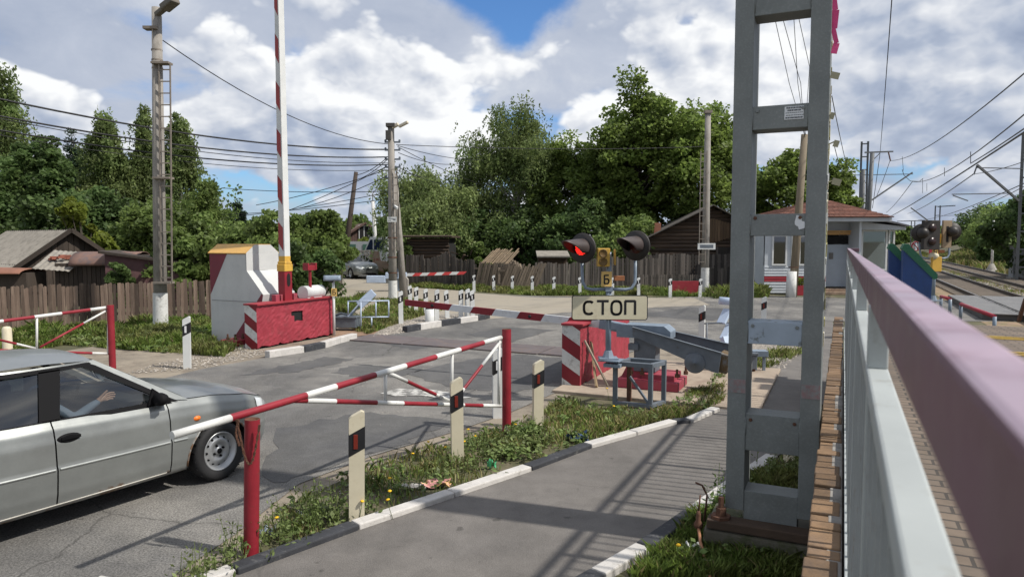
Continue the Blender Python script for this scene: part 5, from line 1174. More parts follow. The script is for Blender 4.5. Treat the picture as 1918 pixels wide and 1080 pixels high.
mb = MB(); mb.box((-.75, -.02, h_*.72), (.7, .04, .8)); mb.box((.7, -.02, h_*.72), (1.1, .04, .8)); mb.build('window', M('green_glass', (.07, .14, .11), .2, var=.1, bump=0), t)
A_ = basept(716, 52); t = thing('truck', 'white truck cab half hidden behind the concrete utility pole', 'truck', tuple(A_), -.3); mb = MB(); z0 = .9; mb.prism([(-1.0, .6), (.9, .6), (.9, 2.5), (-.5, 2.55), (-.95, 1.6)], (0, -.9, 0), (1, 0, 0), (0, 0, 1), (0, 1, 0), 1.8); mb.build('cab', WHITE, t, bevel=.06)
mb = MB(); mb.prism([(-.85, 1.62), (-.3, 1.62), (-.3, 2.35), (-.48, 2.35)], (0, -.91, 0), (1, 0, 0), (0, 0, 1), (0, 1, 0), .02); mb.prism([(-.2, 1.62), (.6, 1.62), (.6, 2.35), (-.2, 2.35)], (0, -.91, 0), (1, 0, 0), (0, 0, 1), (0, 1, 0), .02); mb.build('window', M('cab_window', (.02, .03, .06), .1, bump=0), t)
mb = MB(); mb.lathe([(0, 0), (.45, 0), (.45, .3), (0, .3)], (-.4, -.9, .45), 16, ax=(0, 1, 0)); mb.build('wheel', BLACK, t)
A_ = basept(756, 32); t = thing('far_boom', 'red and white boom barrier with a pale blue counterweight box far across the road', 'boom barrier', tuple(A_), 0)
k_ = 32 / FPX; mb = MB(); za = hz(756, 514.5, 32); zb = hz(871, 511, 32); x1 = (871 - 756)*k_; n_ = 8
for i in range(n_):
    a = Vector((.1 + (x1-.1)*i/n_, 0, za + (zb-za)*i/n_)); b = Vector((.1 + (x1-.1)*(i+1)/n_, 0, za + (zb-za)*(i+1)/n_)); s0 = .07
    mb.add([a + Vector((-s0, -.03, -.068)), b + Vector((-s0, -.03, -.068)), b + Vector((s0, -.03, .068)), a + Vector((s0, -.03, .068)), a + Vector((-s0, .03, -.068)), b + Vector((-s0, .03, -.068)), b + Vector((s0, .03, .068)), a + Vector((s0, .03, .068))], [(0,1,2,3),(7,6,5,4),(0,4,5,1),(1,5,6,2),(2,6,7,3),(3,7,4,0)], i % 2)
mb.build('boom', [WHITE, M('bright_red', (.50, .05, .05), .5)], t)
mb = MB(); mb.box((-.35, 0, za - .03), (.95, .22, .28)); mb.box((-1.25, 0, za - .20), (.85, .3, .32)); mb.build('counterweight', PALEBLUE, t, bevel=.02)
mb = MB(); mb.box((-.3, .25, .5), (.35, .35, 1.0)); mb.build('pedestal', GREY, t)
# ============================================================ THE SILVER CAR
def car_paint(name, c, dusty=True):
    m = M(name, c, .36, metal=.55, var=.06, sc=1.2, c2=tuple(v*.8 for v in c), fac=(.45, .75), bump=0, coat=.25, spec=.5)
    return m
SILVER = car_paint('silver_paint', (.285, .298, .29))
nt = SILVER.node_tree; N = nt.nodes.new; L = nt.links.new; bs = nt.nodes['Principled BSDF']
src = bs.inputs['Base Color'].links[0].from_socket
tc = N('ShaderNodeTexCoord'); sp = N('ShaderNodeSeparateXYZ'); L(tc.outputs['Object'], sp.inputs[0])
mr = N('ShaderNodeMapRange'); L(sp.outputs[2], mr.inputs[0]); mr.inputs[1].default_value = .34; mr.inputs[2].default_value = .20; mr.inputs[3].default_value = 0; mr.inputs[4].default_value = .32
nz = N('ShaderNodeTexNoise'); nz.inputs['Scale'].default_value = 7; nz.inputs['Detail'].default_value = 8; L(tc.outputs['Object'], nz.inputs['Vector'])
ad = N('ShaderNodeMath'); ad.operation = 'ADD'; L(mr.outputs[0], ad.inputs[0]); L(nz.outputs['Fac'], ad.inputs[1])
th = N('ShaderNodeMapRange'); L(ad.outputs[0], th.inputs[0]); th.inputs[1].default_value = .80; th.inputs[2].default_value = .90
mx = N('ShaderNodeMix'); mx.data_type = 'RGBA'; L(th.outputs[0], mx.inputs[0]); L(src, mx.inputs[6]); mx.inputs[7].default_value = (.16, .10, .06, 1); L(mx.outputs[2], bs.inputs['Base Color'])
ARCHRUST = M('arch_rust', (.30, .30, .29), .6, var=.2, c2=(.16, .09, .05), fac=(.44, .54), sc2=6, bump=.2)
RUBBER = M('tyre_rubber', (.018, .018, .019), .75, var=.25, bump=.3)
RIMM = M('steel_rim', (.42, .43, .44), .4, metal=.6, var=.12, sc=8, bump=.05)
CBLACK = M('car_black_trim', (.010, .010, .011), .6, var=.2, bump=0, spec=.06)
CGLASS = glass('car_glass', (.62, .68, .68), fac=.10); TGLASS = glass('tinted_glass', (.10, .13, .15), fac=.12)
SEATM = M('seat_fabric', (.035, .037, .04), .9, var=.2); DASH = M('dashboard', (.03, .03, .033), .7, var=.1)
LAMPG = M('headlamp', (.55, .58, .60), .12, var=.1, bump=0, coat=1)

def smooth(a, b, x): t = max(0, min(1, (x - a)/(b - a))); return t*t*(3 - 2*t)
def interp(x, pts):
    for (x0, y0), (x1, y1) in zip(pts[:-1], pts[1:]):
        if x <= x1: 
            t = (x - x0)/(x1 - x0) if x1 > x0 else 0; t = max(0, min(1, t)); t2 = t*t*(3-2*t); return y0 + (y1 - y0)*(.5*t + .5*t2)
    return pts[-1][1]
def halfw(x): return interp(x, [(-2.12, .52), (-2.06, .66), (-1.85, .77), (-1.3, .825), (0, .84), (1.2, .83), (1.6, .80), (1.86, .72), (2.02, .58), (2.09, .42), (2.12, .20)])
def topz(x): return interp(x, [(-2.12, .80), (-1.9, .94), (-1.3, .97), (-.5, .935), (.75, .90), (1.2, .875), (1.6, .815), (1.9, .735), (2.05, .66), (2.12, .56)])
def botz(x): return interp(x, [(-2.12, .38), (-1.9, .24), (-1.2, .20), (1.2, .20), (1.8, .22), (2.0, .24), (2.12, .34)])
PROF = [(0, .915), (.05, .955), (.2, .985), (.40, 1.0), (.47, 1.004), (.50, .992), (.75, .982), (.9, .955), (1.0, .905)]
def side(x, t, sg=-1, off=0):
    z = botz(x) + (topz(x) - botz(x))*t; return Vector((x, sg*(halfw(x)*interp(t, PROF) + off), z))
WX, WR, WZ = 1.27, .352, .285
def side_panel(name, x0, x1, t0, t1, sg, mat, t, slope=0.0, arch=None, nx=None):
    nx = nx or max(6, int((x1 - x0)/.022)); nz = 34; mb = MB(); g = [[None]*(nz+1) for _ in range(nx+1)]; ins = {}
    for i in range(nx+1):
        for j in range(nz+1):
            tt = t0 + (t1 - t0)*j/nz; x = x0 + (x1 - x0)*i/nx + slope*(1 - tt)*(1 - (i/nx if slope and False else 0)); p = side(x, tt, sg)
            if arch is not None:
                dx, dz = p.x - arch, p.z - WZ; r = hypot(dx, dz)
                if r < WR:
                    ins[(i, j)] = 1
                    if r > 1e-4:
                        nxx, nzz = arch + dx*WR/r, WZ + dz*WR/r; p = Vector((nxx, sg*(halfw(nxx)*interp((nzz - botz(nxx))/(topz(nxx) - botz(nxx)), PROF)), nzz))
            g[i][j] = p
    vs = [g[i][j] for i in range(nx+1) for j in range(nz+1)]; fs = []
    for i in range(nx):
        for j in range(nz):
            c = [(i, j), (i+1, j), (i+1, j+1), (i, j+1)]
            if all(k in ins for k in c): continue
            fs.append(tuple(a*(nz+1) + b for a, b in c))
    mb.add(vs, fs, 0, .5, True); o = mb.build(name, mat, t, recalc=False); return o
def make_car(label, paint, person=True, group=None):
    t = thing('silver_car', label, 'car', (0, 0, 0), 0, group)
    for sg in (-1, 1):
        side_panel('fender', .745, 2.12, 0.0, 1, sg, paint, t, arch=WX)
        d = side_panel('front_door', -.262, .733, .06, 1, sg, paint, t)
        d2 = side_panel('rear_door', -1.10, -.274, .06, 1, sg, paint, t, arch=-1.25)
        side_panel('rear_quarter', -2.12, -1.112, 0.0, 1, sg, paint, t, arch=-1.25)
        side_panel('sill', -1.112, .745, 0.0, .048, sg, paint, t)
        for dd, hx in ((d, -.16), (d2, -1.0)):
            p = side(hx, .80, sg); mb = MB()
            mb.lathe([(0, .0), (.022, .012), (.030, .006), (.036, -.004)], (0, 0, 0), 16, ax=(0, sg, 0)); mb.v = [(v[0]*2.7 + p.x, v[1] + p.y + sg*.003, v[2]*1.15 + p.z) for v in mb.v]
            mb.box((p.x + .01, p.y + sg*.012, p.z + .006), (.15, .02, .024)); mb.build('handle', CBLACK, dd)
        p = side(.95, .72, sg); mb = MB(); mb.lathe([(0, .016), (.018, .012), (.026, 0)], (0, 0, 0), 12, ax=(0, sg, 0)); mb.v = [(v[0]*1.5 + 1.02, v[1] + side(1.02, .72, sg).y, v[2] + side(1.02, .72, sg).z) for v in mb.v]; mb.build('side_indicator', ORANGE, t)
        # mirror
        mb = MB(); c = Vector((.62, sg*.865, .965)); mb.lathe([(0, -.055), (.05, -.05), (.072, -.01), (.068, .035), (.0, .037)], (0, 0, 0), 14, ax=(-1, 0, .1)); mb.v = [(v[0] + c.x, v[1]*1.05 + c.y, v[2]*.85 + c.z) for v in mb.v]; mb.box((.68, sg*.80, .93), (.08, .10, .05)); mb.build('mirror', CBLACK, t)
        mb = MB(); mb.prism([(.55, .905), (.79, .905), (.60, 1.06)], (0, sg*.765, 0), (1, 0, 0), (0, 0, 1), (0, sg, 0), .02); mb.build('mirror_base', CBLACK, t)
    # rubbing strip, arch lips, sill seam
    for sg in (-1, 1):
        mb = MB()
        for x0, x1 in ((-1.09, -.285), (-.25, .72), (.76, .90)):
            mb.grid(lambda u, v: side(x0 + (x1-x0)*u, .455 + .03*v, sg, .004 + .004*sin(pi*v)), 14, 4, 0, True, .5)
        mb.build('rubbing_strip', paint, t)
        for ax_ in (WX, -1.25):
            mb = MB(); pts = []
            for i in range(25):
                a = -.12 + (pi + .24)*i/24; x = ax_ + (WR + .006)*cos(a); z = WZ + (WR + .006)*sin(a); tt = (z - botz(x))/(topz(x) - botz(x)); pts.append((x, sg*(halfw(x)*interp(max(0, min(1, tt)), PROF) + .002), z))
            mb.tube(pts, .009, 6); mb.build('arch_lip', ARCHRUST, t)
        mb = MB(); mb.tube([tuple(side(-.9 + 1.6*i/10, .052, sg, .002)) for i in range(11)], .006, 5); mb.build('sill_seam', M('sill_dust', (.42, .40, .36), .7), t)
    # bonnet, boot, roof
    mb = MB()
    def hood(u, v):
        x = .80 + 1.32*u; e = halfw(x)*.905; y = e*(2*v - 1); s = 1 - (2*v-1)**2
        return Vector((x, y, topz(x) + (.075 - .02*u)*s + .012*smooth(.25, .6, abs(2*v-1))*(1 - abs(2*v-1))))
    mb.grid(hood, 40, 24, 0, True, .5); mb.build('bonnet', paint, t, recalc=False)
    mb = MB()
    def boot(u, v):
        x = -1.42 - .70*u; e = halfw(x)*.905; y = e*(2*v - 1); return Vector((x, y, topz(x) + .05*(1 - (2*v-1)**2)))
    mb.grid(boot, 14, 12, 0, True, .5); mb.build('boot_lid', paint, t, recalc=False)
    RX0, RX1, RZ = .20, -.92, 1.385
    def roofw(x): return interp(x, [(-.92, .50), (-.4, .575), (.0, .58), (.22, .535)])
    mb = MB()
    def roof(u, v):
        x = RX0 + (RX1 - RX0)*u; y = roofw(x)*(2*v - 1); return Vector((x, y, RZ - .035*(2*u - .9)**2 + .05*(1 - abs(2*v-1)**2.4)))
    mb.grid(roof, 16, 20, 0, True, .5); mb.build('roof', paint, t, recalc=False)
    for sg in (-1, 1):
        mb = MB(); mb.tube([(x, sg*halfw(x)*.900, topz(x) + .004) for x in [.82 + .06*i for i in range(20)]], .0045, 5); mb.build('bonnet_seam', CBLACK, t)
    # front and rear faces
    mb = MB()
    def nose(u, v):
        x = 2.12 + .012*sin(pi*v); y = .19*(2*u - 1); return Vector((x, y, .34 + (.56 + .055 - .34)*v))
    mb.grid(nose, 8, 8, 0, True, .5); mb.build('bumper', paint, t, recalc=False); mb = MB(); mb.grid(lambda u, v: Vector((-2.12, .50*(2*u-1), .38 + .46*v)), 6, 6, 0, True, .5); mb.build('bumper', paint, t, recalc=False)
    for sg in (-1, 1):
        mb = MB()
        def hl(u, v): 
            x = 1.78 + .30*u; p = side(x, .74 + .22*v, sg); return p + Vector((.010, sg*.008, 0))
        mb.grid(hl, 10, 6, 0, True, .5); mb.build('headlight', LAMPG, t, recalc=False)
        mb = MB(); mb.grid(lambda u, v: side(-1.95 - .15*u, .62 + .3*v, sg) + Vector((-.006, sg*.006, 0)), 6, 5, 0, True, .5); mb.build('tail_light', M('tail_red', (.35, .01, .01), .2, bump=0), t, recalc=False)
    mb = MB(); mb.box((2.128, 0, .55), (.03, .36, .06)); mb.box((2.13, 0, .30), (.03, .5, .10)); mb.box((2.10, 0, .40), (.02, .46, .02)); mb.build('grille', CBLACK, t, bevel=.01)
    # cabin glass and pillars
    def yz(z, x): f = (z - .90)/(1.37 - .90); return .765 + (min(.575, roofw(max(-.92, min(.22, x)))) + .004 - .765)*max(0, min(1, f))
    for sg in (-1, 1):
        def q(x, z, o=0): return Vector((x, sg*(yz(z, x) + o), z))
        def quad(mb, pts, m=0, o=0, n=6):   # curved four-sided strip
            a, b, c, d = pts; vs = []
            for i in range(n+1):
                f = i/n; p = (a[0] + (b[0]-a[0])*f, a[1] + (b[1]-a[1])*f); r = (d[0] + (c[0]-d[0])*f, d[1] + (c[1]-d[1])*f); vs += [q(*p, o), q(*r, o)]
            mb.add(vs, [(2*i, 2*i+2, 2*i+3, 2*i+1) for i in range(n)], m, .5, True)
        mb = MB(); quad(mb, [(.97, .885), (.205, 1.365), (.12, 1.35), (.84, .905)]); quad(mb, [(.205, 1.365), (-.92, 1.36), (-.88, 1.325), (.13, 1.345)], 0); quad(mb, [(-.92, 1.36), (-1.55, .94), (-1.08, .94), (-.84, 1.325)]); mb.build('pillar', paint, t)
        mb = MB(); o = .004
        quad(mb, [(.86, .885), (.155, 1.352), (.085, 1.325), (.725, .925)], 0, o); quad(mb, [(.15, 1.352), (-.90, 1.345), (-.85, 1.31), (.09, 1.322)], 0, o)
        quad(mb, [(.80, .885), (-1.15, .915), (-1.10, .955), (.75, .925)], 0, o, 12); quad(mb, [(-.10, 1.33), (-.20, .91), (-.36, .91), (-.27, 1.33)], 0, o); quad(mb, [(-.86, 1.33), (-1.12, .93), (-1.04, .95), (-.80, 1.31)], 0, o)
        mb.build('window_frame', CBLACK, t)
        mb = MB(); quad(mb, [(.74, .92), (.09, 1.325), (-.13, 1.33), (-.23, .92)], 0, -.006); mb.build('front_window', CGLASS, t)
        mb = MB(); quad(mb, [(-.33, .92), (-.24, 1.33), (-.81, 1.315), (-1.05, .945)], 0, -.006); mb.build('rear_window', TGLASS, t)
    mb = MB(); mb.grid(lambda u, v: Vector((.965 - .765*u + .05*sin(pi*v)*(1-u*.4), (.70 + (.53 - .70)*u)*(2*v-1), .905 + .465*u + .03*sin(pi*v)*(1 - u) )), 10, 12, 0, True); mb.build('windscreen', CGLASS, t)
    mb = MB(); mb.grid(lambda u, v: Vector((-1.53 + .62*u - .03*sin(pi*v), (.66 + (.50 - .66)*u)*(2*v-1), .945 + .40*u)), 8, 10, 0, True); mb.build('rear_screen', TGLASS, t)
    mb = MB(); mb.grid(lambda u, v: Vector((.74 + .30*u, .66*(2*v-1), .885 + .03*sin(pi*v) - .0*u)), 4, 8); mb.beam((.93, -.5, .925), (.86, .05, .955), .015, .02); mb.beam((.95, -.05, .93), (.88, .5, .955), .015, .02); mb.build('scuttle', CBLACK, t)
    # under-shell and interior
    mb = MB(); mb.box((-.0, 0, .36), (1.70, 1.40, .26)); mb.box((1.27, 0, .45), (.9, .9, .3)); mb.box((1.85, 0, .42), (.36, .9, .30)); mb.box((-1.25, 0, .45), (.9, .9, .3)); mb.box((-1.85, 0, .46), (.4, 1.0, .36))
    for sg in (-1, 1):
        mb.grid(lambda u, v: side(.55 - 1.75*u, .02 + .96*v, sg, -.03), 12, 10); mb.grid(lambda u, v: side(.60 + .35*u, .55 + .43*v, sg, -.03), 4, 6)
        for ax_ in (WX, -1.25): mb.grid(lambda u, v: Vector((ax_ + (WR + .004)*cos(-.25 + (pi + .5)*u), sg*(.40 + .395*v), WZ + (WR + .004)*sin(-.25 + (pi + .5)*u))), 20, 2)
    mb.build('underbody', DARK, t)
    mb = MB(); mb.box((.72, 0, .80), (.34, 1.36, .22)); mb.box((.60, 0, .70), (.10, 1.3, .2)); mb.build('dashboard', DASH, t, bevel=.03)
    for y in (-.36, .36):
        mb = MB(); mb.box((-.05, y, .58), (.52, .48, .16)); mb.box((-.36, y, .86), (.14, .46, .56), rot=Matrix.Rotation(radians(-14), 3, 'Y')); mb.box((-.46, y, 1.20), (.10, .26, .16)); mb.build('seat', SEATM, t, bevel=.05)
    mb = MB(); mb.box((-1.0, 0, .80), (.2, 1.2, .5)); mb.build('rear_seat', SEATM, t, bevel=.05)
    mb = MB(); R_m = Matrix.Rotation(radians(25), 3, 'Y'); c = Vector((.42, .36, .90)); mb.tube([c + R_m @ Vector((0, .18*cos(2*pi*i/20), .18*sin(2*pi*i/20))) for i in range(21)], .015, 6); mb.beam(c + R_m @ Vector((0, -.17, 0)), c + R_m @ Vector((0, .17, 0)), .03, .03); mb.beam(c, c + Vector((.25, 0, -.1)), .04, .04); mb.build('steering_wheel', CBLACK, t)
    # wheels
    for x in (WX, -1.25):
        for sg in (-1, 1):
            c = Vector((x, sg*.735, WZ)); ax = (0, sg, 0); w = thing('wheel', '', ''); 
            for kk in ('label', 'category'): del w[kk]
            w.parent = t; w.location = c
            mb = MB(); mb.lathe([(.185, .078), (.20, .092), (.245, .095), (.272, .082), (.285, .055), (.285, -.055), (.27, -.085), (.19, -.09)], (0, 0, 0), 40, ax=ax)
            for k in range(44): a = 2*pi*k/44; mb.box((.2855*cos(a), sg*.05*(1 if k % 2 else -.3), .2855*sin(a)), (.004, .06, .012), rot=Matrix.Rotation(-a, 3, 'Y'))
            mb.build('tyre', RUBBER, w)
            mb = MB(); mb.lathe([(.188, .082), (.183, .088), (.172, .080), (.160, .035), (.148, .030), (.118, .058), (.085, .062), (.070, .045), (.040, .045), (.032, .062), (0, .064)], (0, 0, 0), 40, ax=ax)
            mb.build('rim', RIMM, w)
            mb = MB()
            for k in range(12):
                a = 2*pi*k/12; mb.lathe([(.0125, .0), (0, .0)], (.134*cos(a), sg*.0475, .134*sin(a)), 10, ax=(Vector((cos(a)*.7, sg*.72, sin(a)*.7))))
            for k in range(4):
                a = 2*pi*k/4 + .4; mb.lathe([(.012, .0), (.010, .02), (0, .02)], (.055*cos(a), sg*.044, .055*sin(a)), 8, ax=ax)
            mb.lathe([(.028, .0), (.024, .006), (0, .006)], (0, sg*.064, 0), 12, ax=ax)
            mb.build('rim_hole', CBLACK, w)
    for ch in t.children:
        if not ch.name.startswith('wheel'): ch.scale = (1, 1, .945)
    return t
car = make_car('dusty silver saloon car with a missing hubcap waiting at the crossing', SILVER)
CP = P(413, 898); c0 = P(-20, 968, .2); c1 = P(330, 884, .2)
CARRZ = radians(58)
cr, sr = cos(CARRZ), sin(CARRZ)
lx, ly = WX*.95, -.80
car.location = (CP.x - (cr*lx - sr*ly), CP.y - (sr*lx + cr*ly), 0); car.rotation_euler = (0, 0, CARRZ); car.scale = (.95, 1, 1)
car2 = dup(car, basept(662, 44), radians(-52), 'silver hatchback parked far down the side street in front of the pierced wall', scale=(1, 1.02, 1.12))
car2['label'] = 'silver car parked far away in front of the pierced concrete wall'
car3 = dup(car, basept(762, 49), radians(-60), 'distant pale car just showing right of the brace pole', scale=(1, 1, 1.1))

# ------------------------------------------------------------ the person in the car
SKIN = M('skin', (.48, .27, .19), .55, var=.06, bump=0); SHIRT = M('blue_grey_shirt', (.16, .19, .25), .85, var=.1); HAIR = M('dark_hair', (.02, .015, .012), .7, bump=0)
def skin_obj(name, verts, edges, mats, parent, sub=2):
    me = bpy.data.meshes.new(name); me.from_pydata([v[0] for v in verts], edges, []); o = bpy.data.objects.new(name, me); C.objects.link(o)
    o.modifiers.new('skin', 'SKIN'); s = o.modifiers.new('sub', 'SUBSURF'); s.levels = s.render_levels = sub
    for i, v in enumerate(verts): me.skin_vertices[0].data[i].radius = (v[1], v[1]) if not isinstance(v[1], tuple) else v[1]
    me.skin_vertices[0].data[0].use_root = True
    for m_ in mats: me.materials.append(m_)
    o.modifiers['skin'].use_smooth_shade = True; o.parent = parent; return o
pr = thing('person', 'person in a blue grey shirt inside the silver car, one hand raised behind the window', 'person', tuple(car.location), CARRZ); pr.scale = (.95, 1, .925)
y0 = -.36
body = [((-.12, y0, .70), (.15, .12)), ((-.18, y0, .90), (.15, .11)), ((-.22, y0, 1.06), (.17, .11)), ((-.22, y0, 1.16), (.06, .06)), ((-.20, y0, 1.23), (.075, .08)), ((-.18, y0, 1.31), (.07, .08)),
        ((-.20, y0 - .18, 1.06), .06), ((.0, y0 - .24, .90), .048), ((.17, y0 - .22, .985), .036), ((.235, y0 - .21, 1.01), .026),
        ((-.20, y0 + .18, 1.06), .06), ((-.02, y0 + .22, .88), .045), ((.20, y0 + .15, .80), .032),
        ((.05, y0 - .1, .66), .08), ((.34, y0 - .1, .66), .065), ((.45, y0 - .1, .40), .05), ((.05, y0 + .1, .66), .08), ((.34, y0 + .1, .66), .065), ((.45, y0 + .1, .40), .05)]
be = [(0,1),(1,2),(2,3),(3,4),(4,5),(2,6),(6,7),(7,8),(8,9),(2,10),(10,11),(11,12),(0,13),(13,14),(14,15),(0,16),(16,17),(17,18)]
skin_obj('body', body, be, [SHIRT], pr)
pb = Vector((.235, y0 - .21, 1.01)); hv = [(tuple(pb + Vector((-.03, 0, -.01))), .024), (tuple(pb + Vector((.03, 0, .018))), (.034, .018))]; he_ = [(0, 1)]
for k, (dz, ln) in enumerate(((.030, .072), (.012, .082), (-.008, .076), (-.026, .060))):
    i = len(hv); b0 = pb + Vector((.055, -.004, .02 + dz)); hv += [(tuple(b0), .0105), (tuple(b0 + Vector((ln*.5, -.006, .010))), .0095), (tuple(b0 + Vector((ln*.95, -.020, .006))), .0078)]; he_ += [(1, i), (i, i+1), (i+1, i+2)]
i = len(hv); hv += [(tuple(pb + Vector((.01, -.02, .045))), .011), (tuple(pb + Vector((.035, -.03, .075))), .009), (tuple(pb + Vector((.055, -.035, .092))), .0078)]; he_ += [(0, i), (i, i+1), (i+1, i+2)]
skin_obj('hand', hv, he_, [SKIN], pr)
mb = MB(); hc = Vector((-.17, y0, 1.25)); mb.grid(lambda u, v: hc + Vector((.085*sin(pi*v)*cos(2*pi*u), .072*sin(pi*v)*sin(2*pi*u), .105*cos(pi*v))), 18, 12); mb.box(hc + Vector((.088, 0, -.005)), (.03, .022, .035)); mb.box(hc + Vector((.08, 0, -.05)), (.012, .04, .008))
for s_ in (-1, 1): mb.box(hc + Vector((-.0, s_*.073, 0)), (.03, .012, .05)); mb.lathe([(.010, 0), (0, .006)], hc + Vector((.076, s_*.03, .02)), 8, 0, ax=(1, 0, 0))
mb.build('head', SKIN, pr); mb = MB(); mb.grid(lambda u, v: hc + Vector((-.012 + .090*sin(pi*v*.55)*cos(2*pi*u), .078*sin(pi*v*.55)*sin(2*pi*u), .012 + .105*cos(pi*v*.55))), 18, 8); mb.build('hair', HAIR, pr)
# ============================================================ BINS, RAILINGS AND LITTER AT THE RIGHT, WIRES
BINB = M('bin_blue', (.022, .060, .19), .5, var=.12, c2=(.02, .05, .14), fac=(.5, .7), bump=.1); BINL = M('bin_green', (.025, .12, .065), .5, var=.2, bump=.6, bs=30)
def bin_(label, u, s_, wdt):
    t = thing('waste_bin', label, 'bin', tuple(US(u, s_, PZ)), ANG)
    prof = [(-.17, 0), (.17, 0), (.19, .76), (-.18, 1.14)]
    mb = MB(); mb.prism(prof, (0, 0, 0), (1, 0, 0), (0, 0, 1), (0, 1, 0), wdt); mb.build('body', BINB, t, bevel=.01)
    mb = MB(); mb.prism([(-.20, 1.13), (-.17, 1.20), (-.12, 1.20), (.25, .78), (.25, .72), (.21, .70)], (0, -.02, 0), (1, 0, 0), (0, 0, 1), (0, 1, 0), wdt + .04); mb.build('lid', BINL, t, bevel=.01); return t
bin_('blue waste bin with a sloping green lid nearest the pink handrail', .95, 11.5, .40); bin_('second blue waste bin half hidden behind the first, left of it', .80, 12.05, .36)
REDT = M('red_tube', (.36, .03, .05), .5, var=.15)
def hoop(label, a, b, h, ext=None):
    t = thing('guard_rail', label, 'guard rail', tuple(a)); a, b = Vector(a), Vector(b)
    mb = MB(); mb.tube([a + ZV*h, b + ZV*h] + ([ext] if ext is not None else []), .045, 8); mb.build('red_bar', REDT, t, world=True)
    for p in (a, b): mb = MB(); mb.tube([p - ZV*.1, p + ZV*h], .04, 8); mb.build('leg', GREY, t, world=True)
hoop('low red hoop rail just right of the second signal column', PD(1762, 576, 19), PD(1779, 582, 18), .30); hoop('longer low red rail lying before the steel crossing deck', PD(1799, 592, 17.5), PD(1862, 618, 15.5), .30)
t = thing('iron_post', 'leaning rusty iron post at the right edge before the steel deck', 'post', tuple(US(2.9, 12.2, PZ)), 0); a = PD(1908, 601, 12.5) - t.location; mb = MB(); mb.beam(a, PD(1921, 560, 12.3) - t.location, .05, .05); mb.build('shaft', RUST, t)
# round no-entry-for-walkers sign
t = thing('prohibition_sign', 'small round prohibition sign with a red ring left of the black signal panel', 'sign', tuple(basept(1716, 17))); z = hz(1716, 461, 17)
mb = MB(); mb.lathe([(0, .0), (.115, .0), (.118, -.01), (0, -.012)], (0, 0, z), 24, ax=(0, -1, 0)); mb.build('disc', WHITE, t)
mb = MB(); pts = [(.105*cos(2*pi*i/24), -.003, z + .105*sin(2*pi*i/24)) for i in range(25)]; mb.tube(pts, .014, 6); mb.beam((-.075, -.006, z + .075), (.075, -.006, z - .075), .016, .01, up=(0, 1, 0)); mb.build('red_ring', RED, t)
mb = MB(); mb.tube([(0, .015, 0), (0, .015, z + .1)], .025, 8); mb.build('pole', GREY, t); mb = MB(); mb.box((.0, -.002, z + .03), (.03, .002, .05)); mb.box((.0, -.002, z - .02), (.02, .002, .06)); mb.lathe([(.016, .003), (0, .003)], (0, 0, z + .07), 8, ax=(0, -1, 0)); mb.build('walker_mark', BLACK, t)
mb = MB(); mb.box((.42, -.02, z - .06), (.22, .02, .26)); mb.build('red_plate', REDT, t)

# ---- litter
def crumple(name, label, c, size, m, seed, flat=.45, cat='litter', ez=0):
    rnd = random.Random(seed); mb = MB(); n = 9; ph = [rnd.uniform(0, 6) for _ in range(6)]
    def f(u, v):
        x, y = (u - .5)*size[0], (v - .5)*size[1]; z = size[2]*(.5 + .3*sin(9*u + ph[0] + 4*v) + .25*sin(13*v + ph[1] - 5*u) + .2*sin(21*u*v + ph[2])) + rnd.uniform(-.12, .12)*size[2]
        return Vector((x + rnd.uniform(-.06, .06)*size[0], y + rnd.uniform(-.06, .06)*size[1], max(.003, z)))
    mb.grid(f, n, n, 0, False); o = mb.build(name, m, loc=None); o.location = c; o.rotation_euler = (0, 0, ez); return tag(o, label, cat)
crumple('snack_wrapper', 'pink and orange crumpled snack wrapper lying in the grass by the kerb', P(817, 911), (.26, .12, .07), M('wrapper_pink', (.60, .30, .28), .4, var=.2, c2=(.62, .42, .12), fac=(.5, .55), sc2=18, bump=.2), 1, ez=.1)
crumple('plastic_scrap', 'pale torn plastic strip beside the pink snack wrapper', P(775, 915), (.22, .07, .05), M('plastic_pale', (.55, .52, .48), .35, var=.2), 2)
crumple('paper_scrap', 'small bright green scrap in the grass near the white kerb', P(921, 876), (.09, .09, .08), M('bright_green', (.10, .45, .22), .4, var=.2), 3)
crumple('plastic_bag', 'crumpled dark blue plastic bag on bare earth by the dark kerb', P(1081, 824), (.24, .18, .09), M('bag_blue', (.03, .06, .13), .25, var=.3), 4)
crumple('paper_scrap', 'small white paper scrap at the foot of the tall red gate post', P(951, 808), (.08, .07, .06), WHITE, 5)
crumple('paper_scrap', 'white scrap lying in the grass below the steel frame stand', P(1106, 780), (.13, .08, .06), WHITE, 6)
crumple('paper_scrap', 'white paper in the weeds by the thick red chain post', P(562, 965), (.07, .06, .04), WHITE, 7)
crumple('plastic_scrap', 'clear bluish plastic in the weeds right of the red chain post', P(500, 1000), (.12, .08, .06), M('plastic_clear', (.50, .55, .60), .2, var=.2), 8)
crumple('paper_scrap', 'white scrap in the dark grass beside the rusty cable', P(1300, 1035), (.10, .08, .07), WHITE, 9)
crumple('paper_scrap', 'dirty white scrap high in the grass behind the steel mast leg', P(1478, 868), (.10, .09, .10), CREAM, 10)
crumple('paper_scrap', 'cream scrap on the bare earth beside the rightmost cream marker post', P(1030, 806), (.10, .05, .05), CREAM, 11)

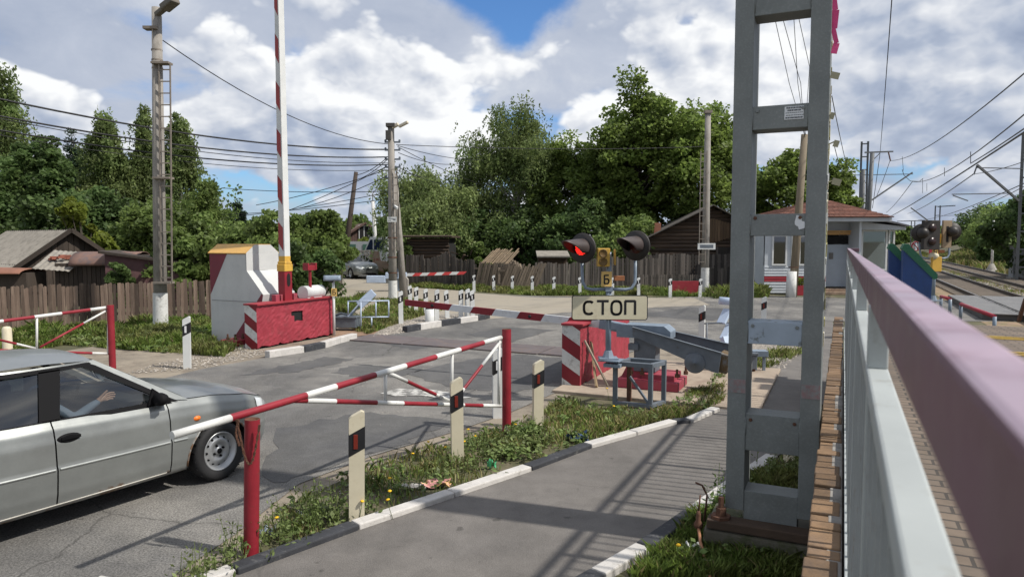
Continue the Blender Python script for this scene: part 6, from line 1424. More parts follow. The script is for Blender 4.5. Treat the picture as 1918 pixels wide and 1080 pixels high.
# ---- overhead wires
WIRE = M('cable_black', (.012, .012, .013), .6, var=.1, bump=0); WIREG = M('wire_grey', (.08, .085, .09), .5, var=.1, bump=0)
def wire(label, pts, r, sag=0, n=16, m=None, group='overhead wires', seg=None):
    mb = MB(); o = []
    for (a, b) in zip(pts[:-1], pts[1:]):
        a, b = Vector(a), Vector(b)
        for i in range(n + (1 if b is pts[-1] else 0)): f = i/n; o.append(a.lerp(b, f) - ZV*sag*4*f*(1-f))
    o.append(Vector(pts[-1])); mb.tube(o, r, 5, cap=False); w = mb.build('wire', m or WIRE, loc=pts[0]); return tag(w, label, 'wire', group)
YL, YM = 18.7, 28.0
wire('thin cable sagging from the leftmost lighting pole down to the middle utility pole', [PD(305, 76, YL), PD(729, 270, YM)], .014, .55)
for i, (ya, yb, lb, r) in enumerate(((183, 280, 'topmost thick cable running from the left edge to the utility pole', .026), (216, 294, 'second thick cable from the top crossing behind the lighting pole', .024), (220, 305, 'thin cable directly under the second thick cable', .012), (243, 308, 'lowest thick cable among those passing the left trees', .022), (252, 318, 'thin lower cable passing in front of the left trees', .010))):
    wire(lb, [PD(-40, ya - 6, 17.5 + i*.2), PD(728, yb, YM)], r, .35)
for ya, yb, ym, lb in ((352, 358, YM, 'straight low wire behind the raised boom at tree height'), (402, 372, YM, 'lowest wire running to the right above the dark bushes'), (408, 360, YM, 'lower wire slanting up to the utility pole from the bushes')): wire(lb, [PD(415, ya, 32), PD(727, yb, ym)], .014, .1)
for a, b, lb in (((667, 328), (724, 296), 'upper wire from the leaning dark pole to the utility pole'), ((664, 338), (724, 300), 'middle wire from the leaning dark pole to the utility pole'), ((480, 384), (724, 318), 'long twisted cable rising to the utility pole from the left'), ((500, 408), (724, 312), 'second twisted cable rising to the utility pole from the left'), ((560, 390), (724, 330), 'short rising cable under the twisted cables')):
    wire(lb, [PD(*a, 33), PD(*b, YM)], .016, .12)
for a, Ya, b, Yb_, lb, sg in (((742, 271), YM, (1330, 274), 36, 'long level wire from the utility pole across to the right trees', .15), ((745, 275), YM, (900, 345), 40, 'cable falling from the utility pole into the willow', .1), ((745, 273), YM, (905, 300), 40, 'upper cable from the utility pole into the willow', .15), ((746, 286), YM, (880, 302), 40, 'thin cable from the utility pole to the willow top', .3), ((745, 312), YM, (830, 345), 38, 'low cable from the utility pole into the pale willow leaves', .1), ((743, 318), YM, (800, 332), 36, 'lowest thin cable right of the utility pole', .05)):
    wire(lb, [PD(*a, Ya), PD(*b, Yb_)], .014, sg)
wire('drop cable hanging down the side of the utility pole', [PD(742, 320, 27.7), PD(748, 360, 27.7), PD(746, 420, 27.7), PD(744, 520, 27.7)], .02, 0)
# catenary: straight runs converging along the tracks
def cat(label, p0, p1, Y0, Y1, r, sag=0, m=None): return wire(label, [PD(*p0, Y0), PD(*p1, Y1)], r, sag, m=m or WIREG, group='catenary wires')
cat('upper feeder wire from the top right corner down to the crossarm pole', (1930, 128), (1667, 301), 16, 52, .018, .5)
cat('higher contact wire falling from the right edge to the cantilever tip', (1930, 205), (1709, 340), 16, 52, .018, .5); cat('second catenary wire from the right edge toward the booth roof', (1930, 240), (1662, 408), 14, 62, .022, .1)
cat('third twin wire just above the second toward the booth roof', (1930, 233), (1818, 306), 14, 24, .016, .02)
cat('nearly level wire from the right edge to the slanting bracket', (1930, 298), (1822, 326), 30, 40, .018, .1); cat('lower wire rising right through the bracket tube', (1930, 338), (1720, 412), 30, 95, .022, .4); cat('lowest wire rising to the right over the bank bushes', (1930, 343), (1757, 402), 30, 95, .018, .6)
cat('messenger wire running from the bracket back to the distant mast', (1822, 327), (1700, 400), 40, 110, .03, .3); cat('wire hanging from the far crossarm to the booth roof', (1667, 301), (1640, 372), 52, 58, .02, .1)
cat('wire dropping from the cantilever to the distance', (1709, 340), (1660, 398), 52, 90, .025, .2)
cat('thick vertical cable falling from the top right of the mast to the crossarm pole', (1671, -10), (1648, 290), 20, 52, .016, .3, WIRE); cat('lower end of the vertical cable passing the crossarm', (1648, 290), (1634, 390), 52, 60, .022, .05, WIRE)
for a, b, lb in (((1448, 20), (1488, 200), 'leftmost thin wire in the upper gap of the mast'), ((1462, 20), (1512, 200), 'second thin wire in the upper gap of the mast'), ((1486, 20), (1497, 200), 'third steep wire in the upper gap of the mast'), ((1493, 20), (1524, 160), 'rightmost thin wire in the upper gap of the mast')):
    q0 = PD(*a, 22); q1 = PD(*b, 28.8); dq = q1 - q0; end = PT['wood'] + Vector((random.uniform(-.05, .05), -.1, random.uniform(0, .12))); wire(lb, [q0 - dq*1.6, q0.lerp(q1, .7), end], .011, 0, m=WIREG, group='catenary wires')
cat('thin stay wire right of the mast dropping to the far crossarm', (1558, 180), (1592, 330), 20, 54, .014, .2); cat('fine stay wire nearer the mast beside the other stay', (1562, 270), (1578, 325), 20, 54, .012, .1)
for p, q, Y, lb in (((1690, 293), (1692, 320), 45, 'dropper on the upper feeder wire'), ((1818, 284), (1818, 306), 26, 'dropper between the two near contact wires'), ((1769, 314), (1769, 330), 34, 'middle dropper between the contact wires'), ((1728, 335), (1728, 362), 48, 'dropper beside the insulator loop'), ((1736, 343), (1736, 358), 48, 'short dropper right of the insulator loop')): cat(lb, p, q, Y, Y, .014)
wire('curved jumper cable hanging from the feeder to the cantilever tip', [PD(1690, 318, 47), PD(1693, 328, 48), PD(1705, 339, 50), PD(1722, 340, 50), PD(1729, 334, 50)], .02, 0, 4, WIREG, 'catenary wires')
cat('insulator string under the crossarm tip', (1664, 285), (1668, 302), 52, 52, .05, 0, M('insulator_brown', (.14, .06, .04), .4, bump=0)); cat('insulator string at the slanting bracket tip', (1830, 310), (1824, 327), 40, 40, .04)
# ============================================================ VEGETATION
rng = np.random.default_rng(11)
def leafmat(name, c, c2, trans=.5, tint=.6):
    m = M(name, c, .55, var=.25, sc=.35, c2=c2, fac=(.42, .62), sc2=.5, tint=tint, bump=0, spec=.25, trans=trans); return m
def quads(name, pos, size, mats, parent=None, tint=None, up=0.0, aspect=.6, kind=None, droop=0.0, smi=None):
    n = len(pos); size = np.broadcast_to(np.asarray(size, float), (n,))
    a = rng.normal(size=(n, 3)); a[:, 2] -= droop; a /= np.linalg.norm(a, axis=1, keepdims=True)
    b = rng.normal(size=(n, 3)); b -= a*(a*b).sum(1, keepdims=True); b /= np.linalg.norm(b, axis=1, keepdims=True)
    if up: 
        nrm = np.cross(a, b); nrm[:, 2] = np.abs(nrm[:, 2]) + up; nrm /= np.linalg.norm(nrm, axis=1, keepdims=True)
        a -= nrm*(a*nrm).sum(1, keepdims=True); a /= np.linalg.norm(a, axis=1, keepdims=True); b = np.cross(nrm, a)
    s = size[:, None]*.5; v = np.empty((n, 4, 3)); v[:, 0] = pos - a*s; v[:, 1] = pos + b*s*aspect; v[:, 2] = pos + a*s; v[:, 3] = pos - b*s*aspect
    me = bpy.data.meshes.new(name); me.vertices.add(n*4); me.vertices.foreach_set('co', v.astype(np.float32).ravel()); me.loops.add(n*4); me.loops.foreach_set('vertex_index', np.arange(n*4, dtype=np.int32))
    me.polygons.add(n); me.polygons.foreach_set('loop_start', np.arange(0, n*4, 4, dtype=np.int32)); me.polygons.foreach_set('loop_total', np.full(n, 4, np.int32))
    at = me.attributes.new('tint', 'FLOAT', 'FACE'); at.data.foreach_set('value', (rng.random(n) if tint is None else np.clip(tint, 0, 1)).astype(np.float32))
    for q in (mats if isinstance(mats, list) else [mats]): me.materials.append(q)
    if smi is not None: me.polygons.foreach_set('material_index', smi.astype(np.int32))
    me.update(calc_edges=True); o = bpy.data.objects.new(name, me); C.objects.link(o)
    if parent is not None: o.parent = parent
    if kind: o['kind'] = kind
    return o
BARK = M('bark', (.09, .075, .06), .9, var=.3, bump=.5); BIRCHB = M('birch_bark', (.50, .48, .44), .8, var=.2, c2=(.05, .045, .04), fac=(.56, .6), sc2=4, stretch=(1, 1, 2.5), bump=.2)
LM_MAPLE = leafmat('maple_leaf', (.165, .22, .055), (.115, .165, .04)); LM_BIRCH = leafmat('birch_leaf', (.17, .21, .075), (.12, .17, .058)); LM_WILLOW = leafmat('willow_leaf', (.22, .27, .105), (.16, .21, .08)); LM_DARK = leafmat('dark_leaf', (.105, .155, .05), (.07, .115, .04)); LM_BUSH = leafmat('bush_leaf', (.165, .22, .065), (.11, .165, .047)); LM_YEL = leafmat('yellow_leaf', (.16, .19, .03), (.11, .15, .03)); LM_PINE = leafmat('pine_needle', (.030, .055, .028), (.022, .042, .022), .1)
def tree(name, label, loc, Ht, Rr, kind, lm, seed, bark=None, nclump=60, leaves=14000, lsize=.22, z0=.25, group=None, lobes=.27, cat='tree', shape=None):
    global rng
    rng = np.random.default_rng(seed); rnd = random.Random(seed)
    t = thing(name, label, cat, tuple(loc), rnd.uniform(0, 6.28), group)
    cz, vr = Ht*(z0 + 1)/2, Ht*(1 - z0)/2
    d = rng.normal(size=(nclump*3, 3)); d /= np.linalg.norm(d, axis=1, keepdims=True)
    lob = 1 + lobes*np.sin(d[:, 0]*3.1 + seed)*np.cos(d[:, 1]*2.7 + seed*2) + lobes*.7*np.sin(d[:, 2]*5 + d[:, 0]*4 + seed*3)
    rad = rng.uniform(.35, 1.0, size=nclump*3)**.55
    c = d*(rad*lob)[:, None]; 
    zz = c[:, 2]
    prof = np.ones(len(c))
    if kind in ('birch', 'pine'): prof = np.clip(1.05 - .55*(zz + .2), .22, 1.1)
    if kind == 'maple': prof = np.clip(1.05 - .35*np.abs(zz)**1.5, .4, 1.1)
    c = np.stack([c[:, 0]*Rr*prof, c[:, 1]*Rr*prof, cz + zz*vr], 1)
    c = c[(c[:, 2] > .15*Ht*z0) & (c[:, 2] < Ht*1.06)][:nclump]
    hi = c[c[:, 2] > Ht*.74]
    if kind != 'bush' and len(hi):      # boughs carrying the topmost clumps are leafy too
        c = np.concatenate([c] + [np.stack([hi[:, 0]*k_ + rng.normal(size=len(hi))*Rr*.10, hi[:, 1]*k_ + rng.normal(size=len(hi))*Rr*.10, hi[:, 2] - Ht*d_], 1) for k_, d_ in ((.9, .065), (.75, .13))])
    # trunk and limbs
    mb = MB(); lean = Vector((rnd.uniform(-.3, .3), rnd.uniform(-.3, .3), 0)); tr = Ht*.017 + .05
    sp = [Vector((0, 0, -.2))] + [Vector((0, 0, Ht*f)) + lean*f + Vector((rnd.uniform(-.1, .1), rnd.uniform(-.1, .1), 0)) for f in (.15, .3, .45, .6, .75, .9)]
    if kind != 'bush': mb.tube(sp, [tr*1.25, tr, tr*.85, tr*.7, tr*.52, tr*.32, tr*.1], 9)
    for q in c[:: (2 if kind != 'bush' else 3)]:
        q = Vector(q); bz = min(max(q.z - abs(q.xy.length)*rnd.uniform(.5, 1.0), Ht*.08), Ht*.8) if kind != 'bush' else .05
        a = Vector((lean.x*bz/Ht, lean.y*bz/Ht, bz)); m_ = a.lerp(q, .5) + Vector((0, 0, .25)); rr = tr*.30 if kind != 'bush' else .04
        mb.tube([a, m_, q], [rr, rr*.6, rr*.15], 5, cap=False)
    mb.build('trunk', bark or BARK, t)
    per = leaves // len(c); pos = []; tn = []
    cr_ = Rr*.28 if kind != 'bush' else Rr*.36
    for q in c:
        s = cr_*rng.uniform(.65, 1.25); k = int(per*rng.uniform(.6, 1.4)); g = rng.normal(size=(k, 3)); g /= np.linalg.norm(g, axis=1, keepdims=True); g *= (rng.random(k)**.45)[:, None]*s
        g[:, 2] *= .75; p = q + g
        if kind in ('birch', 'willow'):
            ns = max(3, k // 26); st = q + rng.normal(size=(ns, 3))*s*.55; ln = rng.uniform(.5, 1.5, ns)*(1.15 if kind == 'birch' else .8); mm = 13; f = np.linspace(0, 1, mm)
            dirx = rng.normal(size=(ns, 2))*.25; ss = np.stack([st[:, None, 0] + dirx[:, None, 0]*f, st[:, None, 1] + dirx[:, None, 1]*f, st[:, None, 2] + .1 - ln[:, None]*f**1.3], 2).reshape(-1, 3) + rng.normal(size=(ns*mm, 3))*.05
            p = np.concatenate([p[: int(k*.55)], ss])
        pos.append(p); tn.append(np.clip(rng.normal(.5, .17) + rng.normal(size=len(p))*.16, 0, 1))
    pos = np.concatenate(pos); tn = np.concatenate(tn); keep = pos[:, 2] > .05
    quads('crown', pos[keep], lsize*rng.uniform(.7, 1.25, keep.sum()), lm, t, tn[keep], up=.25 if kind == 'maple' else 0, aspect=.75 if kind in ('maple', 'bush') else .45, droop=.8 if kind in ('birch', 'willow') else 0)
    return t
def at(px, Y): return basept(px, Y)
def HT(px, py, Y): return PD(px, py, Y).z
def RW(pxw, Y): return pxw*Y/FPX
GL = 'trees of the left wood'; GC = 'trees behind the right fence'; GB = 'bushes along the bank'
tree('birch_tree', 'tall drooping birch cut off by the left edge of the picture', at(-8, 41), HT(0, 135, 41), RW(95, 41), 'birch', LM_BIRCH, 1, BIRCHB, 100, 32000, .22, .1, GL)
tree('broad_tree', 'dark dense tree in the left wood between the edge birch and the pines', at(85, 38), HT(75, 240, 38), RW(68, 38), 'maple', LM_DARK, 2, None, 80, 22000, .22, .08, GL)
tree('pine_tree', 'thin pine top showing between the dark tree and the birches', at(147, 46), HT(145, 252, 46), RW(50, 46), 'pine', LM_PINE, 3, None, 60, 14000, .16, .05, GL)
tree('birch_tree', 'birch with a twin pointed top left of the lighting pole', at(205, 42), HT(207, 205, 42), RW(56, 42), 'birch', LM_BIRCH, 4, BIRCHB, 100, 30000, .21, .1, GL)
tree('birch_tree', 'narrow birch directly behind the lighting pole', at(276, 44), HT(276, 218, 44), RW(42, 44), 'birch', LM_BIRCH, 5, BIRCHB, 90, 26000, .21, .1, GL)
tree('birch_tree', 'weeping birch right of the lighting pole ladder', at(343, 40), HT(346, 206, 40), RW(40, 40), 'birch', LM_BIRCH, 6, BIRCHB, 90, 26000, .21, .12, GL)
tree('broad_tree', 'dark low tree behind the slate roofed shed', at(170, 36), HT(170, 345, 36), RW(100, 36), 'maple', LM_DARK, 7, None, 70, 18000, .22, .0, GL)
tree('broad_tree', 'dark tree at the far left over the shed roof', at(20, 37), HT(20, 330, 37), RW(100, 37), 'maple', LM_DARK, 8, None, 70, 18000, .22, .0, GL)
tree('broad_tree', 'green tree crown behind the foot of the ladder', at(300, 34), HT(290, 372, 34), RW(90, 34), 'maple', LM_BUSH, 9, None, 70, 16000, .22, .0, GL)
tree('broad_tree', 'rounded tree right of the ladder with a drooping side', at(383, 36), HT(383, 330, 36), RW(58, 36), 'birch', LM_BUSH, 10, None, 70, 15000, .2, .0, GL)
tree('young_maple', 'yellow green young maple glowing among the dark trees', at(160, 31), HT(160, 362, 31), RW(38, 31), 'bush', LM_YEL, 12, None, 26, 3500, .24, .2, GL)
tree('elder_bush', 'leafy bush behind the plank fence beside the ladder', at(350, 25.5), HT(345, 420, 25.5), RW(58, 25.5), 'bush', LM_BUSH, 13, None, 50, 9000, .19, .0, GL, cat='bush')
tree('elder_bush', 'small bush between the curved rusty roof and the garage', at(222, 24.2), HT(222, 492, 24.2), RW(22, 24.2), 'bush', LM_DARK, 14, None, 24, 2500, .16, .0, GL, cat='bush')
tree('broad_tree', 'dark bushy tree behind the white cabinet', at(450, 33), HT(450, 415, 33), RW(70, 33), 'bush', LM_BUSH, 15, None, 60, 14000, .2, .0, GL)
tree('broad_tree', 'bushy tree behind the foot of the raised boom', at(535, 30), HT(535, 405, 30), RW(64, 30), 'bush', LM_BUSH, 16, None, 60, 14000, .19, .0, GL)
tree('broad_tree', 'bushy tree round the leaning dark pole', at(612, 33), HT(612, 402, 33), RW(50, 33), 'bush', LM_BUSH, 17, None, 60, 13000, .19, .0, GL)
tree('pine_tree', 'small distant pine with a thin crown right of the left wood', at(443, 62), HT(441, 366, 62), RW(26, 62), 'pine', LM_PINE, 18, None, 34, 5000, .24, .1, GL)
tree('elder_bush', 'green bush in front of the far street beside the leaning pole', at(560, 26.5), HT(560, 470, 26.5), RW(60, 26.5), 'bush', LM_DARK, 19, None, 50, 9000, .18, .0, GL, cat='bush')
tree('willow_tree', 'pale green rounded willow right of the utility pole', at(820, 45), HT(822, 312, 45), RW(100, 45), 'willow', LM_WILLOW, 21, None, 120, 40000, .22, .0, GC)
tree('birch_tree', 'tall feathery birch in the middle of the picture', at(972, 47), HT(975, 208, 47), RW(92, 47), 'willow', LM_BIRCH, 22, BIRCHB, 170, 60000, .21, .04, GC)
tree('broad_tree', 'narrow tree between the feathery birch and the big maple', at(1085, 45), HT(1088, 245, 45), RW(76, 45), 'maple', LM_MAPLE, 23, None, 100, 22000, .24, .1, GC)
tree('maple_tree', 'tallest dark maple with a pointed top behind the signal', at(1190, 43), HT(1195, 165, 43), RW(92, 43), 'maple', LM_MAPLE, 24, None, 150, 34000, .25, .10, GC, .31)
tree('maple_tree', 'big maple above the old wooden house left of the mast', at(1300, 42), HT(1300, 185, 42), RW(90, 42), 'maple', LM_MAPLE, 25, None, 150, 32000, .25, .16, GC, .33)
tree('broad_tree', 'light green tree seen beside the left mast upright', at(1393, 52), HT(1390, 285, 52), RW(52, 52), 'willow', LM_WILLOW, 26, None, 60, 12000, .22, .05, GC)
tree('maple_tree', 'maple framed by the mast above the booth roof', at(1482, 44), HT(1480, 262, 44), RW(80, 44), 'maple', LM_MAPLE, 27, None, 80, 19000, .25, .12, GC, .33)
tree('maple_tree', 'dark maple right of the mast behind the booth roof', at(1555, 45), HT(1555, 325, 45), RW(50, 45), 'maple', LM_MAPLE, 28, None, 60, 13000, .25, .1, GC, .33)
tree('broad_tree', 'dark undergrowth tree right behind the log shed', at(865, 46), HT(865, 395, 46), RW(90, 46), 'maple', LM_DARK, 29, None, 70, 16000, .22, .0, GC)
tree('broad_tree', 'dark low tree behind the ruined slatted shed', at(985, 44), HT(985, 400, 44), RW(90, 44), 'maple', LM_DARK, 30, None, 70, 16000, .22, .0, GC)
tree('broad_tree', 'dark low tree behind the lit red lamp', at(1100, 42), HT(1100, 370, 42), RW(85, 42), 'maple', LM_DARK, 31, None, 70, 16000, .22, .0, GC)
tree('elder_bush', 'bush between the signal discs and the old wooden house', at(1170, 37.5), HT(1170, 420, 37.5), RW(62, 37.5), 'bush', LM_BUSH, 32, None, 50, 10000, .2, .0, GC, cat='bush')
tree('elder_bush', 'bush beside the collapsed shed and the slatted roof', at(893, 38.5), HT(893, 452, 38.5), RW(26, 38.5), 'bush', LM_BUSH, 33, None, 40, 6500, .17, .0, GC, cat='bush')
tree('elder_bush', 'bush growing at the left end of the log shed', at(758, 38), HT(758, 440, 38), RW(14, 38), 'bush', LM_BUSH, 34, None, 30, 4500, .17, .0, GC, cat='bush')
# small trees along the side street and far treeline
tree('broad_tree', 'small green tree beside the far brown house', at(660, 66), HT(660, 412, 66), RW(34, 66), 'bush', LM_BUSH, 35, None, 40, 6000, .3, .0, GL); tree('broad_tree', 'tree behind the street lamp in the side street', at(722, 60), HT(722, 402, 60), RW(30, 60), 'bush', LM_DARK, 36, None, 40, 6000, .3, .0, GL); tree('elder_bush', 'garden bush under the far brown house', at(690, 58), HT(690, 444, 58), RW(34, 58), 'bush', LM_YEL, 37, None, 30, 3500, .25, .0, GL, cat='bush')
# right bank
bank = [(1905, 47, 372, 62, LM_BUSH, 'nearest tall bush on the track bank at the right edge'), (1862, 54, 405, 52, LM_BUSH, 'second bush from the right edge on the track bank'), (1880, 66, 392, 60, LM_DARK, 'dark tree rising behind the bank bushes'), (1836, 72, 430, 34, LM_BUSH, 'rounded bush midway along the bank'), (1800, 85, 440, 36, LM_BUSH, 'small bush where the bank slopes down'), (1778, 110, 446, 30, LM_DARK, 'farthest dark bush at the end of the bank'), (1935, 42, 350, 56, LM_DARK, 'dark bush behind the steel cabinet at the right edge'), (1868, 47, 478, 16, LM_BUSH, 'low bush at the foot of the thin white pole'), (1895, 41, 440, 40, LM_DARK, 'dark shrub left of the steel cabinet')]
for i, (px, Y, py, w, lm, lb) in enumerate(bank):
    Y *= 1.0 if px > 1915 else 1.5; b_ = at(px, Y); u_ = b_.x*RV.x + b_.y*RV.y; q_ = max(0, min(1, (u_ - 10.8)/14*1.3)); b_.z = -.05 + 1.9*q_*q_*(3 - 2*q_) - .1
    tree('bank_bush', lb, b_, HT(px, py, Y) - b_.z, RW(w*1.1, Y), 'bush', lm, 50 + i, None, 70, 16000, .22 + Y*.0012, .0, GB, cat='bush')
# far woods: one mass
rng = np.random.default_rng(77); ps = []; sz_ = []
for (x0, x1, Y, pz) in ((380, 800, 170, 405), (1660, 1850, 260, 424), (-300, 420, 75, 300)):
    n = 14000; u = rng.random(n); px = x0 + (x1 - x0)*u; hgt = PD(900, pz, Y).z*(.75 + .14*np.sin(u*31 + Y) + .13*np.sin(u*77) + .06*np.sin(u*160)); X = (px - 959)/FPX*Y; sz_.append(np.full(n, 1.5 if Y > 100 else .42)); ps.append(np.stack([X, Y + rng.uniform(-4, 6, n), rng.random(n)**.7*hgt], 1))
quads('far_woods', np.concatenate(ps), np.concatenate(sz_), LM_BUSH, kind='stuff', aspect=.8)

# ------------------------------------------------------------ grass
def inpoly(x, y, poly):
    c = np.zeros(len(x), bool); j = len(poly) - 1
    for i in range(len(poly)):
        xi, yi = poly[i][0], poly[i][1]; xj, yj = poly[j][0], poly[j][1]
        c ^= ((yi > y) != (yj > y)) & (x < (xj - xi)*(y - yi)/(yj - yi + 1e-12) + xi); j = i
    return c
def nz2(x, y, s, ph=0): return np.sin(x*s + ph)*np.cos(y*s*1.3 + ph*2) + .6*np.sin(x*s*2.7 + y*s*1.9 + ph) + .4*np.cos(y*s*4.1 - x*s*3.3 + ph)
GRASSM = leafmat('grass_blade', (.15, .22, .045), (.20, .21, .07), .25, .5); GRASSD = leafmat('dry_grass', (.30, .25, .12), (.2, .19, .08), .2, .4)
def grass(name, poly, n, h, w, m, patch=0.0, seed=1, z=0, mats=None, dry=.12, clump=1.6, zf=None):
    global rng
    rng = np.random.default_rng(seed); pts = [P(*q) for q in poly] if not isinstance(poly[0], Vector) else poly
    xs = [p.x for p in pts]; ys = [p.y for p in pts]; X = rng.uniform(min(xs), max(xs), n*4); Y = rng.uniform(min(ys), max(ys), n*4); k = inpoly(X, Y, pts); X, Y = X[k], Y[k]
    f = nz2(X, Y, clump, seed) + .5*nz2(X, Y, clump*3.3, seed + 1); keep = rng.random(len(X)) < np.clip(.5 + f*.55 + (.4 - patch), 0.02, 1); X, Y, f = X[keep][:n], Y[keep][:n], f[keep][:n]; k = len(X)
    z = np.zeros(k) + (z if zf is None else zf(X, Y))
    hh = h*rng.uniform(.35, 1.2, k)*np.clip(.75 + .35*f, .35, 1.6); a = rng.uniform(0, 2*pi, k); b = a + rng.uniform(-.6, .6, k) + pi/2; bend = hh*rng.uniform(.15, .8, k)
    ww = w*rng.uniform(.7, 1.4, k); v = np.empty((k, 5, 3)); dx, dy = np.cos(a)*ww, np.sin(a)*ww; bx, by = np.cos(b)*bend, np.sin(b)*bend
    v[:, 0] = np.stack([X - dx, Y - dy, z], 1); v[:, 1] = np.stack([X + dx, Y + dy, z], 1); v[:, 2] = np.stack([X + dx*.8 + bx*.35, Y + dy*.8 + by*.35, z + hh*.6], 1); v[:, 4] = np.stack([X - dx*.8 + bx*.35, Y - dy*.8 + by*.35, z + hh*.6], 1); v[:, 3] = np.stack([X + bx, Y + by, z + hh*.93], 1)
    me = bpy.data.meshes.new(name); me.vertices.add(k*5); me.vertices.foreach_set('co', v.astype(np.float32).ravel()); me.loops.add(k*5); me.loops.foreach_set('vertex_index', np.arange(k*5, dtype=np.int32)); me.polygons.add(k); me.polygons.foreach_set('loop_start', np.arange(0, k*5, 5, dtype=np.int32)); me.polygons.foreach_set('loop_total', np.full(k, 5, np.int32))
    at_ = me.attributes.new('tint', 'FLOAT', 'FACE'); at_.data.foreach_set('value', rng.random(k).astype(np.float32)); me.materials.append(m); me.materials.append(GRASSD); me.polygons.foreach_set('material_index', (rng.random(k) < dry).astype(np.int32)); me.update(calc_edges=True); o = bpy.data.objects.new(name, me); C.objects.link(o); o['kind'] = 'stuff'; return o
G1 = [(300, 1110), (430, 1030), (560, 935), (700, 875), (830, 838), (950, 802), (1050, 750), (1130, 770), (1230, 776), (1300, 735), (1360, 690), (1352, 755), (1262, 786), (1100, 832), (985, 874), (660, 984), (430, 1070)]
grass('verge_grass', G1, 15000, .11, .005, GRASSM, .60, 1, dry=.38, clump=2.2)
grass('verge_grass', [(990, 790), (1060, 745), (1150, 765), (1230, 776), (1300, 735), (1365, 690), (1352, 760), (1262, 786), (1110, 826)], 11000, .10, .006, GRASSM, .35, 2, dry=.42)
grass('mast_grass', [(1180, 1090), (1300, 972), (1362, 925), (1440, 866), (1480, 852), (1530, 850), (1545, 1090)], 22000, .12, .006, GRASSM, .0, 3, dry=.08)
grass('left_grass', [(-60, 668), (0, 640), (60, 626), (200, 618), (395, 606), (398, 640), (440, 655), (420, 668), (310, 660), (240, 655), (120, 645), (50, 660)], 30000, .20, .012, GRASSM, .05, 4, dry=.06)
grass('left_grass', [(-60, 640), (0, 625), (390, 600), (396, 612), (200, 624), (0, 650)], 9000, .25, .014, GRASSM, .0, 5, dry=.08)
grass('island_grass', [(655, 618), (690, 626), (735, 610), (790, 592), (835, 580), (800, 566), (760, 560), (715, 562), (690, 580), (660, 600)], 14000, .16, .014, GRASSM, .05, 6, dry=.25)
grass('island_grass', [(625, 570), (690, 556), (700, 562), (655, 590), (628, 580)], 5000, .25, .016, GRASSM, .0, 7)
grass('fence_grass', [(762, 538), (800, 531), (890, 537), (1010, 541), (1240, 544), (1320, 547), (1330, 556), (1180, 552), (1000, 553), (890, 546), (820, 541)], 42000, .22, .018, GRASSM, .0, 8, dry=.05)
grass('fence_grass', [(1320, 552), (1440, 548), (1440, 557), (1340, 559)], 5000, .4, .022, GRASSM, .1, 9)
grass('street_grass', [(690, 518), (770, 516), (770, 526), (700, 514)], 5000, .5, .03, GRASSM, .0, 10)
grass('gravel_grass', [(1395, 690), (1470, 640), (1510, 625), (1512, 660), (1430, 695)], 3500, .16, .008, GRASSM, .35, 11)
def bzf(X, Y):
    u = X*RV.x + Y*RV.y; q = np.clip((u - 10.8)/14*1.3, 0, 1); return -.05 + 1.9*q*q*(3 - 2*q)
gp = [US(9.9, 30), US(9.9, 120), US(20, 120), US(20, 30)]
grass('bank_grass', gp, 60000, .6, .04, GRASSM, .0, 12, dry=.5, clump=.5, zf=bzf)
grass('track_weeds', [US(6.3, 32), US(6.3, 90), US(7.6, 90), US(7.6, 32)], 22000, .12, .02, GRASSM, .1, 13, dry=.55, clump=.9)
# the grassy bank rising beyond the tracks
mb = MB(); mb.grid(lambda u, v: US(10.8 + 14*v, 30 + 240*u, -.05 + (1.9 + .3*sin(u*30))*smooth(0, 1, v*1.3)), 40, 8); mb.build('bank', GROUND_M, kind='structure', recalc=False)
def bank_z(x): return 0
# taller weeds near the camera
WEEDM = leafmat('weed_leaf', (.12, .18, .05), (.15, .18, .065), .25, .4)
def weed_cloud(name, spots, seed):
    global rng
    rng = np.random.default_rng(seed); pos = []; sz = []; stems = MB()
    for (px, py, h, nst, spread) in spots:
        b = P(px, py)
        for _ in range(nst):
            o = Vector((rng.normal()*spread, rng.normal()*spread, 0)); hh = h*rng.uniform(.5, 1.1); ln = Vector((rng.normal()*.15, rng.normal()*.15, 0))*hh; top = b + o + ln + ZV*hh
            stems.tube([b + o, (b + o).lerp(top, .5) + ln*.1, top], [.004, .003, .0015], 4, cap=False)
            k = int(hh/.014)
            for i in range(k):
                f = .12 + .88*i/k; r = .045*(1 - .6*f) + .01; pos.append(tuple((b + o).lerp(top, f) + Vector((rng.normal()*r, rng.normal()*r, rng.normal()*.012)))); sz.append(.05*(1 - .5*f)*rng.uniform(.6, 1.4))
    o = quads(name, np.array(pos), np.array(sz), WEEDM, kind='stuff', aspect=.45); st = stems.build('weed_stems', WEEDM, kind='stuff', recalc=False); return o
weed_cloud('roadside_weeds', [(445, 1045, .30, 9, .08), (480, 1040, .18, 8, .10), (520, 1010, .28, 12, .10), (560, 985, .34, 10, .09), (600, 975, .36, 12, .08), (585, 1000, .2, 10, .1), (640, 965, .22, 9, .09), (700, 945, .16, 10, .12), (740, 920, .16, 10, .12), (790, 900, .14, 8, .12), (830, 880, .18, 10, .12), (880, 872, .22, 12, .14), (900, 845, .24, 12, .14), (930, 850, .2, 10, .14), (960, 830, .22, 12, .14), (990, 815, .22, 10, .12), (985, 840, .14, 8, .12), (845, 850, .14, 6, .1), (400, 1075, .22, 8, .08), (360, 1090, .25, 8, .08)], 5)
weed_cloud('mast_weeds', [(1345, 965, .42, 5, .05), (1390, 985, .38, 5, .05), (1360, 1000, .2, 6, .08), (1440, 900, .25, 8, .15), (1480, 880, .3, 8, .12), (1410, 1010, .25, 6, .06), (1330, 1005, .15, 6, .08)], 6)
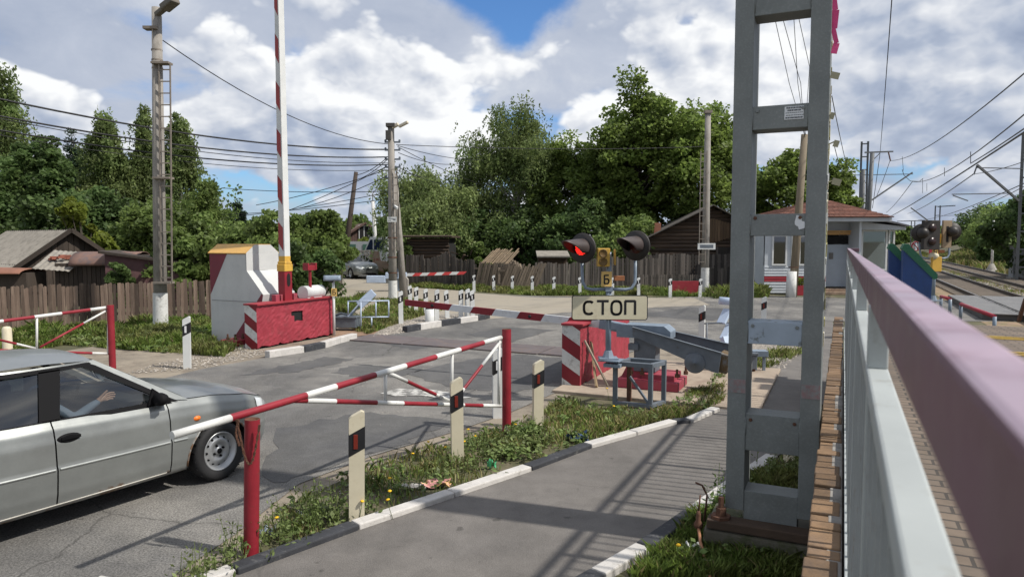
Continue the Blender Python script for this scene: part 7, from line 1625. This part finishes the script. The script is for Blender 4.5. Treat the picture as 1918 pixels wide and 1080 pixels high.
weed_cloud('fence_weeds', [(1275, 557, .5, 10, .3), (1330, 560, .6, 12, .35), (1220, 556, .5, 10, .3), (1160, 556, .45, 8, .3), (1240, 554, .5, 10, .4), (1390, 556, .6, 8, .3), (440, 655, .3, 10, .2), (410, 650, .3, 8, .2), (300, 625, .45, 12, .3), (340, 625, .4, 12, .3), (260, 632, .35, 10, .3)], 7)
weed_cloud('flower_box_plants', [(1495, 540, .0, 0, .1)] if False else [(1498, 546, .3, 1, .01)], 8)
fbp = MB()
pos = np.array([tuple(Vector(fb) + Vector((random.uniform(-.27, .27), random.uniform(-.14, .14), .42 + random.random()*.32))) for _ in range(240)]); o = quads('plants', pos, .11, LM_YEL); o.location = -Vector(fb) ; o.parent = C.objects['flower_box']
# broad-leaved weeds low in the verge
def broadleaf(name, poly, nclump, per, size, seed):
    global rng
    rng = np.random.default_rng(seed); pts = [P(*q) for q in poly]; xs = [p.x for p in pts]; ys = [p.y for p in pts]; X = rng.uniform(min(xs), max(xs), nclump*6); Y = rng.uniform(min(ys), max(ys), nclump*6); k = inpoly(X, Y, pts); X, Y = X[k][:nclump], Y[k][:nclump]; pos = []
    for x, y in zip(X, Y):
        m = int(per*rng.uniform(.4, 1.5)); r = np.abs(rng.normal(size=m))*.06; a = rng.uniform(0, 2*pi, m); pos.append(np.stack([x + r*np.cos(a), y + r*np.sin(a), .015 + rng.random(m)*.09], 1))
    pos = np.concatenate(pos); return quads(name, pos, size*rng.uniform(.5, 1.5, len(pos)), WEEDM, kind='stuff', aspect=.5, up=.6)
broadleaf('broadleaf_weeds', G1, 190, 16, .055, 21)
broadleaf('broadleaf_weeds', [(900, 850), (960, 800), (1000, 800), (1040, 830), (960, 870)], 60, 18, .06, 22)
broadleaf('mast_broadleaf', [(1300, 972), (1362, 925), (1440, 866), (1500, 850), (1540, 1060), (1250, 1080)], 90, 14, .06, 23)
broadleaf('left_broadleaf', [(0, 640), (300, 618), (395, 606), (398, 640), (440, 655), (310, 660), (120, 645)], 260, 14, .11, 24)
# dandelions
YEL = M('dandelion_yellow', (.70, .42, .01), .6, var=.1, bump=0); STEM = M('dandelion_stem', (.10, .14, .04), .6, bump=0)
mb = MB(); mb.tube([(0, 0, 0), (.01, 0, .10), (.008, .005, .17)], [.003, .0025, .0022], 5); mb.lathe([(.004, -.004), (.012, .0), (.018, .006), (.012, .012), (.0, .013)], (.008, .005, .17), 12, 1); d0 = mb.build('dandelion', [STEM, YEL]); fd = [True]
sp = [(722, 915, 'beside the tall white kerb in open grass, leftmost of the back row'), (688, 942, 'right of the nearest cream marker post'), (735, 938, 'second right of the nearest cream marker post'), (672, 962, 'touching the foot of the nearest cream marker post'), (736, 958, 'low one between the kerb and the plastic strip'), (770, 868, 'in the row by the road edge, farthest left'), (800, 842, 'by the road edge under the gate, second from the left'), (842, 852, 'left of the middle cream marker post'), (873, 842, 'biggest one right of the middle cream marker post'), (878, 818, 'farthest one beside the middle cream marker post'), (892, 832, 'just behind the biggest one'), (948, 790, 'in the leaves at the tall red gate post'), (960, 808, 'under the tall red gate post'), (524, 995, 'alone among the weeds left of the nearest marker post'), (1140, 735, 'below the leaning planks by the red block'), (1148, 770, 'at the left foot of the steel frame stand'), (1270, 1045, 'alone in the dark grass beside the rusty cable')]
for px, py, lb in sp:
    o = d0 if fd[0] else d0.copy(); 
    if not fd[0]: C.objects.link(o)
    fd[0] = False; q = P(px, py + 14); o.location = q; o.rotation_euler = (random.uniform(-.2, .2), random.uniform(-.2, .2), random.uniform(0, 6)); tag(o, 'yellow dandelion ' + lb, 'flower', 'dandelions')
# loose stones
rng = np.random.default_rng(3)
STONE = M('stone', (.30, .27, .235), .9, var=.3, tint=.4, bump=.4)
def stones(name, poly, n, s, seed):
    rnd = np.random.default_rng(seed); pts = [P(*q) for q in poly]; xs = [p.x for p in pts]; ys = [p.y for p in pts]; X = rnd.uniform(min(xs), max(xs), n*4); Y = rnd.uniform(min(ys), max(ys), n*4); k = inpoly(X, Y, pts); mb = MB()
    for x, y in list(zip(X[k], Y[k]))[:n]:
        r = s*rnd.uniform(.4, 1.5); dd = [Vector(v)*r for v in ((1, 0, 0), (-.2, .9, 0), (-.9, -.1, 0), (.1, -.9, 0), (.1, .1, .7))]; R3 = Matrix.Rotation(rnd.uniform(0, 6), 3, 'Z'); mb.add([Vector((x, y, 0)) + R3 @ d for d in dd], [(0, 1, 4), (1, 2, 4), (2, 3, 4), (3, 0, 4)], 0, rnd.random())
    return mb.build(name, STONE, kind='stuff', recalc=False)
stones('loose_stones', [(690, 632), (760, 622), (830, 608), (912, 594), (890, 586), (800, 594), (735, 612)], 1500, .035, 1); stones('loose_stones', [(1395, 690), (1430, 640), (1515, 610), (1515, 640), (1470, 690), (1400, 695)], 1500, .03, 2); stones('loose_stones', [(230, 700), (470, 632), (510, 660), (380, 690)], 900, .022, 3); stones('loose_stones', [(560, 930), (760, 850), (960, 800), (1060, 750), (1000, 790), (800, 850), (600, 945)], 700, .012, 4)
stones('ballast_stones', [(1745, 520), (1770, 506), (1918, 545), (1918, 562), (1830, 560)], 6000, .05, 5)
stones('road_grit', [(600, 700), (1000, 620), (1060, 650), (1000, 740), (700, 830)], 900, .008, 6)
